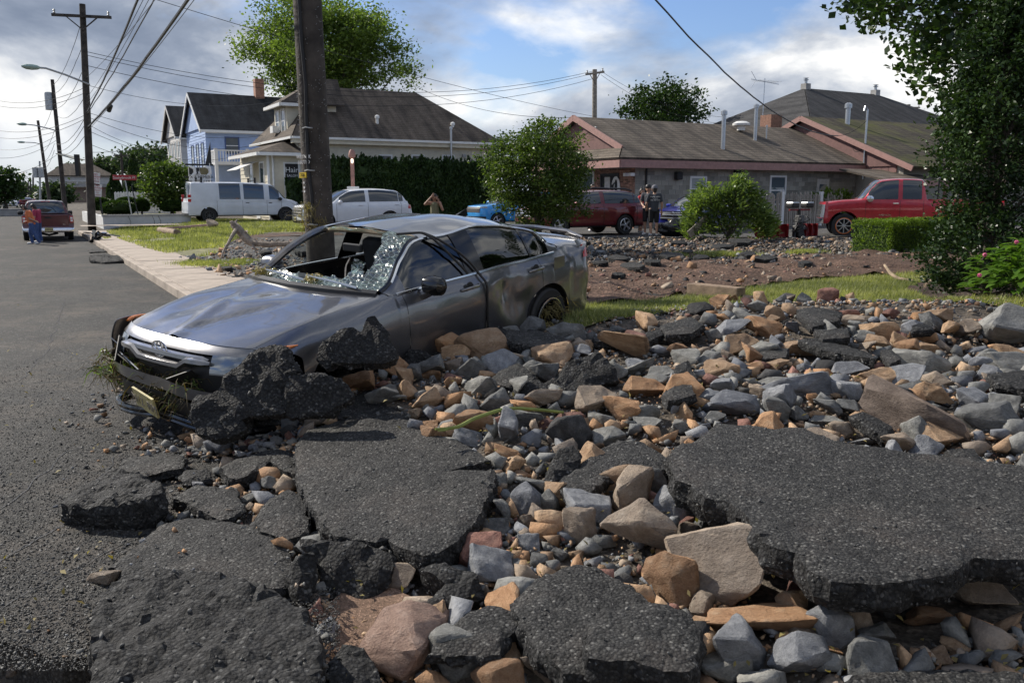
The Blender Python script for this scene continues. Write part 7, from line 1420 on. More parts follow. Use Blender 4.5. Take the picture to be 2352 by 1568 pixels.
# maple whose branches hang in from the right
def overhang():
    c = at(2250, 60, 15); b = at(2700, 600, 17); t = thing('overhanging_maple', 'dark leaved maple whose branches hang in above the holly', 'tree', (b.x, b.y, terrain(b.x, b.y))); base = Vector((b.x, b.y, terrain(b.x, b.y))); r = np.random.default_rng(21); P = []; tips = []
    for _ in range(1250):
        u, v = r.uniform(1950, 2750), r.uniform(-330, 390); lim = np.interp(u, [1950, 2010, 2080, 2160, 2250, 2400, 2750], [60, 80, 165, 320, 380, 400, 420])
        if v > lim-25+15*r.normal() or v > lim: continue
        p = at(u, v, r.uniform(13.2, 16.5)); tips.append(p-base); k = int(r.integers(14, 26)); P.append(np.array(p-base)+r.normal(size=(k, 3))*np.array([.17, .17, .11]))
    V, F_ = leafmesh(np.concatenate(P), .125, 'leaf_dark', .8, seed=6, curl=.12, drop=.3); kind(obj('crown', mesh('crown', V, F_, 'leaf_dark'), t), 'stuff'); q = MB(); q.tube([(0, 0, -.1), (.05, 0, 2), (-.05, -.1, 4.2), (-.3, -.3, 6.5)], [.32, .27, .2, .09], 10); tr = q.build('trunk', 'bark', t, True)
    for tp in tips[::11]: q = MB(); s = Vector((-.05, -.1, 3.0+1.5*random.random())); q.tube([s, (s+tp)/2+Vector((0, 0, .35)), tp], [.07, .03, .008], 6); q.build('limb', 'bark', tr, True)
overhang()
# hydrangea with big leaves
def big_leaf(q, c, d, L, w, droop):
    d = Vector(d).normalized(); s = d.cross(Vector((0, 0, 1))).normalized(); n = s.cross(d); pts = []
    for k, (t, ww) in enumerate(((0, .05), (.25, .75), (.5, 1), (.78, .62), (1, .03))): m = Vector(c)+d*L*t+Vector((0, 0, -droop*L*t*t)); pts += [m-s*w*ww*.5+n*.12*w*ww, m, m+s*w*ww*.5+n*.12*w*ww]
    q.add(pts, [(3*k+j, 3*k+j+1, 3*k+j+4, 3*k+j+3) for k in range(4) for j in (0, 1)])
def hydrangea():
    c = at(2368, 660, 9.2); base = Vector((c.x, c.y, terrain(c.x, c.y))); t = thing('hydrangea', 'bright green large leaved hydrangea with a few pink blooms', 'shrub', base); r = random.Random(9); q = MB(); st = MB()
    for _ in range(620):
        a = r.uniform(0, 6.283); e = r.random()**.7; rr = .62*e; h = (.68-.30*e*e)*r.uniform(.35, 1.05); p = Vector((rr*math.cos(a), rr*math.sin(a)*.9, h)); big_leaf(q, p, (math.cos(a+r.gauss(0, .5)), math.sin(a+r.gauss(0, .5)), r.uniform(-.1, .6)), r.uniform(.10, .19), r.uniform(.06, .10), r.uniform(.1, .5))
    kind(q.build('leaves', 'leaf_hyd', t, True, 60), 'stuff')
    for k in range(14): a = r.uniform(0, 6.283); q = MB(); q.tube([(0, 0, -.05), (.25*math.cos(a), .25*math.sin(a), .3), (.48*math.cos(a), .45*math.sin(a), .55)], [.012, .009, .006], 5); q.build('stem', 'leaf_hyd', t)
    M('petal_pink', (.62,.12,.24), .6, var=.2)
    for (u, v) in ((2262, 585), (2335, 556), (2250, 632)):
        p = at(u, v, 8.75)-base; q = MB()
        for k in range(26): d = Vector((r.gauss(0, 1), r.gauss(0, 1), r.gauss(0, 1))).normalized(); q.obox(p+d*.016, d.orthogonal().normalized(), d.cross(d.orthogonal()).normalized(), d, .008, .008, .003)
        kind(q.build('bloom', 'petal_pink', t), 'stuff')
hydrangea()
# uprooted laurel shrub
def laurel():
    c = at(1672, 540, 27.5); base = Vector((c.x, c.y, .35)); t = thing('uprooted_shrub', 'broad uprooted shrub with long glossy leaves leaning by the blue sedan', 'shrub', base); r = np.random.default_rng(33); s = 27.5/F; P = []; D_ = []; tr = MB()
    for _ in range(300):
        u = r.uniform(-100, 100); vmax = np.interp(u, [-105, -60, -20, 25, 60, 100], [45, 120, 100, 142, 95, 40]); v = vmax*r.random()**.55; y = r.normal()*.35; tip = np.array([u*s, y, v*s+.05]); k = int(r.integers(16, 30)); d = np.array([u*.012, y, .6]); P.append(tip+r.normal(size=(k, 3))*np.array([.12, .12, .09])); D_.append(np.repeat(d[None], k, 0))
    V, F_ = leafmesh(np.concatenate(P), .17, 'leaf_laurel', .34, seed=8, drop=.3, dirs=np.concatenate(D_)); kind(obj('crown', mesh('crown', V, F_, 'leaf_laurel'), t), 'stuff')
    for k in range(12): a = r.uniform(-1, 1); q = MB(); q.tube([(0, 0, .0), (a*.4, r.normal()*.1, .5), (a*1.1, r.normal()*.3, 1.2+.5*(1-abs(a)))], [.03, .02, .008], 5); q.build('stem', 'bark', t, True)
laurel()
# grass
def blades(name, label, pts, h, w, mat, seed, lay=.6):
    r = np.random.default_rng(seed); P = np.asarray(pts, float); n = len(P); a = r.uniform(0, 6.283, n); hh = h*r.uniform(.5, 1.4, n); ln = r.uniform(.1, 1.2, n)*lay; d = np.stack([np.cos(a)*ln, np.sin(a)*ln, np.ones(n)], 1); d /= np.linalg.norm(d, axis=1)[:, None]; wv = np.stack([-np.sin(a), np.cos(a), np.zeros(n)], 1)*w*.5
    V = np.stack([P-wv, P+wv, P+d*hh[:, None]], 1).reshape(-1, 3); o = obj(name, mesh(name, V, np.arange(3*n).reshape(n, 3), mat)); tag(o, label, 'grass'); return kind(o, 'stuff')
pts = []; bx = [min(p[0] for p in LAWN2), max(p[0] for p in LAWN2), min(p[1] for p in LAWN2), max(p[1] for p in LAWN2)]
while len(pts) < 80000:
    x, y = random.uniform(*bx[:2]), random.uniform(*bx[2:])
    if abs(x) < .66*y+.3 and inside(LAWN2, x, y) and not inside(MULCH, x, y) and noise.noise(Vector((x*.9, y*.9, 7))) > -.42+.3*random.random(): pts.append((x, y, terrain(x, y)+.008))
blades('verge_grass', 'flattened bright grass between the rubble and the mud track', pts, .085, .011, 'grass', 1, 2.2)
pts = []
bx = [min(p[0] for p in LAWN), max(p[0] for p in LAWN), min(p[1] for p in LAWN), max(p[1] for p in LAWN)]
while len(pts) < 48000:
    x, y = random.uniform(*bx[:2]), random.uniform(*bx[2:])
    if inside(LAWN, x, y) and noise.noise(Vector((x*.5, y*.5, 2))) > -.45+.25*random.random(): pts.append((x, y, terrain(x, y)+.01))
blades('lawn_grass', 'sunlit green grass of the corner lawn by the sidewalk', pts, .13, .03, 'grass', 2, .8)
pts = []
for (u, v, su, sv, n) in ((470, 610, 60, 6, 5000), (560, 606, 30, 4, 2500), (1650, 588, 70, 3, 3500), (1850, 582, 40, 3, 1200), (1560, 590, 30, 3, 1200), (245, 548, 8, 3, 500)):
    for _ in range(n): p = hit(u+random.gauss(0, su*.5), v+random.gauss(0, sv*.5)); pts.append((p.x, p.y, p.z+.01))
blades('grass_tufts', 'patchy grass tufts left between mud and stones', pts, .10, .02, 'grass', 3, .8)

# leaf scraps and twigs washed over road and slabs
sc = []
for _ in range(420):
    p = onz(random.uniform(0, 2352), random.uniform(700, 1560), 0)
    h = p if p.x < rub_left(p.y)-.2 else hit(random.uniform(700, 2352), random.uniform(820, 1560), .06)
    sc.append((h.x, h.y, h.z+.012))
V, F_ = leafmesh(np.array(sc), .035, 'drygrass', .5, up=2.0, seed=4, curl=.3); o = obj('leaf_scraps', mesh('leaf_scraps', V, F_, 'drygrass')); tag(o, 'dry leaf scraps strewn over road and rubble', 'leaves'); kind(o, 'stuff')
# ------------------------------------------------------------------ poles, wires, signs
M('picket_wood', (.36,.32,.27), .85, var=.3, scale=8, objrand=.3); M('pole_wood', (.062,.052,.044), .9, var=.4, scale=3, bmp=.012, bscale=18); M('lamp_green', (.33,.43,.38), .5, var=.08); M('galv', (.42,.43,.43), .5, .5, var=.15); M('sign_white', (.72,.71,.69), .5, var=.1, scale=9); M('sign_red', (.34,.02,.03), .5, var=.08); M('red_ink', (.45,.06,.06), .6, var=.1); M('pink_post', (.40,.21,.17), .7, var=.15); M('bulb', (1.0,.93,.75), .5, var=0, emit=1.6); M('solar', (.35,.33,.24), .4, var=.1); M('yellow_tag', (.75,.52,.03), .5, var=.1)
def pole(name, label, u0, v0, u1, v1, Y, r0, r1, zb=None, mat='pole_wood', group=None):
    p = at(u0, v0, Y); t = at(u1, v1, Y); p.z = (terrain(p.x, p.y) if zb is None else zb)-.3; o = thing(name, label, 'utility pole', p, (0,0,0), group); q = MB(); n = 12
    P = [(t-p)*(k/n) for k in range(n+1)]; q.tube(P, [r0+(r1-r0)*k/n for k in range(n+1)], 18); q.build('pole_shaft', mat, o, True); o['top'] = tuple(t); return o, p, t
# the near pole
np_, B0, T0 = pole('utility_pole', 'thick dark wooden utility pole standing behind the wrecked sedan', 738, 560, 688, -330, 14.6, .245, .225)
ax = (T0-B0).normalized()
def onpole(v, Y=14.6): # local point on the near pole's axis seen at image row v
    lo, hi = 0.0, 1.0; 
    for _ in range(40):
        m = (lo+hi)/2; w = B0+(T0-B0)*m; d = w-Vector((0, 0, HC)); yy = d.y*SF+d.z*CF; zz = d.y*CF-d.z*SF; pv = CY-F*yy/zz
        if pv > v: lo = m
        else: hi = m
    return (T0-B0)*((lo+hi)/2)
q = MB(); c = [onpole(v)+Vector((-.06+.0*k, -.255, 0)) for k, v in enumerate((520, 450, 380, 300, 200, 100, 0, -200))]; q.tube([p+Vector((.02*math.sin(k*2), 0, 0)) for k, p in enumerate(c)], .028, 8); cd = q.build('conduit', 'rubber', np_, True)
for v in (515, 393, 297): q = MB(); p = onpole(v); q.tube([p+Vector((-.14, -.23, 0)), p+Vector((-.08, -.295, .01)), p+Vector((.0, -.29, 0)), p+Vector((.03, -.26, 0))], .012, 5); q.build('conduit_clip', 'galv', cd, True)
p = onpole(403); q = MB(); q.obox(p+Vector((-.185, -.185, 0)), (.78, -.62, 0), (.62, .78, 0), (0, 0, 1), .09, .006, .045); tg = q.build('number_tag', 'yellow_tag', np_); text('tag_text', '228', 'black', tg, facing(p+Vector((-.19, -.196, 0)), (-.62, -.78, 0)), .07)
for k, v in enumerate((362, 374)): p = onpole(v); text('tag_text', ('WBTNTK', '66UTPD')[k], 'sign_white', np_, facing(p+Vector((-.155, -.20, 0)), (-.6, -.8, 0)), .085, .004)
for v in (420, 431, 440): p = onpole(v); q = MB(); q.lathe([(.02, 0), (.02, .012)], p+Vector((-.17, -.17, 0)), (-.7, -.7, 0), 8); q.build('round_tag', 'sign_white', np_)
nm = MB()
for _ in range(170): p = onpole(random.uniform(10, 515)); a = random.uniform(2.9, 6.0); d = Vector((math.cos(a), math.sin(a), 0)); nm.tube([p+d*.23, p+d*.262+Vector((0, 0, random.uniform(-.02, .02)))], .004, 4)
kind(nm.build('staples', 'galv', np_), 'stuff')
r_ = debris('pole_vine', 'dead vine tangled round the foot of the thick pole', [B0+onpole(v)+Vector((random.uniform(-.25, .2), -.25, 0)) for v in (520, 515, 505, 495, 480, 470)], 260, .22, 'drygrass', .06)
# the left pole with cross-arm and street light, then two more beyond
def crossarm(o, p, t, dz, L, dirv, mat='pole_wood', h=.12):
    c = t-p+Vector((0, 0, dz)); d = Vector(dirv).normalized(); q = MB(); q.bar(c-d*L/2+Vector((0, -.15, 0)), c+d*L/2+Vector((0, -.15, 0)), .10, h); ca = q.build('crossarm', mat, o)
    for s in (-1, 1):
        q = MB(); q.bar(c+d*s*L*.28+Vector((0, -.16, 0)), c+Vector((0, -.16, -.6)), .05); q.build('arm_brace', mat, ca); q = MB(); q.lathe([(.03, 0), (.06, .05), (.03, .10), (.06, .15), (.02, .2)], c+d*s*(L/2-.12)+Vector((0, -.15, .06)), (0,0,1), 8); q.build('insulator', 'galv', ca, True)
    return c
def lamp_arm(o, p, pts, mat='galv'):
    P = [Vector(q_)-p for q_ in pts]; q = MB(); q.tube(P, [.045]*len(P), 7); a = q.build('lamp_arm', mat, o, True); e = P[-1]; d = (P[-1]-P[-2]).normalized(); q = MB(); prof = [(.05, 0), (.13, .12), (.17, .35), (.15, .6), (.06, .78)]; q.lathe(prof, e, d, 10); q.v = [(v[0], v[1], e.z+(v[2]-e.z)*.75) for v in q.v]; q.build('lamp_head', 'lamp_green', a, True)
p1, b1_, t1 = pole('utility_pole', 'tall wooden utility pole with cross-arm and green street light at the corner', 211, 527, 189, 10, 41, .19, .13)
crossarm(p1, b1_, t1, -.55, 2.5, (.95, .25, -.0)); s1 = 41/F
lamp_arm(p1, b1_, [at(206, 195, 41), at(180, 184, 40.6), at(150, 172, 40.2), at(105, 157, 39.6), at(92, 156, 39.4)])
q = MB(); q.box(-.09, .09, -.33, -.14, 0, 1.0); sb = q.build('switch_box', 'black', p1); sb.location = at(186, 405, 41)-b1_+Vector((-.05, .1, 0)); 
p2, b2_, t2 = pole('utility_pole', 'wooden utility pole with a grey transformer beyond the corner pole', 150, 480, 120, 183, 70, .19, .13); lamp_arm(p2, b2_, [at(127, 300, 70), at(110, 295, 69.5), at(80, 288, 69), at(62, 286, 69)])
q = MB(); c = at(113, 232, 70)-b2_; q.lathe([(.05, -.02), (.32, 0), (.32, 1.25), (.28, 1.35), (.05, 1.4)], c+Vector((0, 0, -.7)), (0,0,1), 14); q.build('transformer', 'galv', p2, True)
c = at(155, 366, 70)-b2_; q = MB(); q.slab([c+Vector((-.6, -.6, .45)), c+Vector((.9, -.6, .0)), c+Vector((1.1, .6, .0)), c+Vector((-.5, .6, .45))], (0, 0, 1), .06); q.build('solar_panel', 'solar', p2)
p3, b3_, t3 = pole('utility_pole', 'leaning wooden utility pole with a lamp arm farther down the street', 116, 470, 87, 277, 100, .2, .14); lamp_arm(p3, b3_, [at(95, 332, 100), at(80, 328, 99), at(58, 327, 98.5)])
p4, b4_, t4 = pole('steel_pole', 'thin grey pole with two transformers on the far street', 92, 470, 91, 370, 130, .16, .12, mat='galv')
for u in (84, 97): c = at(u, 396, 130)-b4_; q = MB(); q.lathe([(.05, 0), (.42, .03), (.42, 1.5), (.1, 1.6)], c+Vector((0, -.3, -.8)), (0,0,1), 12); q.build('transformer', 'galv', p4, True)
for k, (u, v, Y) in enumerate([(76, 402, 170), (70, 410, 200), (65, 416, 240)]): pole('utility_pole', 'small wooden pole receding down the far street', u, 470, u, v, Y, .2, .15, group='poles down the far street')
p5, b5_, t5 = pole('utility_pole', 'weathered pale pole with a short cross-arm behind the salon', 1366, 420, 1366, 160, 58, .19, .15, mat='wood_grey'); crossarm(p5, b5_, t5, -.25, 1.25, (1, -.1, .12), 'wood_grey')
p6, b6_, t6 = pole('utility_pole', 'short far pole with a cross-arm beside the arborvitae', 285, 460, 278, 351, 95, .15, .12); crossarm(p6, b6_, t6, -.3, 1.6, (1, 0, 0))
p7_, b7_, t7 = pole('utility_pole', 'pole top with cross-arm rising behind the dark hipped roof', 2088, 420, 2087, 240, 85, .2, .17, mat='wood_grey'); crossarm(p7_, b7_, t7, -.3, 2.2, (1, .1, 0), 'wood_grey')
# wires
def wire(label, p, q_, sag, r, group, n=22, mat='black', wob=0.0):
    p, q_ = Vector(p), Vector(q_); P = []
    for k in range(n+1): f = k/n; P.append(p+(q_-p)*f+Vector((random.uniform(-wob, wob), 0, -sag*4*f*(1-f)+random.uniform(-wob, wob)))-p)
    q = MB(); q.tube(P, r, 5); o = q.build('overhead_wire', mat, None, True); o.location = p; tag(o, label, 'wire', group); return o
Lp = lambda v: b1_+(t1-b1_)*((at(205, v, 41).z-b1_.z)/(t1.z-b1_.z)); Np = lambda z: B0+(T0-B0)*((z-B0.z)/(T0.z-B0.z))
G1 = 'cables from the corner pole to the thick pole'
def far_to(u0, v0, u1, Yn, zt=None): # end point of a cable leaving the frame's top edge towards the near pole
    return at(u1, 0, Yn)
for k, (v, ut, rr, sag) in enumerate([(258, 303, .030, 0.25), (262, 340, .018, .2), (292, 402, .042, .35), (300, 428, .010, .2), (225, 310, .008, .3), (180, 337, .008, .2), (240, 325, .008, .25)]):
    s = Lp(v); e = at(ut, 0, 22); d = e-s; e2 = s+d*1.6; wire('thick twisted cable strung from the corner pole over the street' if rr > .015 else 'thin wire strung from the corner pole over the street', s, e2, sag*1.2, rr, G1 if rr > .015 else 'thin wires over the street', wob=.012 if rr > .015 else 0)
q = MB(); c = at(249, 257, 39); q.lathe([(.02, 0), (.10, .06), (.10, .4), (.03, .46)], (0, 0, 0), (.5, -.5, .55), 10); o = q.build('splice_case', 'black', None, True); o.location = c; tag(o, 'black splice case hanging on the thick cable near the corner pole', 'splice case')
G2 = 'wires from the corner pole across to the lot pole'
for k, (v, v2, sag) in enumerate([(118, 163, 1.6), (126, 168, 1.7), (150, 180, 1.8)]): wire('thin wire crossing the sky from the corner pole to the lot pole', Lp(v), b5_+(t5-b5_)*((at(1366, v2, 58).z-b5_.z)/(t5.z-b5_.z)), sag, .013, G2)
for k, (v, u, v2, Y, sag) in enumerate([(195, 640, 232, 60, .6), (258, 660, 300, 60, .8), (268, 600, 330, 55, .8), (300, 560, 352, 64, .9), (330, 470, 370, 66, .6), (350, 420, 300, 78, .5), (285, 415, 320, 78, .9)]): wire('thin service wire from the corner pole to the houses', Lp(v), at(u, v2, Y), sag, .011, 'service wires to the houses')
for k, (v, v2) in enumerate([(40, 195), (95, 215), (150, 250), (262, 330), (275, 345), (300, 352), (215, 268)]): wire('wire running down the street from pole to pole', Lp(v), at(122+2*k, v2, 70), .5, .014, 'wires down the street', wob=.01)
for k, (v, v2) in enumerate([(230, 300), (300, 350), (330, 372), (345, 388)]): wire('wire running down the street from pole to pole', at(125, v, 70), at(92+k, v2, 100), .5, .016, 'wires down the street')
for k, (v, ul, vl) in enumerate([(200, -40, 222), (212, -40, 234), (262, -40, 292), (270, -40, 310)]): wire('wire crossing the street away from the corner pole', Lp(v), at(ul, vl, 46), .5, .011, 'wires over the road')
for k, (v, ul, vl) in enumerate([(312, -30, 338), (322, -30, 360), (356, -30, 400)]): wire('wire crossing the street away from the transformer pole', at(130, v, 70), at(ul, vl, 75), .6, .014, 'wires over the far road')
for k, (u0, v0, u1, v1, Y0, Y1, sag) in enumerate([(360, 0, 1366, 268, 30, 58, .3), (948, 196, 1310, 270, 50, 40, .5), (1378, 162, 1700, 270, 58, 62, .8), (1380, 172, 1690, 285, 58, 62, .8)]): wire('thin wire slanting down over the house roofs', at(u0, v0, Y0), at(u1, v1, Y1), sag, .011, 'wires slanting over the roofs')
w_ = wire('thick black service drop running down to the pink gable', at(1505, 0, 20), at(1925, 312, 40), .75, .022, None, 30, wob=.01); wire('thin wire from the pink gable to the service mast', at(1925, 312, 40), at(1990, 278, 39), .15, .012, None)
# signs
def signpost(name, label, p, lean, h, r, mat='galv'):
    o = thing(name, label, 'sign', p); top = Vector((lean[0], lean[1], h)); q = MB(); q.tube([(0, 0, -.2), top], r, 6); q.build('sign_post', mat, o); return o, top
b_ = onz(241, 524, .13); b_ = Vector((b_.x, b_.y, .13)); yv = b_.y
o, top = signpost('no_parking_sign', 'leaning post with two white no parking signs beside the corner pole', b_, (at(221, 400, yv).x-b_.x, 0), at(221, 400, yv).z-b_.z, .04, 'black')
for (u, v, w, h, lines) in ((220, 411, .36, .52, ['NO', 'PARKING', 'HERE TO', 'CORNER', '<--']), (224, 437, .36, .54, ['NO', 'PARKING', '2:00AM', 'TO', '6:00AM'])):
    c = at(u, v, yv-.1)-b_; q = MB(); n = Vector((0, -1, 0)); xx = Vector((1, 0, -.12)).normalized(); zz_ = Vector((.12, 0, 1)).normalized(); W_, H_ = w*1.15, h*1.15; q.obox(c, xx, (0, 1, 0), zz_, W_/2, .008, H_/2); s = q.build('sign_panel', 'sign_white', o, bevel=.02)
    for k, tx in enumerate(lines): m = facing(c+zz_*(H_*.36-k*H_*.185)+Vector((0, -.012, 0)), n, zz_); text('sign_text', tx, 'red_ink', s, m, H_*(.20 if k < 2 else .15), .001)
b_ = onz(308, 517, .2); yv = b_.y; o, top = signpost('street_sign', 'red street name sign on a thin grey post at the corner', b_, (at(285, 400, yv).x-b_.x, 0), at(285, 402, yv).z-b_.z, .035)
c = at(286, 408, yv-.05)-b_; q = MB(); q.obox(c, (1, 0, -.02), (0, 1, 0), (.02, 0, 1), .62, .01, .13); s = q.build('name_panel', 'sign_red', o, bevel=.02); text('sign_text', 'Stonybrook Pl', 'sign_white', s, facing(c+Vector((-.02, -.016, -.01)), (0, -1, 0)), .2, .001)
b_ = onz(324, 517, .2); o, top = signpost('bare_post', 'bare thin metal post beside the street name sign', b_, (-.35, 0), at(318, 425, b_.y).z-b_.z, .03, 'black')
P0 = onb(462, 430, 48.5); M('sign_gold', (.16,.13,.06), .6, var=.2)
o = sthing('business_sign', 'white hanging business sign with black ornament above the van', 'sign', P0[0], 48.5, .3); yb = 48.5
def sq(u0, v0, u1, v1, name, mat, dy, par): a0, z1 = onb(u0, v0, yb+dy); a1, z0 = onb(u1, v1, yb+dy); q = mb(o); q.box(a0, a1, yb+dy-.02, yb+dy+.02, z0, z1); return q.build(name, mat, par)
sq(482, 375, 486, 470, 'sign_post', 'trim_white', .0, o); sq(425, 376, 490, 381, 'sign_beam', 'black', .05, o); pn = sq(432, 384, 483, 428, 'sign_panel', 'sign_white', -.06, o); blk = sq(434, 385, 458, 401, 'sign_art_dark', 'black', -.11, pn); sq(458.5, 385, 482, 401, 'sign_art_gold', 'sign_gold', -.11, pn)
a0, z1 = onb(470, 352, yb); a1, z0 = onb(486, 378, yb); q = mb(o); q.slab([(a0, yb, z0), (a1, yb, z0), (a1, yb, z1+.6)], (0, -1, 0), .06); q.build('beam_bracket', 'black', o)
offm = Matrix.Translation(-Vector(o['off']))
for (u, v, tx, s, mt) in ((457, 407, 'NYX & HEMERA', .21, 'black'), (457, 418, '908-279-6683', .25, 'black'), (458, 398, '&', .3, 'sign_white')): a, z = onb(u, v, yb-.15); text('sign_text', tx, mt, pn, offm@facing((a, yb-.14, z), (0, -1, 0)), s, .004)
for s_ in (441, 476): a, z = onb(s_, 393, yb-.15); q = mb(o); q.tube([(a-.12, yb-.14, z+.25), (a+.12, yb-.14, z+.15), (a+.15, yb-.14, z-.1), (a-.05, yb-.14, z-.25)], [.05, .1, .09, .03], 6); q.build('horse_ornament', 'sign_white', pn, True)
b_ = at(812, 470, 36.5); b_.z = .33; o = thing('lamp_post', 'pink square lamp post with a lit bulb and customer parking sign', 'lamp post', b_); tz = at(812, 362, 36.5).z-.33; q = MB(); q.box(-.07, .07, -.07, .07, -.1, tz); q.build('post', 'pink_post', o); q = MB(); q.lathe([(.12, 0), (.15, .06), (.12, .25), (.06, .33)], (0, 0, tz), (0,0,1), 10); q.build('lamp_cap', 'pink_post', o, True); q = MB(); q.lathe([(.02, 0), (.05, .04), (.05, .14), (.03, .18)], (0.02, -.12, tz-.24), (0,0,1), 10); q.build('bulb', 'bulb', o, True)
c = at(811, 438, 36.2)-b_; q = MB(); q.obox(c, (1,0,0), (0,1,0), (0,0,1), .25, .015, .17); s = q.build('parking_sign', 'sign_white', o, bevel=.02); text('sign_text', 'CUSTOMER', 'black', s, facing(c+Vector((0, -.02, .02)), (0, -1, 0)), .08, .001); text('sign_text', 'PARKING', 'black', s, facing(c+Vector((0, -.02, -.07)), (0, -1, 0)), .08, .001)
# retaining wall and white picket fence behind it
bw = 46.8; aw0, aw1 = onb(196, 0, bw)[0], onb(407, 0, bw)[0]; zt_ = onb(300, 496, bw)[1]; o = sthing('retaining_wall', 'low white rendered retaining wall with dark cracks', 'wall', (aw0+aw1)/2, bw, 0); M('render_white', (.56,.56,.55), .8, var=.12, scale=1.2, bmp=.004, bscale=40)
q = mb(o); q.box(aw0, aw1, bw, bw+.25, -.1, zt_); q.build('wall_face', 'render_white', o); q = mb(o); q.box(aw0-.04, aw1+.03, bw-.05, bw+.3, zt_, zt_+.07); q.build('coping', 'concrete_grey', o); q = mb(o); q.box(aw0, aw0+.25, bw+.25, bw+16, -.1, zt_-.01); q.build('wall_return', 'render_white', o)
for f in (.28, .55, .62): q = mb(o); x = aw0+(aw1-aw0)*f; q.tube([(x, bw-.003, zt_), (x+.1, bw-.003, zt_*.6), (x+.04, bw-.003, .05)], .012, 4); q.build('wall_crack', 'black', o)
q = mb(o); q.box(aw0+.26, aw1, bw+.26, bw+8, -.1, zt_-.05); q.build('planting_bed', 'lawn_soil', o)
bf = 58; af0, af1 = onb(228, 0, bf)[0], onb(368, 0, bf)[0]; z0_, z1_ = .3, onb(300, 443, bf)[1]; o = sthing('white_fence', 'long white picket fence behind the clipped shrubs', 'fence', (af0+af1)/2, bf, z0_)
q = mb(o); q.box(af0, af1, bf+.04, bf+.08, z0_+.3, z0_+.4); q.build('fence_rail', 'trim_white', o); x = af0; pk = MB(); pk.add([(0,0,0),(.14,0,0),(.14,.03,0),(0,.03,0),(0,0,1),(.14,0,1),(.14,.03,1),(0,.03,1),(.07,.015,1.06)], [(0,3,2,1),(0,1,5,4),(1,2,6,5),(2,3,7,6),(3,0,4,7),(4,5,8),(5,6,8),(6,7,8),(7,4,8)]); pm = mesh('picket', pk.v, pk.f, 'trim_white')
while x < af1: c = obj('picket', pm, o, (x-o['off'][0], bf-o['off'][1], 0)); c.scale = (1, 1, z1_-z0_); x += .155
# weathered picket fence by the block wall
bf = 27.6; af0, af1 = onb(1742, 0, bf)[0], onb(1965, 0, bf)[0]; zt_ = onb(1850, 446, bf)[1]; o = sthing('picket_fence', 'weathered grey picket fence with white posts before the block wall', 'fence', (af0+af1)/2, bf, .3); pm2 = mesh('picket', [(v[0]*.6, v[1]*.8, v[2]) for v in pk.v], pk.f, 'picket_wood')
for z in (.75, 1.5): q = mb(o); q.box(af0, af1, bf+.03, bf+.08, z, z+.09); q.build('fence_rail', 'wood_grey', o)
x = af0
while x < af1: c = obj('picket', pm2, o, (x-o['off'][0], bf-o['off'][1], .05)); c.scale = (1, 1, (zt_-.35)*random.uniform(.93, 1.04)); c.rotation_euler = (0, random.uniform(-.03, .03), 0); x += .125
for u in (1822, 1914): a = onb(u, 0, bf)[0]; q = mb(o); q.box(a-.07, a+.07, bf-.05, bf+.09, .2, zt_+.12); q.build('fence_post', 'trim_white', o)
# parapet at the far end of the near road
pz_ = at(20, 490, 72); a0, b0 = ab(pz_); o = sthing('road_barrier', 'long low concrete barrier across the end of the street', 'barrier', a0-4, b0, 0); q = mb(o); q.box(a0-14, onb(64, 0, b0)[0], b0, b0+.4, 0, .55); q.build('barrier_wall', 'concrete_grey', o, bevel=.04); q = mb(o); q.box(a0-14.05, onb(64, 0, b0)[0]+.05, b0-.05, b0+.45, .55, .62); q.build('barrier_cap', 'concrete_grey', o)
# ------------------------------------------------------------------ people
M('tee_orange', (.62,.17,.06), .8, var=.12, scale=14); M('tee_magenta', (.32,.03,.08), .8, var=.12, scale=14); M('denim', (.05,.09,.22), .85, var=.2, scale=18); M('tank_olive', (.17,.16,.09), .8, var=.1); M('tee_char', (.045,.05,.06), .85, var=.15, scale=14); M('shorts_black', (.012,.012,.014), .85, var=.2); M('tee_red', (.5,.02,.03), .8, var=.1); M('cloth_grey', (.16,.16,.18), .85, var=.15); M('tee_pink', (.5,.32,.3), .8, var=.1); M('shoe_white', (.6,.6,.6), .6, var=.1)
def blob(parts, name, mat, parent, voxel, smooth=6):
    q = MB()
    for (p, r1, k, r2) in parts:
        p, k = Vector(p), Vector(k); d = k-p; L = d.length; n = d.normalized() if L > 1e-6 else Vector((0, 0, 1)); P = []; Rr = []
        for a in (-80, -50, -20): P.append(p+n*r1*math.sin(R(a))); Rr.append(r1*math.cos(R(a)))
        P.append(p+d*.5); Rr.append((r1+r2)/2)
        for a in (20, 50, 80): P.append(k+n*r2*math.sin(R(a))); Rr.append(r2*math.cos(R(a)))
        q.tube(P, Rr, 10)
    me = mesh(name, q.v, q.f, mat); t = bpy.data.objects.new(name, me); COL.objects.link(t); m = t.modifiers.new('r', 'REMESH'); m.mode = 'VOXEL'; m.voxel_size = voxel; m.use_smooth_shade = True; s = t.modifiers.new('s', 'SMOOTH'); s.iterations = smooth; s.factor = .5
    dg = bpy.context.evaluated_depsgraph_get(); out = bpy.data.meshes.new_from_object(t.evaluated_get(dg)); bpy.data.objects.remove(t); out.name = name; out.materials.clear(); out.materials.append(MATS[mat]); out.polygons.foreach_set('use_smooth', np.ones(len(out.polygons), dtype=bool)); return obj(name, out, parent)
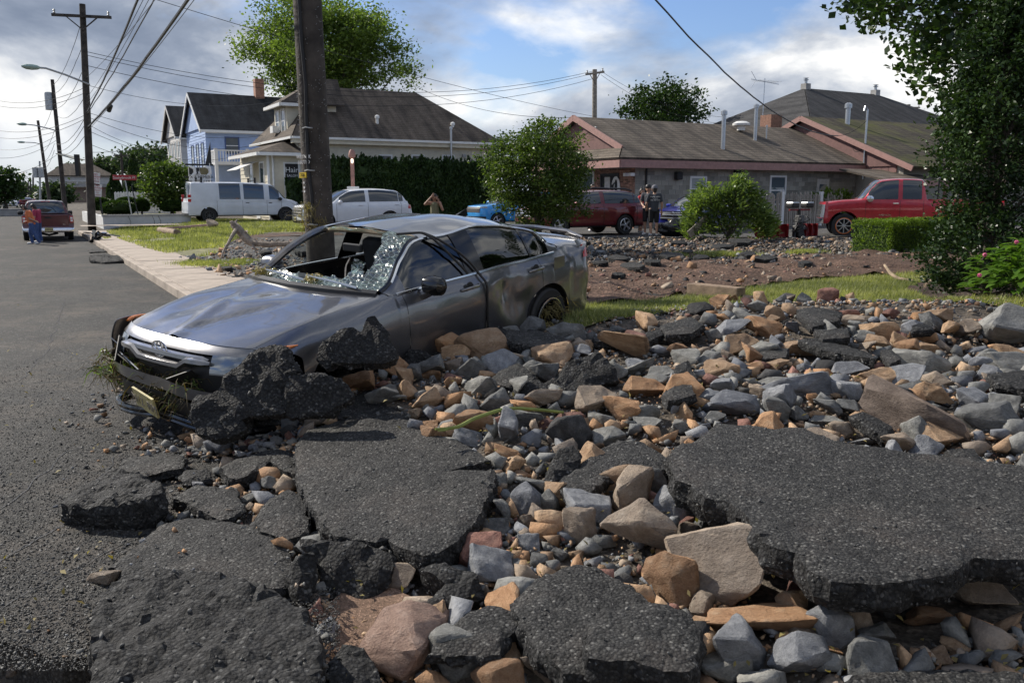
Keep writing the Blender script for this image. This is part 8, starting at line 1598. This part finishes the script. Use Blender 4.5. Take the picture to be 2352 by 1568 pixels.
BASE = dict(pel=(0,0,.95), chest=(0,0,1.30), neck=(0,0,1.47), head=(0,-.02,1.62), shL=(.18,0,1.40), shR=(-.18,0,1.40), elL=(.25,.03,1.12), elR=(-.25,.03,1.12), wrL=(.25,-.06,.88), wrR=(-.25,-.06,.88), hiL=(.09,0,.92), hiR=(-.09,0,.92), knL=(.10,-.02,.50), knR=(-.10,-.02,.50), anL=(.10,.03,.08), anR=(-.10,.03,.08), toL=(.12,-.13,.04), toR=(-.12,-.13,.04))
def person(label, loc, yaw, pose, shirt, pants, shoe='shoe_white', hair='hair', skin='skin', scale=1.0, sleeve=.55, leg=1.0, cap=None, bun=False, longhair=False, curl=None, face=(0,-1,0), group=None, tank=False):
    J = {k: Vector(v) for k, v in {**BASE, **pose}.items()}; t = thing('person', label, 'person', loc, (0, 0, yaw), group); t.scale = (scale,)*3; f = Vector(face).normalized(); side = f.cross(Vector((0, 0, 1))).normalized(); h = J['head']; upv = (h-J['neck']).normalized()
    B = [(J['pel'], .125, J['chest'], .135), (J['chest'], .12, J['neck'], .06), (J['neck'], .052, h, .06), (h+Vector((0, 0, .02)), .095, h+f*.015-upv*.055, .072), (h+f*.085-upv*.01, .014, h+f*.10-upv*.035, .018)]
    for s in (1, -1): B.append((h+side*s*.092-upv*.01, .016, h+side*s*.094-upv*.05, .014))
    for s in 'LR':
        B += [(J['sh'+s], .065, J['el'+s], .045), (J['el'+s], .045, J['wr'+s], .030), (J['chest']+Vector((0, 0, .06)), .10, J['sh'+s], .065), (J['pel'], .12, J['hi'+s], .10), (J['hi'+s], .09, J['kn'+s], .06), (J['kn'+s], .058, J['an'+s], .04), (J['an'+s], .045, J['to'+s], .035)]
        d = (J['wr'+s]-J['el'+s]).normalized(); if_ = Vector((0, -1, 0)); w = d.cross(f).normalized() if d.cross(f).length > .1 else side; palm = J['wr'+s]+d*.075; B.append((J['wr'+s], .026, palm, .030)); cdir = (f*.25+d).normalized() if curl is None else (Vector(curl)*.6+d*.7).normalized()
        for k in range(4): o_ = w*(k-1.5)*.021; L = (.062, .078, .072, .055)[k]; m = palm+o_+d*.045; B += [(palm+o_, .010, m, .0095), (m, .0095, m+cdir*L*.75, .008)]
        B.append((J['wr'+s]+d*.03+w*.03, .011, J['wr'+s]+d*.075+w*.058+f*.015, .009))
    blob(B, 'body', skin, t, .0085, 3)
    S = [(J['pel']+Vector((0, 0, -.02)), .155, J['chest'], .158), (J['chest'], .145, J['chest']*.45+J['neck']*.55, .085)]
    for s in 'LR':
        S.append((J['chest']+Vector((0, 0, .05)), .115, J['sh'+s], .08 if not tank else .045))
        if not tank: S.append((J['sh'+s], .082, J['sh'+s].lerp(J['el'+s], sleeve*1.2), .068))
    sh = blob(S, 'shirt', shirt, t, .014, 5)
    Pn = [(J['pel']+Vector((0, 0, .03)), .148, J['pel']+Vector((0, 0, -.05)), .145)]
    for s in 'LR':
        Pn.append((J['hi'+s]+Vector((0, 0, -.03)), .112, J['kn'+s] if leg > .5 else J['hi'+s].lerp(J['kn'+s], .95), .085))
        if leg > .5: Pn.append((J['kn'+s], .08, J['kn'+s].lerp(J['an'+s], .97), .066))
    blob(Pn, 'trousers' if leg > .5 else 'shorts', pants, t, .014, 5)
    for s in 'LR': blob([(J['an'+s]+Vector((0, 0, -.025)), .052, J['to'+s], .045), (J['to'+s], .045, J['to'+s]+(J['to'+s]-J['an'+s])*.15, .04)], 'shoe', shoe, t, .012, 3)
    back = -f; H = [(h+upv*.055+back*.015, .088, h+back*.035+upv*.01, .092), (h+back*.04+upv*.0, .085, h+back*.05-upv*.06, .07)]
    if bun: H.append((h+upv*.14+back*.05, .045, h+upv*.16+back*.05, .04))
    if longhair:
        for s in (1, -1): H += [(h+side*s*.07+back*.03+upv*.03, .055, h+side*s*.10+back*.03-upv*.14, .05), (h+side*s*.10+back*.03-upv*.14, .05, h+side*s*.11-upv*.22, .03)]
    blob(H, 'hair', hair, t, .012, 2)
    for s in (1, -1): q = MB(); q.lathe([(.004, -.006), (.011, 0), (.004, .006)], h+f*.088+side*s*.034+upv*.012, f, 8); q.build('eye', 'black', t, True)
    q = MB(); q.obox(h+f*.085-upv*.062, side, f, upv, .022, .006, .004); q.build('mouth', 'red_ink', t)
    if cap:
        q = MB(); q.lathe([(.108, -.02), (.112, .02), (.095, .075), (.05, .105), (.01, .112)], h+upv*.04+back*.01, upv, 14); c = q.build('cap', cap, t, True); bd = f if cap != 'cloth_grey' else back; q = MB(); q.obox(h+upv*.035+bd*.14, bd, bd.cross(upv), upv, .07, .075, .006); q.build('cap_brim', cap, c, bevel=.004)
    return t, sh, J
g_ = lambda u, v, z: onz(u, v, z)
pA = g_(74, 561, 0)
person('person in an orange tee and jeans bending forward beside the maroon pickup', (pA.x, pA.y, 0), R(-75), dict(pel=(0,.05,.90), chest=(0,-.02,1.24), neck=(0,-.10,1.40), head=(0,-.20,1.51), shL=(.17,-.03,1.33), shR=(-.17,-.03,1.33), elL=(.22,.05,1.06), elR=(-.22,.0,1.06), wrL=(.12,.20,.98), wrR=(-.16,-.18,.95), hiL=(.08,.05,.87), hiR=(-.08,.05,.87), knL=(.08,.12,.47), knR=(-.08,-.05,.48), anL=(.06,.30,.09), anR=(-.08,.0,.08), toL=(.06,.16,.04), toR=(-.10,-.16,.04)), 'tee_orange', 'denim', scale=.86)
pB = g_(67, 559, 0); pB = pB+Vector((0, .7, 0))
person('person in a magenta tee and dark cap standing behind the orange shirted one', (pB.x, pB.y, 0), R(-95), dict(neck=(0,-.06,1.46), head=(0,-.14,1.58), elR=(-.2,-.02,1.1), wrR=(-.08,-.24,1.05)), 'tee_magenta', 'denim', scale=.83, cap='black')
pw = at(998, 470, 26); pw = Vector((pw.x, pw.y, terrain(pw.x, pw.y)))
wm, ws_, J = person('person in an olive tank top holding a phone and clutching their forehead', pw, R(8), dict(elR=(-.34,-.10,1.36), wrR=(-.13,-.12,1.60), elL=(.28,-.12,1.16), wrL=(.14,-.12,1.46), head=(.0,-.05,1.60)), 'tank_olive', 'denim', scale=.845, tank=True, longhair=True, skin='skin2', curl=(0, .3, .5))
q = MB(); q.obox((.115, -.13, 1.57), (.2, 0, 1), (0, 1, 0), (1, 0, -.2), .075, .037, .005); ph = q.build('phone', 'black', None, bevel=.004); ph.matrix_world = Matrix.Translation(pw)@Matrix.Rotation(R(8), 4, 'Z')@Matrix.Scale(.845, 4); tag(ph, 'black phone held to the ear of the olive topped person', 'phone')
m1 = g_(1501, 542, .36); p_, sh_, J = person('person seen from behind in a charcoal tee, black shorts and cap', (m1.x, m1.y, .36), R(180), dict(elL=(.27,-.02,1.12), wrL=(.24,-.16,.98), elR=(-.26,.03,1.12), wrR=(-.26,-.03,.88)), 'tee_char', 'shorts_black', scale=.98, leg=.4, cap='cloth_grey')
for k, (tx, s) in enumerate((('LANDSCAPING', .05), ('& DESIGN', .04), ('732 708 0700', .06))): text('shirt_text', tx, 'sign_white', sh_, facing((0, .172, 1.36-.06*k), (0, 1, 0)), s, .002)
m2 = at(1488, 500, m1.y+.8); person('person in a dark shirt and cap facing the charcoal tee wearer', (m2.x, m2.y, .36), R(-25), dict(elR=(-.24,-.06,1.12), wrR=(-.10,-.26,1.02)), 'tee_char', 'shorts_black', scale=1.0, leg=.4, cap='black')
m3 = at(1473, 470, 32.0); person('person in a red top with a hair bun behind the wagon', (m3.x, m3.y, .36), R(60), dict(), 'tee_red', 'shorts_black', scale=.93, leg=.4, bun=True)
m4 = at(1360, 470, 33.5); person('person in a pink top hidden behind the red wagon\'s roof', (m4.x, m4.y, .36), R(20), dict(), 'tee_pink', 'shorts_black', scale=1.03)
# ------------------------------------------------------------------ loose debris
M('driftwood', (.25,.205,.165), .85, var=.4, scale=12, bmp=.02, bscale=22)
def limb(name, label, cat, chains, mat, radii, n=8):
    o0 = Vector(chains[0][0]); q = MB()
    for ch, rr in zip(chains, radii):
        P = np.array([tuple(Vector(c)-o0) for c in ch]); T = np.linspace(0, len(ch)-1, 4*len(ch)); PP = [Vector(p)+Vector((noise.noise(Vector(p)*5), noise.noise(Vector(p)*5+Vector((3, 3, 3))), noise.noise(Vector(p)*5+Vector((7, 1, 0)))))*max(rr)*.25 for p in pchip(P, T)]; RR = [float(v) for v in np.interp(T, range(len(rr)), rr)]; q.tube(PP, RR, n)
    root = thing(name, label, cat, o0)
    # every chain is a part of its own
    k = 0; per = []; 
    for ci, (ch, rr) in enumerate(zip(chains, radii)):
        qq = MB(); P = np.array([tuple(Vector(c)-o0) for c in ch]); T = np.linspace(0, len(ch)-1, 4*len(ch)); PP = [Vector(p)+Vector((noise.noise(Vector(p)*5), noise.noise(Vector(p)*5+Vector((3, 3, 3))), noise.noise(Vector(p)*5+Vector((7, 1, 0)))))*max(rr)*.25 for p in pchip(P, T)]; qq.tube(PP, [float(v) for v in np.interp(T, range(len(rr)), rr)], n); qq.build('stem' if ci == 0 else 'branch', mat, root, True)
    return root
def z7(x, y, Y): return at(*Z('7', x, y), Y)
limb('driftwood', 'bare forked driftwood trunk lying on the washed-out verge behind the sedan', 'driftwood', [[z7(915, 160, 16.6), z7(945, 195, 16.5), z7(1000, 250, 16.4), z7(1060, 282, 16.3), z7(1160, 292, 16.2), z7(1330, 285, 16.2)], [z7(935, 190, 16.5), z7(900, 250, 16.1), z7(860, 320, 15.8), z7(832, 388, 15.6)], [z7(1020, 262, 16.4), z7(1050, 310, 16.2), z7(1072, 362, 16.1)], [z7(930, 180, 16.5), z7(905, 150, 16.5), z7(890, 148, 16.5)], [z7(940, 185, 16.5), z7(925, 150, 16.6), z7(940, 128, 16.7)], [z7(990, 240, 16.4), z7(1000, 205, 16.4), z7(1008, 212, 16.3)]], 'driftwood', [[.07, .08, .085, .07, .06, .05], [.045, .032, .024, .012], [.036, .024, .010], [.05, .04, .015], [.05, .035, .01], [.03, .02, .008]])
zD = lambda x, y, Y: at(*Z('D', x, y), Y)
limb('driftwood_stump', 'pale forked driftwood stump sticking out of the rubble', 'driftwood', [[zD(590, 640, 8.1), zD(660, 640, 8.0), zD(730, 640, 8.0), zD(790, 650, 8.0)], [zD(700, 640, 8.0), zD(690, 590, 8.0), zD(700, 530, 8.0), zD(710, 485, 8.0)], [zD(690, 600, 8.0), zD(650, 590, 8.0), zD(615, 600, 7.95)]], 'wood_pale', [[.06, .09, .08, .04], [.07, .05, .04, .028], [.045, .035, .02]])
limb('fallen_branch', 'long curved fallen branch on the lawn beside the mulch bed', 'branch', [[zD(1660, 198, 14.5), zD(1690, 240, 14.2), zD(1740, 268, 14.0), zD(1800, 278, 13.8)]], 'wood_pale', [[.02, .03, .03, .025]])
limb('broken_stems', 'broken pale stems lying on the mulch bed edge', 'branch', [[zD(1860, 300, 12.6), zD(1930, 262, 12.8), zD(2040, 228, 13.0)], [zD(1870, 290, 12.6), zD(1960, 258, 12.8), zD(2030, 240, 13.0)]], 'wood_pale', [[.03, .035, .02], [.02, .025, .015]])
M('stalk', (.22,.26,.06), .6, var=.15); zE_ = lambda x, y, Y: at(*Z('E', x, y), Y)
limb('green_stalk', 'long green plant stalk lying across the rubble', 'stalk', [[zE_(740, 782, 5.0), zE_(880, 770, 5.05), zE_(1020, 705, 5.2), zE_(1220, 645, 5.3), zE_(1420, 650, 5.4), zE_(1600, 668, 5.5)], [zE_(860, 775, 5.05), zE_(800, 790, 5.0), zE_(760, 795, 4.95)]], 'stalk', [[.008, .012, .012, .012, .012, .01], [.008, .006, .003]], 6)
limb('mulch_stick', 'green stick lying on the dark mulch bed', 'branch', [[zD(1970, 358, 11.0), zD(2120, 370, 10.8), zD(2400, 362, 10.6)]], 'stalk', [[.02, .02, .018]])
def beam(name, label, p, q_, w, h, mat): p, q_ = Vector(p), Vector(q_); b = MB(); b.bar((0, 0, 0), q_-p, w, h); o = b.build(name, mat, None, bevel=.012); o.location = p; return tag(o, label, 'beam')
c0, c1 = hit(*Z('D', 698, 345)), hit(*Z('D', 948, 372)); beam('timber_beam', 'squared wooden beam lying at the edge of the mud track', c0+Vector((0, 0, .09)), c1+Vector((0, 0, .09)), .20, .16, 'wood_beam')
M('pink_wood', (.45,.26,.25), .7, var=.2); c0, c1 = hit(*Z('7', 415, 212)), hit(*Z('7', 740, 186)); beam('pink_post_fallen', 'fallen pink painted post lying on the corner lawn', c0+Vector((0, 0, .10)), c1+Vector((0, 0, .10)), .18, .16, 'pink_wood')
c0, c1 = hit(*Z('7', 430, 218)), hit(*Z('7', 545, 238)); q = MB(); q.tube([Vector((0, 0, 0)), c1-c0], .14, 12); o = q.build('sawn_log', 'wood_beam', None, True); o.location = c0+Vector((0, 0, .12)); tag(o, 'short round log lying in front of the fallen pink post', 'log')
c0 = hit(*Z('7', 770, 190)); o = obj('root_ball', bigmesh(3, 'rock_n')); o.scale = (.75, .6, .55); o.location = c0+Vector((0, 0, .22)); tag(o, 'brown clod of roots at the end of the fallen pink post', 'root clod')
beam('leaning_board', 'grey board leaning up against the uprooted shrub', at(*Z('5', 1190, 1365), 27.0), at(*Z('5', 1345, 1225), 27.3), .06, .25, 'wood_grey')
M('bag', (.01,.01,.011), .25, var=.1); c0 = onz(*Z('5', 1095, 1375), .36)
def bag(): 
    bm = bmesh.new(); bmesh.ops.create_icosphere(bm, subdivisions=4, radius=1)
    for v in bm.verts: c = v.co.copy(); k = 1+.28*noise.noise(c*2.2)+.14*noise.noise(c*5.5)+.07*abs(noise.noise(c*11)); v.co = Vector((c.x*.75*k, c.y*.4*k, max(0, (c.z+.85))*.28*k))
    me = bpy.data.meshes.new('trash_bag'); bm.to_mesh(me); bm.free(); me.materials.append(MATS['bag']); me.polygons.foreach_set('use_smooth', [True]*len(me.polygons)); o = obj('trash_bag', me, None, c0); tag(o, 'slumped black plastic rubbish bag before the blue sedan', 'trash bag')
bag()
# torn bumper heap at the foot of the corner pole
c0 = onz(232, 552, .13); o = thing('torn_car_bumper', 'crumpled grey torn-off car bumper lying round the no parking post', 'car part', c0); s = 1.0
for k in range(13):
    a = random.uniform(0, 6.28); r_ = random.uniform(.1, .5); u = Vector((math.cos(a), math.sin(a), random.uniform(-.2, .7))).normalized(); w = u.cross(Vector((random.random(), .3, 1))).normalized(); q = MB(); q.obox((r_*math.cos(a*1.7), .3*r_*math.sin(a*2.3), random.uniform(.06, .30)), u, w, u.cross(w), random.uniform(.12, .32), random.uniform(.04, .12), .012); q.build('bumper_fold', ('car_grey', 'black', 'blackgloss')[k % 3], o)
